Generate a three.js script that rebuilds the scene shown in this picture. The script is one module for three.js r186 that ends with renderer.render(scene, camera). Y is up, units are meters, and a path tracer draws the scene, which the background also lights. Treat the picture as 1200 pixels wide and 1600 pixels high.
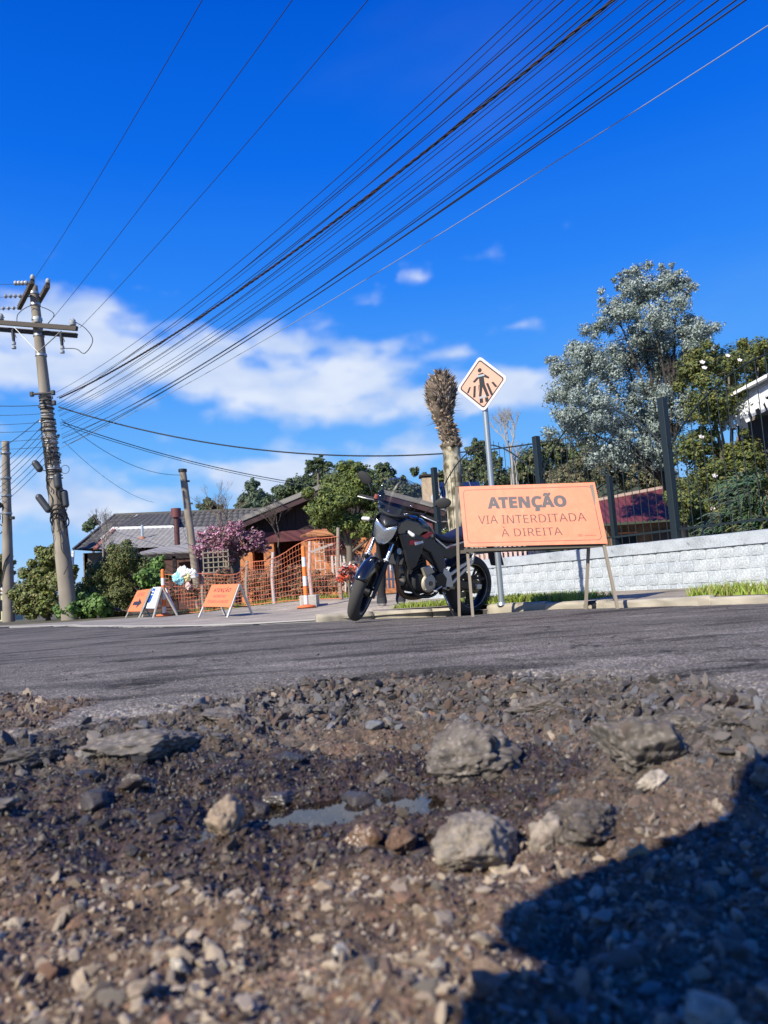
import * as THREE from 'three';
import { mergeGeometries } from 'three/addons/utils/BufferGeometryUtils.js';
import { RoundedBoxGeometry } from 'three/addons/geometries/RoundedBoxGeometry.js';
import { MarchingCubes } from 'three/addons/objects/MarchingCubes.js';

// ---------------------------------------------------------------- camera, sky, sun, exposure
const RAD = Math.PI / 180;
const camera = new THREE.PerspectiveCamera(67.2, 768 / 1024, 0.02, 2000);
camera.position.set(0, 0.28, 0);
camera.rotation.order = 'YXZ';
camera.rotation.set(5.6 * RAD, 0, -4.0 * RAD);
camera.focus = 7;
camera.userData.fStop = 4.8;
const scene = new THREE.Scene();
const renderer = new THREE.WebGLRenderer({ antialias: true });
renderer.toneMapping = THREE.LinearToneMapping;
renderer.toneMappingExposure = 1.25;
renderer.shadowMap.enabled = true;
renderer.setSize(768, 1024);

const SUN = new THREE.Vector3(-0.525, 0.588, 0.615).normalize();
const sun = new THREE.DirectionalLight(new THREE.Color(1.0, 0.94, 0.815), 5.0);
sun.name = 'sun';
sun.position.copy(SUN).multiplyScalar(60);
sun.castShadow = true;
sun.shadow.radius = 1;
Object.assign(sun.shadow.camera, { left: -40, right: 40, top: 40, bottom: -40, near: 1, far: 200 });
sun.shadow.mapSize.set(4096, 4096);
scene.add(sun, sun.target);

// ---------------------------------------------------------------- random numbers and noise
function rng(seed) { let a = seed >>> 0; return () => { a = (a + 0x6D2B79F5) | 0; let t = Math.imul(a ^ (a >>> 15), 1 | a); t = (t + Math.imul(t ^ (t >>> 7), 61 | t)) ^ t; return ((t ^ (t >>> 14)) >>> 0) / 4294967296; }; }
const PERM = (() => { const r = rng(7), p = new Uint8Array(512), q = [...Array(256).keys()]; for (let i = 255; i > 0; i--) { const j = Math.floor(r() * (i + 1)); [q[i], q[j]] = [q[j], q[i]]; } for (let i = 0; i < 512; i++) p[i] = q[i & 255]; return p; })();
const fade = (t) => t * t * t * (t * (t * 6 - 15) + 10);
const gr = (h, x, y, z) => { const u = h & 8 ? y : x, v = (h & 12) === 0 ? y : (h & 13) === 12 ? x : z; return ((h & 1) ? -u : u) + ((h & 2) ? -v : v); };
function noise(x, y, z = 0) {
  const X0 = Math.floor(x), Y0 = Math.floor(y), Z0 = Math.floor(z), X = X0 & 255, Y = Y0 & 255, Z = Z0 & 255; x -= X0; y -= Y0; z -= Z0;
  const u = fade(x), v = fade(y), w = fade(z), A = PERM[X] + Y, AA = PERM[A] + Z, AB = PERM[A + 1] + Z, B = PERM[X + 1] + Y, BA = PERM[B] + Z, BB = PERM[B + 1] + Z;
  const L = (t, a, b) => a + t * (b - a);
  return L(w, L(v, L(u, gr(PERM[AA] & 15, x, y, z), gr(PERM[BA] & 15, x - 1, y, z)), L(u, gr(PERM[AB] & 15, x, y - 1, z), gr(PERM[BB] & 15, x - 1, y - 1, z))),
    L(v, L(u, gr(PERM[AA + 1] & 15, x, y, z - 1), gr(PERM[BA + 1] & 15, x - 1, y, z - 1)), L(u, gr(PERM[AB + 1] & 15, x, y - 1, z - 1), gr(PERM[BB + 1] & 15, x - 1, y - 1, z - 1))));
}
function fbm(x, y, z = 0, o = 4) { let s = 0, a = 1, n = 0; for (let i = 0; i < o; i++) { s += a * noise(x, y, z); n += a; a *= 0.5; x = x * 2.03 + 11.7; y = y * 2.03 + 5.3; z = z * 2.03 + 2.1; } return s / n; }
const clamp = (x, a = 0, b = 1) => Math.min(b, Math.max(a, x));
const S = (a, b, x) => { const t = clamp((x - a) / (b - a)); return t * t * (3 - 2 * t); };
const mix = (a, b, t) => a + (b - a) * t;
const lin = (r, g, b) => new THREE.Color().setRGB(r, g, b);
const V = (x, y, z) => new THREE.Vector3(x, y, z);

// ---------------------------------------------------------------- the sky: clear winter blue with a bank of cumulus low down
{
  const W = 2048, H = 1024, data = new Float32Array(W * H * 4);
  const toLin = (c) => c.map((v) => Math.pow(v / 255, 2.2));
  const stops = [[0, [160, 205, 250]], [4, [144, 198, 250]], [9, [114, 182, 250]], [15, [80, 157, 248]], [22, [47, 131, 243]], [30, [21, 107, 230]], [40, [7, 88, 208]], [90, [5, 70, 172]]].map(([e, c]) => [e, toLin(c).map((v) => v * 0.83)]);
  const white = toLin([226, 235, 251]).map((v) => v * 0.82), grey = toLin([178, 203, 245]).map((v) => v * 0.8);
  // banks of cloud: azimuth, elevation, half width, half height (degrees), density
  const banks = [[-22, 18.8, 7, 2.3, 1.45], [-32, 17.0, 10, 2.8, 1.4], [-23, 16.2, 11, 1.9, 1.45], [-9, 15.8, 9, 1.9, 1.4], [-14, 17.0, 9, 2.3, 1.4], [-4.5, 15.0, 9, 1.9, 1.4], [3, 13.7, 8, 1.6, 1.35], [10, 13.4, 5, 1.8, 1.1], [-20, 8.0, 12, 2.6, 1.15], [-8, 8.4, 9, 2.4, 1.05], [1, 9.6, 6, 1.8, 0.95],
    [-27, 12.6, 3, 1.2, 0.7], [4.3, 22.3, 1.0, 0.5, 0.45], [10.2, 19.5, 2.0, 1.0, 0.72], [-3.6, 19.6, 2.6, 1.2, 0.5], [9, 22.5, 1.6, 0.5, 0.5], [2, 17.8, 4, 1.0, 0.5], [-19, 22.6, 1.4, 0.9, 0.55], [15, 24, 0.7, 0.6, 0.45], [8, 23.2, 2.6, 0.45, 0.5], [12, 18.4, 1.6, 0.8, 0.8], [-1, 20.6, 3, 0.7, 0.55], [5.5, 16.6, 3, 0.7, 0.7], [-45, 15, 10, 5, 1], [-62, 12, 12, 5, 1], [70, 13, 16, 5, 1], [110, 11, 20, 5, 1], [160, 12, 25, 5, 1], [-110, 12, 20, 5, 1], [-150, 10, 18, 5, 1]];
  for (let row = 0; row < H; row++) {
    const el = ((row + 0.5) / H - 0.5) * 180;
    let k = 0; while (k < stops.length - 2 && stops[k + 1][0] < el) k++;
    const t = clamp((Math.max(el, 0) - stops[k][0]) / (stops[k + 1][0] - stops[k][0])), base = [0, 1, 2].map((c) => mix(stops[k][1][c], stops[k + 1][1][c], t));
    for (let col = 0; col < W; col++) {
      const round = ((col + 0.5) / W - 0.5) * 2 * Math.PI, i = (row * W + col) * 4;
      const dx = Math.cos(round) * Math.cos(el * RAD), dz = Math.sin(round) * Math.cos(el * RAD);
      const az = Math.atan2(dx, -dz) / RAD;
      let d = 0;
      if (el > 0 && el < 45) {
        let m = 0;
        for (const b of banks) { let da = az - b[0]; if (da > 180) da -= 360; if (da < -180) da += 360; const q = (da / b[2]) ** 2 + ((el - b[1]) / b[3]) ** 2; if (q < 9) m = Math.max(m, b[4] * Math.exp(-q * 0.7)); }
        if (m > 0.02) {
          const wx = az + 2.2 * fbm(az * 0.25, el * 0.5, 5, 4), wy = el + 1.1 * fbm(az * 0.25 + 7, el * 0.5, 6, 4), n = fbm(wx * 0.17 + 3, wy * 0.36, 1.5, 7) * 1.25 + fbm(az * 0.05, el * 0.16, 7, 3) * 0.4;
          d = S(0.22, 0.98, m * 0.85 + n * 0.95 - 0.06) ** 1.1;
        }
        const veil = S(-0.05, 0.55, fbm(az * 0.03 + 9, el * 0.09 - az * 0.02, 4.2, 4)) * S(45, 30, el) * S(0, 6, el);
        d = Math.max(d, veil * 0.05);
        d = Math.max(d, 0.34 * S(9, 0, el) * (0.6 + 0.8 * fbm(az * 0.1, el * 0.5, 2, 4)));
      }
      const lit = clamp(0.62 + 1.1 * fbm(az * 0.2 + 1, el * 0.5 + 0.4, 9, 4) + 0.2 * noise(az * 0.07, el * 0.2, 3)), al = Math.min(0.93, d);
      for (let c = 0; c < 3; c++) data[i + c] = el < -0.4 ? [0.09, 0.085, 0.08][c] : mix(base[c], mix(grey[c], white[c], lit), al);
      data[i + 3] = 1;
    }
  }
  const tex = new THREE.DataTexture(data, W, H, THREE.RGBAFormat, THREE.FloatType);
  tex.mapping = THREE.EquirectangularReflectionMapping; tex.magFilter = THREE.LinearFilter; tex.minFilter = THREE.LinearFilter; tex.needsUpdate = true;
  scene.background = tex; scene.environment = tex;
}

// ---------------------------------------------------------------- helpers that build named objects
const taken = new Map();
function numbered(name) { const n = taken.get(name) ?? 0; taken.set(name, n + 1); return n ? `${name}_${String(n).padStart(3, '0')}` : name; }
function shade(o) { o.traverse((m) => { if (m.isMesh) { m.castShadow = true; m.receiveShadow = true; } }); return o; }
function thing(name, label, category, [x, y, z] = [0, 0, 0], turn = 0, group) {
  const o = new THREE.Group(); o.name = numbered(name); o.position.set(x, y, z); o.rotation.y = turn;
  o.userData = { label, category }; if (group) o.userData.group = group; scene.add(o); return o;
}
function part(name, geo, mat, parent) { const m = new THREE.Mesh(geo, mat); m.name = name; m.castShadow = m.receiveShadow = true; (parent ?? scene).add(m); return m; }
function solo(name, label, category, geo, mat, group) { const m = part(numbered(name), geo, mat); m.userData = { label, category }; if (group) m.userData.group = group; return m; }
function structure(name, geo, mat) { const m = part(numbered(name), geo, mat); m.userData = { kind: 'structure' }; return m; }
function holder(name) { const g = new THREE.Group(); g.name = numbered(name); g.userData = { kind: 'structure' }; scene.add(g); return g; }

// geometries
function clean(g, keepColor) { if (g.index) g = g.toNonIndexed(); for (const k of Object.keys(g.attributes)) if (!['position', 'normal', 'uv'].includes(k) && !(keepColor && k === 'color')) g.deleteAttribute(k); if (!g.attributes.uv) g.setAttribute('uv', new THREE.BufferAttribute(new Float32Array(g.attributes.position.count * 2), 2)); return g; }
function merge(list, keepColor) { return mergeGeometries(list.map((g) => clean(g, keepColor)), false); }
function box(w, h, d, x = 0, y = 0, z = 0, rx = 0, ry = 0, rz = 0) { const g = new THREE.BoxGeometry(w, h, d); if (rx || ry || rz) g.applyMatrix4(new THREE.Matrix4().makeRotationFromEuler(new THREE.Euler(rx, ry, rz))); return g.translate(x, y, z); }
function rbox(w, h, d, x = 0, y = 0, z = 0, r = 0.006, rx = 0, ry = 0, rz = 0) { const g = new RoundedBoxGeometry(w, h, d, 2, Math.min(r, w / 2.01, h / 2.01, d / 2.01)); if (rx || ry || rz) g.applyMatrix4(new THREE.Matrix4().makeRotationFromEuler(new THREE.Euler(rx, ry, rz))); return g.translate(x, y, z); }
function rod(a, b, r0, r1 = r0, n = 10, open = false) { const d = b.clone().sub(a), g = new THREE.CylinderGeometry(r1, r0, d.length(), n, 1, open); g.applyQuaternion(new THREE.Quaternion().setFromUnitVectors(V(0, 1, 0), d.clone().normalize())); const m = a.clone().add(b).multiplyScalar(0.5); return g.translate(m.x, m.y, m.z); }
function bar(a, b, w, h) { const d = b.clone().sub(a), g = new THREE.BoxGeometry(w, h, d.length()); g.applyMatrix4(new THREE.Matrix4().lookAt(b, a, Math.abs(d.clone().normalize().y) > 0.98 ? V(1, 0, 0) : V(0, 1, 0))); const m = a.clone().add(b).multiplyScalar(0.5); return g.translate(m.x, m.y, m.z); }
function tube(pts, r, seg = 40, n = 6, closed = false) { return new THREE.TubeGeometry(new THREE.CatmullRomCurve3(pts, closed), seg, r, n, closed); }
function poly(pts) { const s = new THREE.Shape(); pts.forEach(([x, y], i) => (i ? s.lineTo(x, y) : s.moveTo(x, y))); s.closePath(); return s; }
function slab(pts, depth, bevel = 0) { return new THREE.ExtrudeGeometry(Array.isArray(pts) ? poly(pts) : pts, { depth, bevelEnabled: bevel > 0, bevelThickness: bevel, bevelSize: bevel, bevelSegments: 2, curveSegments: 12 }); }
// closed loft through rings of points (all of one length)
function loft(rings, capped = true) {
  const n = rings[0].length, pos = [], idx = [];
  rings.forEach((r) => r.forEach((p) => pos.push(p.x, p.y, p.z)));
  for (let i = 0; i < rings.length - 1; i++) for (let j = 0; j < n; j++) { const a = i * n + j, b = i * n + (j + 1) % n, c = a + n, d = b + n; idx.push(a, b, c, b, d, c); }
  if (capped) for (const [i, flip] of [[0, 1], [rings.length - 1, 0]]) { const c = rings[i].reduce((s, p) => s.add(p), V(0, 0, 0)).divideScalar(n), k = pos.length / 3; pos.push(c.x, c.y, c.z); for (let j = 0; j < n; j++) { const a = i * n + j, b = i * n + (j + 1) % n; flip ? idx.push(k, b, a) : idx.push(k, a, b); } }
  const g = new THREE.BufferGeometry(); g.setAttribute('position', new THREE.Float32BufferAttribute(pos, 3)); g.setIndex(idx); g.computeVertexNormals();
  const uv = new Float32Array(pos.length / 3 * 2); g.setAttribute('uv', new THREE.BufferAttribute(uv, 2)); return g;
}
function sheet(rows) { const n = rows[0].length, pos = [], idx = []; rows.forEach((r) => r.forEach((p) => pos.push(p.x, p.y, p.z))); for (let i = 0; i < rows.length - 1; i++) for (let j = 0; j < n - 1; j++) { const a = i * n + j, c = a + n; idx.push(a, a + 1, c, a + 1, c + 1, c); } const g = new THREE.BufferGeometry(); g.setAttribute('position', new THREE.Float32BufferAttribute(pos, 3)); g.setIndex(idx); g.computeVertexNormals(); g.setAttribute('uv', new THREE.Float32BufferAttribute(new Float32Array(pos.length / 3 * 2), 2)); return g; }
// a tapering limb or trunk along points with radii, bent and rough
function limb(pts, radii, n = 8, rough = 0, seed = 0) {
  const rings = []; let u = V(1, 0, 0.2).normalize();
  pts.forEach((p, i) => {
    const d = (pts[i + 1] ?? p).clone().sub(pts[i - 1] ?? p).normalize(); u.sub(d.clone().multiplyScalar(u.dot(d))).normalize(); const w = d.clone().cross(u), ring = [];
    for (let j = 0; j < n; j++) { const a = -j / n * 2 * Math.PI, r = radii[i] * (1 + rough * noise(Math.cos(a) * 2 + seed, p.y * 6, Math.sin(a) * 2 + seed)); ring.push(p.clone().addScaledVector(u, Math.cos(a) * r).addScaledVector(w, Math.sin(a) * r)); }
    rings.push(ring);
  });
  return loft(rings);
}
// uv in metres from the dominant axis of every face
function metreUV(g, s = 1) { g = g.index ? g.toNonIndexed() : g; if (!g.attributes.normal) g.computeVertexNormals(); const p = g.attributes.position, n = g.attributes.normal, uv = new Float32Array(p.count * 2); for (let i = 0; i < p.count; i++) { const ax = Math.abs(n.getX(i)), ay = Math.abs(n.getY(i)), az = Math.abs(n.getZ(i)); const [u, v] = ay > ax && ay > az ? [p.getX(i), p.getZ(i)] : ax > az ? [p.getZ(i), p.getY(i)] : [p.getX(i), p.getY(i)]; uv[i * 2] = u * s; uv[i * 2 + 1] = v * s; } g.setAttribute('uv', new THREE.BufferAttribute(uv, 2)); return g; }
function paint(g, fn) { const p = g.attributes.position, c = new Float32Array(p.count * 3); for (let i = 0; i < p.count; i++) { const k = fn(p.getX(i), p.getY(i), p.getZ(i), i); c[i * 3] = k[0]; c[i * 3 + 1] = k[1]; c[i * 3 + 2] = k[2]; } g.setAttribute('color', new THREE.BufferAttribute(c, 3)); return g; }

// textures
function dataTex(n, fn, srgb = true, rep = 1) {
  const d = new Uint8Array(n * n * 4);
  for (let y = 0; y < n; y++) for (let x = 0; x < n; x++) { const c = fn(x / n, y / n, x, y), i = (y * n + x) * 4; d[i] = clamp(c[0]) * 255; d[i + 1] = clamp(c[1]) * 255; d[i + 2] = clamp(c[2]) * 255; d[i + 3] = 255; }
  const t = new THREE.DataTexture(d, n, n, THREE.RGBAFormat); t.wrapS = t.wrapT = THREE.RepeatWrapping; t.magFilter = THREE.LinearFilter; t.minFilter = THREE.LinearMipmapLinearFilter; t.generateMipmaps = true; if (srgb) t.colorSpace = THREE.SRGBColorSpace; t.repeat.set(rep, rep); t.needsUpdate = true; return t;
}
function canvasTex(w, h, draw) { const c = document.createElement('canvas'); c.width = w; c.height = h; draw(c.getContext('2d'), w, h); const t = new THREE.CanvasTexture(c); t.colorSpace = THREE.SRGBColorSpace; return t; }
// tileable noise on the unit square: a torus in 3D noise would cost more, so blend two shifted copies
function tile(fn) { return (u, v) => { const a = S(0, 1, u), b = S(0, 1, v); return mix(mix(fn(u + 1, v + 1), fn(u, v + 1), a), mix(fn(u + 1, v), fn(u, v), a), b); }; }
// random cells (aggregate): nearest cell's value and distance, tileable
function cells(n, seed) {
  const r = rng(seed), pts = []; for (let i = 0; i < n * n; i++) pts.push([r(), r(), r(), r()]);
  return (u, v) => { const x = u * n, y = v * n, X = Math.floor(x), Y = Math.floor(y); let best = 9, second = 9, val = 0, val2 = 0; for (let j = -1; j <= 1; j++) for (let i = -1; i <= 1; i++) { const p = pts[((Y + j + n) % n) * n + ((X + i + n) % n)], d = Math.hypot(X + i + p[0] - x, Y + j + p[1] - y) / (0.55 + 0.9 * p[3]); if (d < best) { second = best; best = d; val = p[2]; val2 = p[3]; } else if (d < second) second = d; } return [best, val, second - best, val2]; };
}
const M = {};
function std(color, roughness = 0.8, metalness = 0, extra = {}) { const m = new THREE.MeshStandardMaterial({ roughness, metalness, ...extra }); m.color.setRGB(...color); return m; }

// ================================================================ GROUND
// edge of the new asphalt: kerb on the right, seam with the old paving on the left
const EDGE = [[-60, -78], [-20, -31], [-8.75, -17.6], [-6.35, -15], [-3.66, -10.8], [-2.58, -9.4], [-1.43, -8.25], [-0.54, -8.05], [-0.15, -8.2], [0.53, -8.2], [0.93, -7.8], [1.18, -7.55], [1.6, -6.8], [1.82, -6.4], [2.27, -5.9], [2.64, -5.45], [6.5, -0.8], [14, 8.3], [40, 40]];
function zEdge(x) { let k = 0; while (k < EDGE.length - 2 && EDGE[k + 1][0] < x) k++; const [a, b] = [EDGE[k], EDGE[k + 1]]; return mix(a[1], b[1], (x - a[0]) / (b[0] - a[0])); }
// the land beyond the edge
function land(x, z) {
  return -0.012 + 0.13 * S(14.6, 16.6, -z) * S(-5.2, -1.8, x) + 0.08 * S(8.3, 9.2, -z) * S(-1.2, -0.2, x) * S(14, 11, -z) + 0.02 * fbm(x * 0.3, z * 0.3, 4, 3);
}
// outline of the pothole
const HOLE = [[-1.5, -1.05], [-1.12, -1.5], [-0.86, -1.92], [-0.62, -2.1], [-0.40, -2.38], [-0.22, -2.54], [0.165, -2.45], [0.51, -2.23], [0.76, -1.92], [0.74, -1.55], [0.98, -1.15], [1.4, -0.7], [1.7, 0.9], [-1.9, 0.9]];
function holeDist(x, z) { // positive inside, metres to the outline
  let d = 1e9, inside = false;
  for (let i = 0, j = HOLE.length - 1; i < HOLE.length; j = i++) {
    const [xi, zi] = HOLE[i], [xj, zj] = HOLE[j]; if ((zi > z) !== (zj > z) && x < ((xj - xi) * (z - zi)) / (zj - zi) + xi) inside = !inside;
    const ex = xj - xi, ez = zj - zi, t = clamp(((x - xi) * ex + (z - zi) * ez) / (ex * ex + ez * ez)), q = Math.hypot(x - xi - t * ex, z - zi - t * ez); if (q < d) d = q;
  }
  return inside ? d : -d;
}
function holeAt(x, z) { return holeDist(x, z) + 0.10 * fbm(x * 4.2, z * 4.2, 3, 4) + 0.035 * noise(x * 14, z * 14, 6) + 0.018 * noise(x * 31, z * 31, 1); }
const WATER = -0.1375;
function bed(x, z, h) { // depth profile: a broken step of asphalt, then a bank of loose stone running down to the wet middle
  const step = (0.022 * S(-0.012, 0.05, h) + 0.036 * S(0.03, 0.16, h)) * (1 + 0.5 * noise(x * 9, z * 9, 5));
  const bank = 0.075 * S(0.05, 0.78, h) * S(-0.35, -1.0, z);
  const rise = 0.02 * S(-1.0, -0.5, z);
  return -(step + bank) + rise * S(0.1, 0.4, h);
}
function ground(x, z) { // the surface of road and pothole
  const e = zEdge(x) - z, r2 = Math.hypot(x, z + 1.5);
  let y = -0.018 * S(4.2, 6, -z) - 0.05 * Math.exp(-(((x - 0.8) / 1.1) ** 2)) * S(6.9, 7.9, -z);
  y += 0.006 * fbm(x * 0.9, z * 0.9, 1, 3) * S(9, 5, r2);
  if (e > 0) y -= 0.3 * S(0.06, 0.5, e);
  if (r2 < 7) {
    const h = r2 < 3.4 ? holeAt(x, z) : -1;
    const k = S(7, 4.5, r2);
    if (h > -0.02) {
      y += bed(x, z, h);
      const inn = S(0, 0.1, h);
      y += inn * (0.022 * fbm(x * 6, z * 6, 2, 3) + 0.012 * noise(x * 16, z * 16, 8) + 0.009 * fbm(x * 38, z * 38, 5, 3));
      // the hollow where the water stands
      const q = ((x + 0.13) / 0.24) ** 2 + ((z + 1.51) / 0.10) ** 2; y -= 0.024 * Math.exp(-q * 1.2) * inn;
    }
    const out = S(0.03, -0.05, h);
    // worn asphalt: ridges along the road, stones standing out, cracked lip
    y += k * out * (0.0035 * noise(x * 5 + z * 2.5, z * 9) + 0.0022 * fbm(x * 21, z * 30, 3, 3) + 0.0013 * noise(x * 95, z * 95));
    if (h > -0.22) { const c = Math.abs(fbm(x * 7, z * 7, 12, 3)); y -= out * S(-0.22, -0.02, h) * (0.012 * S(0.05, 0.0, c) + 0.012 * S(-0.16, 0.0, h)); }
    // loose dirt thrown over the road on the left
    const dirt = dirtMask(x, z); if (dirt > 0) y += dirt * out * (0.008 + 0.007 * fbm(x * 12, z * 12, 6, 3));
  }
  return y;
}
function dirtMask(x, z) { // brown grit lying on the asphalt, left of the hole
  const q = S(1.0, 0.35, Math.hypot((x + 1.55) / 0.95, (z + 2.15) / 0.75)); return S(0.25, 0.6, q + 0.55 * fbm(x * 3.2, z * 3.2, 21, 4)) * S(-0.3, -0.9, x);
}
function wetMask(x, z) { return S(0.3, 0.62, S(1.35, 0.25, Math.hypot((x + 0.26) / 0.72, (z + 1.54) / 0.46)) + 0.4 * fbm(x * 4.5, z * 4.5, 31, 4)); }

const aggregate = cells(110, 5), fineCells = cells(60, 6);
const n1 = tile((u, v) => fbm(u * 6, v * 6, 3, 4)), n2 = tile((u, v) => fbm(u * 40, v * 40, 5, 2));
const asphaltMap = dataTex(1024, (u, v) => { const c = aggregate(u, v), s = c[0] < 0.5 ? 0.62 + 0.36 * (c[1] - 0.4) : 0.5, g = s + 0.10 * n1(u, v) + 0.08 * n2(u, v); return [g * 1.0, g * 0.985, g * 0.975]; });
const asphaltBump = dataTex(1024, (u, v) => { const c = aggregate(u, v); const g = clamp(0.75 - c[0] * 0.75) * (0.6 + 0.4 * c[1]) + 0.15 * n2(u, v); return [g, g, g]; }, false);
const soilMap = dataTex(1024, (u, v) => { const c = fineCells(u, v), a = aggregate(u, v), s = 0.58 + 0.22 * (a[1] - 0.5) + (c[0] < 0.32 ? 0.25 * (c[1] - 0.3) : 0) + 0.18 * n1(u, v); return [s, s * (0.955 + 0.05 * c[3]), s * (0.91 + 0.08 * a[3])]; });
const soilBump = dataTex(1024, (u, v) => { const c = fineCells(u, v), a = aggregate(u, v), g = 0.5 * clamp(0.9 - c[0]) + 0.35 * clamp(0.8 - a[0]) + 0.15 * n2(u, v); return [g, g, g]; }, false);
M.asphalt = new THREE.MeshPhysicalMaterial({ vertexColors: true, map: asphaltMap, bumpMap: asphaltBump, bumpScale: 0.0035, roughness: 0.9, specularIntensity: 0.3 });
M.soil = new THREE.MeshStandardMaterial({ vertexColors: true, map: soilMap, bumpMap: soilBump, bumpScale: 0.005, roughness: 0.95 });
M.mud = new THREE.MeshStandardMaterial({ vertexColors: true, map: soilMap, bumpMap: soilBump, bumpScale: 0.005, roughness: 0.55 });
{
  const line = (spans) => { const o = []; for (const [a, b, s0, s1] of spans) { let p = a; while (p < b - 1e-6) { o.push(p); const t = (p - a) / (b - a); p += mix(s0, s1, t); } } o.push(spans.at(-1)[1]); return o; };
  const xs = line([[-60, -10, 6, 1], [-10, -2.4, 0.5, 0.06], [-2.4, -1.0, 0.03, 0.007], [-1.0, 1.0, 0.0058, 0.0058], [1.0, 2.2, 0.008, 0.03], [2.2, 12, 0.08, 1], [12, 40, 2, 5]]);
  const zs = line([[-78, -14, 6, 0.6], [-14, -8.6, 0.4, 0.12], [-8.6, -4, 0.06, 0.035], [-4, -2.65, 0.02, 0.009], [-2.65, -0.5, 0.0062, 0.0042], [-0.5, 0.2, 0.008, 0.03], [0.2, 6, 0.08, 0.8], [6, 40, 2, 6]]);
  const nx = xs.length, nz = zs.length, pos = new Float32Array(nx * nz * 3), col = new Float32Array(nx * nz * 3), uv = new Float32Array(nx * nz * 2), kind = new Uint8Array(nx * nz);
  for (let j = 0; j < nz; j++) for (let i = 0; i < nx; i++) {
    const x = xs[i], z = zs[j], k = j * nx + i, near = Math.hypot(x, z + 1.5) < 3.4, h = near ? holeAt(x, z) : -1;
    pos[k * 3] = x; pos[k * 3 + 1] = ground(x, z); pos[k * 3 + 2] = z; uv[k * 2] = x / 0.8; uv[k * 2 + 1] = z / 0.8;
    const dirt = near ? dirtMask(x, z) : 0;
    let c;
    if (h > 0.012 || dirt > 0.45) { // soil
      const wet = wetMask(x, z) * S(0.1, 0.3, h), v = 0.75 + 0.8 * fbm(x * 5, z * 5, 14, 4) + 0.3 * noise(x * 60, z * 60, 2), rust = S(0.15, 0.5, fbm(x * 9 + 4, z * 9, 17, 3));
      const dry = [mix(0.15, 0.165, rust) * v, mix(0.1, 0.088, rust) * v, mix(0.068, 0.048, rust) * v], dark = [0.055 * v, 0.037 * v, 0.027 * v];
      const grit = S(0.7, 0.1, h) * S(-0.8, -1.4, z); // broken asphalt and grit below the lip
      c = [0, 1, 2].map((q) => mix(mix(dry[q], [0.09, 0.074, 0.062][q] * v, grit * (1 - dirt)), dark[q], wet)); kind[k] = wet > 0.5 ? 2 : 1;
    } else {
      const patch = fbm(x * 0.5 + z * 0.25, z * 1.1, 40, 4), streak = fbm(x * 0.9, z * 7, 41, 3), tar = S(0.1, 0.42, fbm(x * 0.8, z * 2.6, 44, 4)) * S(-8, -3, z * 1) ;
      const v = 1 + 0.5 * patch + 0.4 * streak, worn = S(-2.9, -2.45, z) * S(2.6, 1.6, Math.hypot(x, z + 1.6));
      const b = mix(0.105, 0.135, worn) * v * (1 - 0.58 * S(0.02, 0.28, fbm(x * 0.9 + z * 0.5, z * 2.6, 44, 5))) * (1 + 0.35 * S(0.1, 0.4, fbm(x * 1.7 + 3, z * 4, 47, 4))) * (1 - 0.65 * S(0.03, 0.0, Math.abs(fbm(x * 1.2, z * 1.9, 60, 5))) * S(-0.05, 0.15, fbm(x * 0.7, z * 0.7, 63, 2)));
      c = [b * 1.16, b * 1.06, b * 0.93]; const d = S(0.1, 0.45, dirt); c = c.map((q, n) => mix(q, [0.16, 0.118, 0.09][n], d * 0.7)); kind[k] = 0;
    }
    col.set(c.map((q) => Math.max(0.01, q) / 0.27), k * 3); // 0.27: the mean of the grain map
  }
  const ids = [[], [], []];
  for (let j = 0; j < nz - 1; j++) for (let i = 0; i < nx - 1; i++) { const a = j * nx + i, b = a + 1, c = a + nx, d = c + 1; if (zs[j + 1] < zEdge(xs[i]) - 2 && zs[j + 1] < zEdge(xs[i + 1]) - 2) continue; ids[kind[a]].push(a, c, b, b, c, d); }
  const g = new THREE.BufferGeometry(); g.setAttribute('position', new THREE.BufferAttribute(pos, 3)); g.setAttribute('color', new THREE.BufferAttribute(col, 3)); g.setAttribute('uv', new THREE.BufferAttribute(uv, 2));
  const flat = new Uint32Array(ids[0].length + ids[1].length + ids[2].length); let o = 0; ids.forEach((l, q) => { flat.set(l, o); g.addGroup(o, l.length, q); o += l.length; });
  g.setIndex(new THREE.BufferAttribute(flat, 1)); g.computeVertexNormals();
  structure('road', g, [M.asphalt, M.soil, M.mud]);
}
// water in the bottom of the hole
{
  const s = new THREE.PlaneGeometry(0.6, 0.36, 1, 1); s.rotateX(-Math.PI / 2); s.translate(-0.14, WATER, -1.5);
  M.water = new THREE.MeshPhysicalMaterial({ roughness: 0.03, transmission: 1, thickness: 0.0, ior: 1.33, color: 0xffffff }); M.water.color.setRGB(0.55, 0.5, 0.44);
  structure('puddle_water', s, M.water);
}

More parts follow.
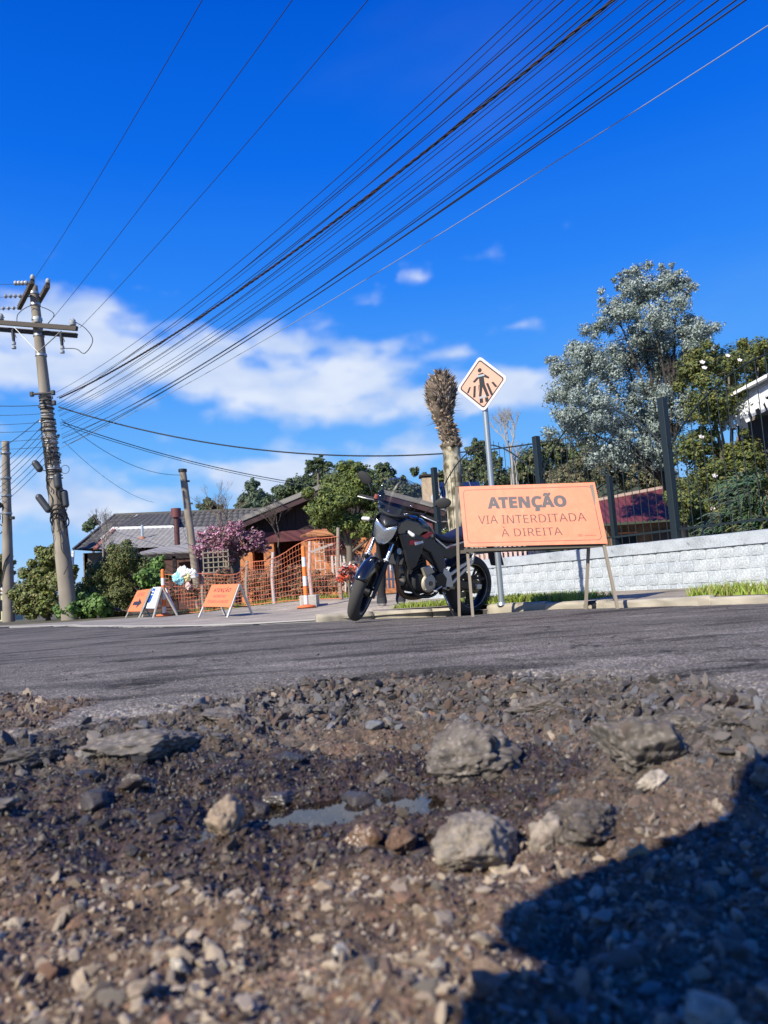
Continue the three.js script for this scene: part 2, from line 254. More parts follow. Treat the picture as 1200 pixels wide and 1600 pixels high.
// ---------------------------------------------------------------- stones
function rockGeo(seed, detail, jag = 0.35, flat = 0.75, facet = true) {
  const g = new THREE.IcosahedronGeometry(1, detail), p = g.attributes.position, r = rng(seed), cuts = [];
  for (let i = 0; i < 9; i++) { const v = V(r() * 2 - 1, r() * 2 - 1, r() * 2 - 1).normalize(); cuts.push([v, 0.45 + 0.4 * r()]); }
  const ax = 0.8 + 0.5 * r(), az = 0.75 + 0.5 * r();
  for (let i = 0; i < p.count; i++) {
    const v = V(p.getX(i), p.getY(i), p.getZ(i)).normalize();
    let s = 1 + jag * fbm(v.x * 1.1 + seed, v.y * 1.1, v.z * 1.1, 3);
    if (facet) for (const [n, d] of cuts) { const q = v.dot(n) * s; if (q > d) s *= mix(1, d / q, 0.96); }
    if (detail > 6) s += 0.2 * fbm(v.x * 3.2 + seed, v.y * 3.2, v.z * 3.2, 4) + 0.07 * Math.abs(noise(v.x * 7, v.y * 7, v.z * 7 + seed)) + 0.035 * noise(v.x * 15, v.y * 15, v.z * 15 + seed);
    p.setXYZ(i, v.x * s * ax, v.y * s * flat, v.z * s * az);
  }
  g.computeVertexNormals();
  const w = g.index ? g : g; return w;
}
function smoothRock(seed, detail, jag, flat, facet) { // shared normals
  const g = rockGeo(seed, detail, jag, flat, facet); const p = g.attributes.position, map = new Map(), nn = g.attributes.normal, key = (i) => `${Math.round(p.getX(i) * 4000)},${Math.round(p.getY(i) * 4000)},${Math.round(p.getZ(i) * 4000)}`;
  for (let i = 0; i < p.count; i++) { const k = key(i), v = map.get(k) ?? V(0, 0, 0); v.x += nn.getX(i); v.y += nn.getY(i); v.z += nn.getZ(i); map.set(k, v); }
  for (let i = 0; i < p.count; i++) { const v = map.get(key(i)), l = v.length() || 1; nn.setXYZ(i, v.x / l, v.y / l, v.z / l); }
  return g;
}
M.stone = new THREE.MeshStandardMaterial({ roughness: 0.85, map: soilMap, bumpMap: soilBump, bumpScale: 0.0015 });
M.grit = new THREE.MeshStandardMaterial({ roughness: 0.85 });
M.wetGrit = new THREE.MeshStandardMaterial({ roughness: 0.48 });
const tones = [[0.115, 0.1, 0.088], [0.075, 0.066, 0.06], [0.17, 0.145, 0.12], [0.125, 0.085, 0.062], [0.1, 0.066, 0.048], [0.22, 0.17, 0.125], [0.32, 0.255, 0.185], [0.16, 0.092, 0.062], [0.12, 0.118, 0.122]];
const pales = [5, 6, 6, 2, 6], greys = [0, 0, 1, 1, 0, 2, 8, 3, 1], browns = [3, 4, 3, 4, 2, 5, 7, 0, 3, 5, 6, 3];
function stoneTone(r, x, z, h) {
  const grey = S(-0.95, -1.5, z) * S(0.9, 0.2, h) + 0.45 * S(0.2, 0.7, x), list = r() < clamp(grey * 0.85) * (1 - 0.8 * S(0.2, 0.6, dirtMask(x, z))) ? greys : r() < 0.34 * S(-1.2, -0.8, z) ? pales : browns, t = tones[list[Math.floor(r() * list.length)]], v = 0.7 + 0.6 * r();
  return [t[0] * v, t[1] * v, t[2] * v];
}
{
  const variants = [1, 2, 3, 4, 5].map((s) => rockGeo(100 + s, 1, 0.8, 0.7, true)), mids = [1, 2, 3, 4, 5, 6, 7, 8].map((s) => rockGeo(200 + s, 3, 0.8, 0.7, true));
  const dummy = new THREE.Object3D(), c = new THREE.Color();
  function scatter(name, geos, mat, count, seed, pick, size, label, sink = 0.25, only) {
    const r = rng(seed), lists = geos.map(() => []);
    let guard = 0, n = 0;
    while (n < count && guard++ < count * 12) {
      const [x, z] = pick(r), h = holeAt(x, z), d = dirtMask(x, z); const keep = size(r, x, z, h, d); if (!keep) continue;
      const y = ground(x, z); dummy.position.set(x, y + keep * (0.45 - sink), z); dummy.rotation.set(r() * 6.3, r() * 6.3, r() * 6.3); dummy.scale.set(keep * (0.6 + 0.9 * r()), keep * (0.5 + 0.6 * r()), keep * (0.6 + 0.9 * r())); dummy.updateMatrix();
      const k = only && tones[only[Math.floor(r() * only.length)]], b = 0.9 + 0.5 * r(), t = only ? k.map((q) => q * b) : stoneTone(r, x, z, h), w = wetMask(x, z) * S(0.1, 0.3, h) > 0.45 ? 0.42 : 1; lists[Math.floor(r() * geos.length)].push([dummy.matrix.clone(), [t[0] * w, t[1] * w, t[2] * w]]); n++;
    }
    const grp = new THREE.Group(); grp.name = numbered(name); grp.userData = { kind: 'stuff', label, category: 'gravel' }; scene.add(grp);
    lists.forEach((l, i) => { if (!l.length) return; const m = new THREE.InstancedMesh(geos[i], mat, l.length); l.forEach(([mx, t], k) => { m.setMatrixAt(k, mx); m.setColorAt(k, c.setRGB(...t)); }); m.name = 'grains'; m.castShadow = m.receiveShadow = true; m.userData = { kind: 'stuff' }; grp.add(m); });
  }
  const inHole = (r) => { const z = -2.7 + 2.35 * Math.pow(r(), 0.8), w = 0.35 + 0.55 * -z; return [(r() * 2 - 1) * w, z]; };
  scatter('fine_gravel', variants, M.grit, 60000, 11, inHole, (r, x, z, h, d) => ((h > 0.03 && wetMask(x, z) < 0.5) || d > 0.4) && (0.0012 + 0.0042 * r() ** 2.5), 'fine brown and grey grit lining the pothole');
  scatter('wet_gravel', variants, M.wetGrit, 9000, 12, (r) => [-0.16 + (r() * 2 - 1) * 0.75, -1.5 + (r() * 2 - 1) * 0.6], (r, x, z, h) => h > 0.05 && wetMask(x, z) > 0.4 && (0.002 + 0.006 * r() ** 2), 'wet dark grit in the middle of the pothole');
  scatter('coarse_gravel', mids, M.grit, 2600, 13, inHole, (r, x, z, h, d) => ((h > 0.02 && (wetMask(x, z) < 0.5 || r() < 0.4)) || d > 0.5) && (0.003 + 0.009 * r() ** 3.2), 'loose pebbles scattered through the pothole', 0.2);
  scatter('pale_gravel', mids, M.grit, 1000, 18, (r) => { const z = -0.5 - 0.75 * r(); return [(r() * 2 - 1) * (0.1 + 0.52 * -z), z]; }, (r, x, z, h) => h > 0.05 && (0.0035 + 0.007 * r() ** 2), 'pale crumbs of stone in the near gravel', 0.2, [5, 6, 6, 6, 2]);
  scatter('lip_gravel', mids, M.grit, 4200, 15, (r) => { const k = Math.floor(r() * 9) + 1, t = r(), [a, b] = [HOLE[k], HOLE[k + 1]]; return [mix(a[0], b[0], t) + (r() - 0.5) * 0.3, mix(a[1], b[1], t) + r() * 0.42]; }, (r, x, z, h) => h > -0.01 && h < 0.42 && (x > -0.45 || r() < 0.4) && (0.0035 + 0.014 * r() ** 3), 'grey crumbled asphalt lying below the broken edge', 0.25);
  scatter('road_grit', variants, M.grit, 2600, 14, (r) => { const z = -2.2 - 6.6 * r() ** 1.6; return [(r() * 2 - 1) * (1.2 + 0.42 * -z), z]; }, (r, x, z, h, d) => h < -0.03 && z > zEdge(x) + 0.1 && (0.0016 + 0.0055 * r() ** 5), 'small pale chips scattered over the asphalt', 0.3);
  scatter('dirt_grit', mids, M.grit, 1500, 16, (r) => [-1.6 + (r() - 0.5) * 2.2, -2.2 + (r() - 0.5) * 1.9], (r, x, z, h, d) => d > 0.3 && (0.003 + 0.012 * r() ** 3), 'gravel thrown over the asphalt left of the pothole', 0.2);
}
// chunks and stones one can point to: position, half sizes, turn, tone, and how they look
{
  const asph = (g, seed, base, speck = 0.5) => paint(g, (x, y, z) => { const n = fbm(x * 2.2 + seed, y * 2.2, z * 2.2, 5), k = noise(x * 11 + seed, y * 11, z * 11), q = noise(x * 7 - seed, y * 7, z * 7 + 9), s = S(0.2, 0.42, k) * speck, v = (0.9 + 0.9 * n) * (1 - 0.45 * speck * S(0.2, 0.45, q)), d = S(0.1, 0.4, fbm(x * 1.6, y * 1.6 + seed, z * 1.6, 3)); return base.map((b, i) => mix(b * [1.08, 1, 0.9][i], [0.14, 0.1, 0.075][i], d * 0.7) * v + s * [0.11, 0.1, 0.088][i]); });
  M.chunk = new THREE.MeshStandardMaterial({ vertexColors: true, roughness: 0.88 });
  M.wetChunk = new THREE.MeshStandardMaterial({ vertexColors: true, roughness: 0.35 });
  const list = [
    ['asphalt_slab', -0.60, -1.86, 0.140, 0.045, 0.085, 0.25, [0.15, 0.14, 0.13], 'long flat slab of broken asphalt lying at the left lip of the pothole', 1, 0.03],
    ['asphalt_chunk', -0.84, -1.80, 0.062, 0.026, 0.05, 0.6, [0.085, 0.08, 0.075], 'dark chunk of asphalt left of the long flat slab', 2, 0.02],
    ['asphalt_chunk', -0.47, -2.12, 0.085, 0.024, 0.06, -0.3, [0.14, 0.13, 0.12], 'cracked asphalt piece on the lip behind the long flat slab', 3, 0.012],
    ['asphalt_chunk', -0.80, -1.42, 0.075, 0.035, 0.07, 0.1, [0.17, 0.16, 0.15], 'grey chunk at the left edge of the picture below the slabs', 4, 0.02],
    ['stone', -0.305, -1.35, 0.031, 0.04, 0.03, 0.4, [0.26, 0.21, 0.16], 'upright rounded tan stone standing beside the puddle', 5, 0.0],
    ['asphalt_chunk', 0.13, -1.66, 0.115, 0.088, 0.09, -0.2, [0.13, 0.118, 0.108], 'largest rugged lump of asphalt behind the puddle, under the road edge', 6, 0.025],
    ['stone', 0.10, -1.2, 0.056, 0.055, 0.046, 0.5, [0.25, 0.225, 0.19], 'pale grey angular stone right of the puddle', 7, 0.012],
    ['asphalt_chunk', 0.275, -1.25, 0.08, 0.046, 0.058, 0.15, [0.085, 0.074, 0.066], 'dark oval chunk of asphalt with a gap of shade beneath it', 8, 0.004],
    ['stone', 0.215, -1.235, 0.034, 0.036, 0.034, 0.9, [0.27, 0.24, 0.205], 'pale stone leaning on the left end of the dark oval chunk', 9, 0.01],
    ['asphalt_chunk', 0.45, -1.48, 0.088, 0.075, 0.08, -0.5, [0.12, 0.11, 0.1], 'broad slumped asphalt lump at the right side of the pothole', 31, 0.025],
    ['stone', -0.07, -1.31, 0.03, 0.034, 0.027, 0.2, [0.15, 0.095, 0.06], 'wet brown stone at the near rim of the puddle', 11, 0.0],
    ['stone', -0.015, -1.3, 0.034, 0.028, 0.03, 1.2, [0.14, 0.085, 0.055], 'reddish brown stone between the puddle and the pale angular stone', 12, 0.004],
    ['stone', 0.41, -1.3, 0.027, 0.02, 0.02, 0.3, [0.42, 0.38, 0.33], 'whitish stone right of the dark oval chunk', 13, 0.0],
    ['stone', -0.25, -1.6, 0.034, 0.016, 0.026, 0.3, [0.06, 0.055, 0.055], 'flat wet black stone in the mud behind the puddle', 14, 0.002],
    ['stone', -0.04, -1.72, 0.034, 0.024, 0.028, 0.9, [0.12, 0.11, 0.1], 'grey stone lying at the foot of the largest lump', 15, 0.004],
    ['stone', 0.33, -1.14, 0.02, 0.016, 0.018, 0.6, [0.36, 0.26, 0.15], 'ochre pebble near the edge of the dark shadow', 16, 0.0],
    ['asphalt_chunk', -0.55, -1.66, 0.045, 0.024, 0.035, -0.4, [0.12, 0.112, 0.105], 'small grey asphalt piece lying in the gravel below the long slab', 17, 0.006],
    ['stone', 0.60, -1.30, 0.035, 0.03, 0.03, 0.2, [0.2, 0.18, 0.16], 'grey stone near the right edge of the picture above the shadow', 18, 0.006],
    ['asphalt_chunk', 0.60, -1.66, 0.07, 0.035, 0.06, 0.4, [0.125, 0.115, 0.105], 'jagged asphalt piece resting against the right lip of the pothole', 19, 0.012],
    ['asphalt_chunk', -0.28, -2.27, 0.075, 0.03, 0.05, 0.3, [0.13, 0.122, 0.112], 'broken asphalt block on the far left of the lip', 20, 0.012],
    ['asphalt_chunk', 0.38, -2.06, 0.08, 0.035, 0.05, -0.2, [0.13, 0.118, 0.108], 'broken asphalt block under the far right lip', 21, 0.014],
  ];
  for (const [name, x, z, a, b, d, turn, tone, label, seed, sink] of list) {
    const slabby = name === 'asphalt_slab'; const g = smoothRock(300 + seed, a > 0.04 ? 23 : 13, slabby ? 0.45 : 0.65, 0.95, true);
    const uv = g.attributes.uv, p = g.attributes.position; for (let i = 0; i < p.count; i++) uv.setXY(i, (p.getX(i) + p.getZ(i) * 0.35) * a / 0.8 + seed * 0.13, (p.getY(i) * b + p.getZ(i) * d) / 0.8);
    asph(g, seed * 3.1, tone, name === 'stone' ? 0.5 : 1);
    if (label.startsWith('flat wet') || label.startsWith('wet')) ;
    const m = solo(name, label, name === 'stone' ? 'stone' : 'rubble', g, /wet/.test(label) ? M.wetChunk : M.chunk);
    m.scale.set(a, b, d); m.rotation.set(0.06 * Math.sin(seed * 7), turn, 0.08 * Math.cos(seed * 5)); m.position.set(x, ground(x, z) + b * 0.34 - sink * 0.5, z);
  }
}
{ // the largest loose pebbles, one object each
  const geos = [...Array(10).keys()].map((s) => (s % 2 ? smoothRock(400 + s, 5, 0.55, 0.72, true) : rockGeo(400 + s, 5, 0.6, 0.72, true))), r = rng(77), mats = new Map();
  const kinds = {
    pale: ['pale beige pebble lying among the brown gravel near the lens', 'pale pebbles in the near gravel', [[0.42, 0.34, 0.25], [0.47, 0.4, 0.31], [0.37, 0.28, 0.19], [0.52, 0.46, 0.37]]],
    brown: ['brown pebble lying among the near gravel', 'brown pebbles in the near gravel', [[0.2, 0.14, 0.1], [0.22, 0.13, 0.085], [0.17, 0.12, 0.09]]],
    grey: ['grey pebble of crumbled asphalt in the pothole', 'grey pebbles in the pothole', [[0.15, 0.137, 0.125], [0.2, 0.185, 0.17], [0.115, 0.107, 0.1], [0.16, 0.16, 0.165]]],
    wet: ['dark wet pebble in the mud round the puddle', 'wet pebbles round the puddle', [[0.06, 0.05, 0.045], [0.085, 0.06, 0.045], [0.05, 0.05, 0.055]]],
  };
  const mat = (k, i) => { const key = k + i; if (!mats.has(key)) { const m = new THREE.MeshStandardMaterial({ roughness: k === 'wet' ? 0.28 : 0.85, bumpMap: soilBump, bumpScale: 0.0012, map: soilMap }); const t = kinds[k][2][i]; m.color.setRGB(t[0] / 0.3, t[1] / 0.29, t[2] / 0.28); mats.set(key, m); } return mats.get(key); };
  let n = 0; const placed = [];
  while (n < 280) {
    const z = -0.55 - 1.75 * r() ** 1.15, x = (r() * 2 - 1) * (0.12 + 0.5 * -z), h = holeAt(x, z); if (h < 0.1) continue;
    const s = (0.005 + 0.0165 * r() ** 2.6) * (0.75 + 0.3 * -z); if (placed.some(([a, b, q]) => Math.hypot(a - x, b - z) < (q + s) * 1.1)) continue;
    placed.push([x, z, s]);
    const k = wetMask(x, z) > 0.45 && h > 0.2 ? 'wet' : z < -1.25 || (x > 0.25 && r() < 0.5) ? 'grey' : r() < 0.62 ? 'pale' : 'brown', i = Math.floor(r() * kinds[k][2].length);
    const m = solo('pebble', kinds[k][0], 'pebble', geos[Math.floor(r() * geos.length)], mat(k, i), kinds[k][1]);
    m.scale.set(s * (0.8 + 0.5 * r()), s * (0.75 + 0.3 * r()), s * (0.8 + 0.5 * r())); m.rotation.set(r() * 0.6, r() * 6.3, r() * 0.6); m.position.set(x, ground(x, z) + s * 0.18, z); n++;
  }
}

// ================================================================ LAND BEYOND THE ROAD, KERBS, PAVEMENT
const concreteN = tile((u, v) => fbm(u * 5, v * 5, 2, 5)), concreteF = tile((u, v) => fbm(u * 60, v * 60, 5, 2));
const concreteMap = dataTex(512, (u, v) => { const g = 0.66 + 0.22 * concreteN(u, v) + 0.16 * concreteF(u, v) - 0.12 * S(0.25, 0.5, fbm(u * 13, v * 13, 8, 3)); return [g, g * 0.985, g * 0.96]; });
const concreteBump = dataTex(512, (u, v) => { const g = 0.5 + 0.4 * concreteN(u, v) + 0.4 * concreteF(u, v); return [g, g, g]; }, false);
M.paving = new THREE.MeshStandardMaterial({ vertexColors: true, map: concreteMap, bumpMap: concreteBump, bumpScale: 0.004, roughness: 0.92 });
{
  const xs = [], ts = []; for (let x = -60; x < -9; x += 2) xs.push(x); for (let x = -9; x < 3; x += 0.14) xs.push(x); for (let x = 3; x <= 40; x += 1.5) xs.push(x);
  for (let t = 0; t < 10; t += 0.16) ts.push(t); for (let t = 10; t < 30; t += 0.8) ts.push(t); for (let t = 30; t <= 190; t += 8) ts.push(t);
  const pos = [], col = [], uv = [], idx = [];
  for (const t of ts) for (const x of xs) {
    const z = zEdge(x) - t - 0.02, far = S(25, 60, -z); pos.push(x, land(x, z) - 0.25 * far, z); uv.push(x / 2.2, z / 2.2);
    const garden = S(-0.3, 0.3, (-z - 17.0) + 0.55 * (x + 4) * (x > -4 ? -0.35 : 1) + 0.5 * fbm(x, z, 3, 3)), warm = S(-5, 0, x + 0.6 * fbm(x * 0.6, z * 0.6, 9, 3)), n = 1 + 0.5 * fbm(x * 1.3, z * 1.3, 15, 4);
    const pave = [mix(0.29, 0.43, warm) * n, mix(0.265, 0.37, warm) * n, mix(0.23, 0.29, warm) * n], soil = [0.11 * n, 0.1 * n, 0.055 * n];
    for (let q = 0; q < 3; q++) col.push(mix(pave[q], soil[q], garden) / 0.4);
  }
  const n = xs.length; for (let j = 0; j < ts.length - 1; j++) for (let i = 0; i < n - 1; i++) { const a = j * n + i, b = a + 1, c = a + n, d = c + 1; idx.push(a, b, c, b, d, c); }
  const g = new THREE.BufferGeometry(); g.setAttribute('position', new THREE.Float32BufferAttribute(pos, 3)); g.setAttribute('color', new THREE.Float32BufferAttribute(col, 3)); g.setAttribute('uv', new THREE.Float32BufferAttribute(uv, 2)); g.setIndex(idx); g.computeVertexNormals();
  structure('pavement_and_gardens', g, M.paving);
}
// pale concrete edging where the new asphalt meets the old paving
{
  const pts = []; for (let x = -8.6; x <= -0.7; x += 0.1) pts.push([x, zEdge(x) - 0.05]);
  const pos = [], idx = []; pts.forEach(([x, z], i) => { const w = Math.max(0.004, 0.022 + 0.04 * noise(x * 1.7, 2) + 0.015 * noise(x * 7, 5)); pos.push(x, land(x, z) + 0.012, z - w, x, land(x, z) + 0.012, z + w * 0.5, x, land(x, z) - 0.02, z + w * 0.5 + 0.01); if (i) { const a = (i - 1) * 3, b = i * 3; idx.push(a, a + 1, b, a + 1, b + 1, b, a + 1, a + 2, b + 1, a + 2, b + 2, b + 1); } });
  const g = new THREE.BufferGeometry(); g.setAttribute('position', new THREE.Float32BufferAttribute(pos, 3)); g.setIndex(idx); g.computeVertexNormals(); g.setAttribute('uv', new THREE.Float32BufferAttribute(new Float32Array(pos.length / 3 * 2), 2));
  structure('edging_strip', g, std([0.36, 0.34, 0.31], 0.9));
}
// polyline helpers
function along(pts) { const L = [0]; for (let i = 1; i < pts.length; i++) L.push(L[i - 1] + Math.hypot(pts[i][0] - pts[i - 1][0], pts[i][1] - pts[i - 1][1])); return { len: L.at(-1), at(s) { let k = 0; while (k < pts.length - 2 && L[k + 1] < s) k++; const t = (s - L[k]) / (L[k + 1] - L[k]); return [mix(pts[k][0], pts[k + 1][0], t), mix(pts[k][1], pts[k + 1][1], t)]; } }; }
M.kerb = new THREE.MeshStandardMaterial({ vertexColors: true, roughness: 0.93, bumpMap: concreteBump, bumpScale: 0.004 });
function kerbStone(parent, a, b, y0, y1, h, seed, round) { // a, b: ends on the gutter line
  const n = 10, rings = [], dx = b[0] - a[0], dz = b[1] - a[1], L = Math.hypot(dx, dz), ux = dx / L, uz = dz / L, nx = uz, nz = -ux; // n points away from the road
  for (let i = 0; i <= n; i++) {
    const t = i / n, x = mix(a[0], b[0], t), z = mix(a[1], b[1], t), y = mix(y0, y1, t), e = round && t < 0.15 ? Math.sqrt(1 - ((0.15 - t) / 0.15) ** 2) * 0.7 + 0.3 : 1, ring = [];
    for (const [w, v] of [[0.0, -0.12], [0.002, h * 0.55], [0.012, h * 0.85], [0.03, h], [0.1, h], [0.118, h * 0.92], [0.12, -0.12]]) { const q = 0.004 * fbm(t * L * 6 + seed, v * 20, w * 20, 3); ring.push(V(x + nx * ((w - 0.06) * e + 0.06 + q), y + (v > 0 ? v * (0.75 + 0.25 * e) : v) + q, z + nz * ((w - 0.06) * e + 0.06 + q))); }
    rings.push(ring);
  }
  const g = metreUV(loft(rings)); const tone = 0.85 + 0.3 * Math.abs(Math.sin(seed * 12.9));
  paint(g, (x, y, z) => { const f = 1 + 0.6 * fbm(x * 5, y * 9, z * 5, 4), st = S(0.1, 0.5, fbm(x * 8 + 5, y * 16, z * 8, 3)); return [mix(0.42, 0.15, st) * f * tone, mix(0.37, 0.13, st) * f * tone, mix(0.28, 0.095, st) * f * tone]; });
  return part('kerb_stone', g, M.kerb, parent);
}
{
  const kerb = holder('kerb');
  const right = along([[0.93, -7.8], [1.18, -7.55], [1.6, -6.8], [1.82, -6.4], [2.27, -5.9], [2.64, -5.45], [6.5, -0.8]]);
  let s = 0, i = 0; while (s < right.len - 0.9) { const l = 0.82 + 0.1 * Math.sin(i * 3.7), a = right.at(s), b = right.at(s + l - 0.008), y = (p) => mix(-0.05, -0.012, S(0.9, 2.7, p[0])); kerbStone(kerb, a, b, y(a), y(b), mix(0.095, 0.055, S(0.9, 2.4, a[0])), i + 1, i === 0); s += l; i++; }
  const left = along([[-0.75, -8.0], [-0.15, -8.24], [0.98, -8.3]]); s = 0; while (s < left.len - 0.2) { const l = 0.62, a = left.at(s), b = left.at(Math.min(left.len, s + l - 0.008)); kerbStone(kerb, a, b, mix(-0.03, -0.055, s), mix(-0.03, -0.055, s + l), 0.085, i + 1); s += l; i++; }
}
{ const d = part('drain_pipe', new THREE.CylinderGeometry(0.05, 0.05, 0.16, 20, 1, true).rotateX(Math.PI / 2).rotateY(-62 * RAD).translate(1.735, 0.0, -6.62), std([0.03, 0.03, 0.03], 0.9), scene.getObjectByName('kerb')); part('drain_mouth', new THREE.CircleGeometry(0.05, 20).rotateY(-62 * RAD).translate(1.715, 0.0, -6.6), std([0.004, 0.004, 0.004], 1), d); }
// footway on the right, between kerb and wall
const WALL0 = [4.6, -4.86], WU = [-0.502, -0.865], WN = [-0.865, 0.502]; // start of the wall line, its run, and the way it faces
const wallAt = (s, off = 0) => [WALL0[0] + WU[0] * s + WN[0] * off, WALL0[1] + WU[1] * s + WN[1] * off];
{
  const kl = along([[6.5, -0.95], [2.7, -5.55], [2.33, -6.0], [1.88, -6.5], [1.66, -6.9], [1.22, -7.62], [0.97, -7.88], [0.6, -8.3], [-0.2, -8.4]].map(([x, z]) => [x + 0.02, z - 0.01]));
  const wl = along([[6.4, -1.75], [4.6, -4.86], [0.0, -12.8], [-0.6, -13.4]]), pos = [], uv = [], col = [], idx = [], NA = 90, NB = 14;
  for (let i = 0; i <= NA; i++) for (let j = 0; j <= NB; j++) {
    const a = kl.at(kl.len * i / NA), b = wl.at(wl.len * i / NA), t = j / NB, x = mix(a[0], b[0], t), z = mix(a[1], b[1], t), y = 0.038 + 0.03 * t + 0.006 * fbm(x * 3, z * 3, 2, 3);
    pos.push(x, y, z); uv.push(x / 1.5, z / 1.5); const n = 1 + 0.6 * fbm(x * 2, z * 2, 5, 4), d = S(0.1, 0.5, fbm(x * 1.2, z * 1.2, 9, 3)); col.push(mix(0.3, 0.15, d) * n / 0.4, mix(0.26, 0.13, d) * n / 0.4, mix(0.205, 0.09, d) * n / 0.4);
    if (i < NA && j < NB) { const p = i * (NB + 1) + j; idx.push(p, p + 1, p + NB + 1, p + 1, p + NB + 2, p + NB + 1); }
  }
  const g = new THREE.BufferGeometry(); g.setAttribute('position', new THREE.Float32BufferAttribute(pos, 3)); g.setAttribute('uv', new THREE.Float32BufferAttribute(uv, 2)); g.setAttribute('color', new THREE.Float32BufferAttribute(col, 3)); g.setIndex(idx); g.computeVertexNormals();
  structure('footway', g, M.paving);
  // raised garden soil behind the wall
  const q = [], qi = []; const back = [[3, 0.45], [40, 1.4]]; [[-1, 0.2], [8.6, 0.2], [8.6, 30], [-1, 30]].forEach(([s, o]) => { const [x, z] = wallAt(s, -o); q.push(x, o > 1 ? 0.9 : 0.42, z); }); qi.push(0, 1, 2, 0, 2, 3);
  const gg = new THREE.BufferGeometry(); gg.setAttribute('position', new THREE.Float32BufferAttribute(q, 3)); gg.setIndex(qi); gg.computeVertexNormals(); gg.setAttribute('uv', new THREE.Float32BufferAttribute([0, 0, 10, 0, 10, 30, 0, 30], 2));
  structure('garden_soil', gg, std([0.075, 0.065, 0.035], 1, 0, { map: soilMap }));
}
// grass tufts
const blade = (() => { const g = new THREE.BufferGeometry(); g.setAttribute('position', new THREE.Float32BufferAttribute([-0.5, 0, 0, 0.5, 0, 0, 0.32, 0.55, 0.12, -0.32, 0.55, 0.12, 0, 1, 0.42], 3)); g.setIndex([0, 1, 2, 0, 2, 3, 3, 2, 4]); g.computeVertexNormals(); return g; })();
M.grass = new THREE.MeshPhysicalMaterial({ roughness: 0.7, side: THREE.DoubleSide });
function grass(name, label, count, seed, pick, h0, h1) {
  const m = new THREE.InstancedMesh(blade, M.grass, count), o = new THREE.Object3D(), r = rng(seed), c = new THREE.Color();
  for (let i = 0; i < count; i++) { const [x, y, z] = pick(r); o.position.set(x, y, z); o.rotation.set((r() - 0.5) * 0.9, r() * 6.3, (r() - 0.5) * 0.9); const h = mix(h0, h1, r() ** 1.5); o.scale.set(0.007 + 0.008 * r(), h, h); o.updateMatrix(); m.setMatrixAt(i, o.matrix); const k = r(), d = r() < 0.14; m.setColorAt(i, d ? c.setRGB(0.36, 0.3, 0.12) : c.setRGB(mix(0.17, 0.32, k), mix(0.25, 0.4, k), mix(0.03, 0.06, k))); }
  m.name = numbered(name); m.castShadow = m.receiveShadow = true; m.userData = { kind: 'stuff', label, category: 'grass' }; scene.add(m);
}
{
  const strip = (pts, w) => { const l = along(pts); return (r) => { for (;;) { const s = r() * l.len, [x, z] = l.at(s), q = r() ** 1.4 * w, X = x + q * 0.8, Z = z - q * 0.62; if (fbm(X * 3, Z * 3, 7, 3) + 0.35 * (1 - q / w) > 0.02) return [X, 0.042, Z]; } }; };
  grass('grass', 'bright grass on the verge by the sign post', 5200, 3, strip([[1.62, -6.98], [1.3, -7.62], [1.0, -8.0], [0.75, -8.35]], 0.75), 0.025, 0.1);
  grass('grass', 'bright grass at the kerb near the right edge of the picture', 4600, 4, strip([[2.32, -6.1], [2.75, -5.62], [3.5, -4.75]], 0.75), 0.025, 0.12);
  grass('grass', 'patchy grass on the verge behind the motorcycle', 2600, 5, strip([[0.8, -8.5], [0.4, -8.5], [0.0, -8.7]], 0.9), 0.02, 0.08);
  grass('grass', 'dry grass at the foot of the garden netting', 2600, 6, (r) => { const x = -4.9 + 4.2 * r(), z = -17.35 - 0.4 * r() + 0.25 * (x + 5) * 0.5; return [x, land(x, z), z]; }, 0.03, 0.16);
}

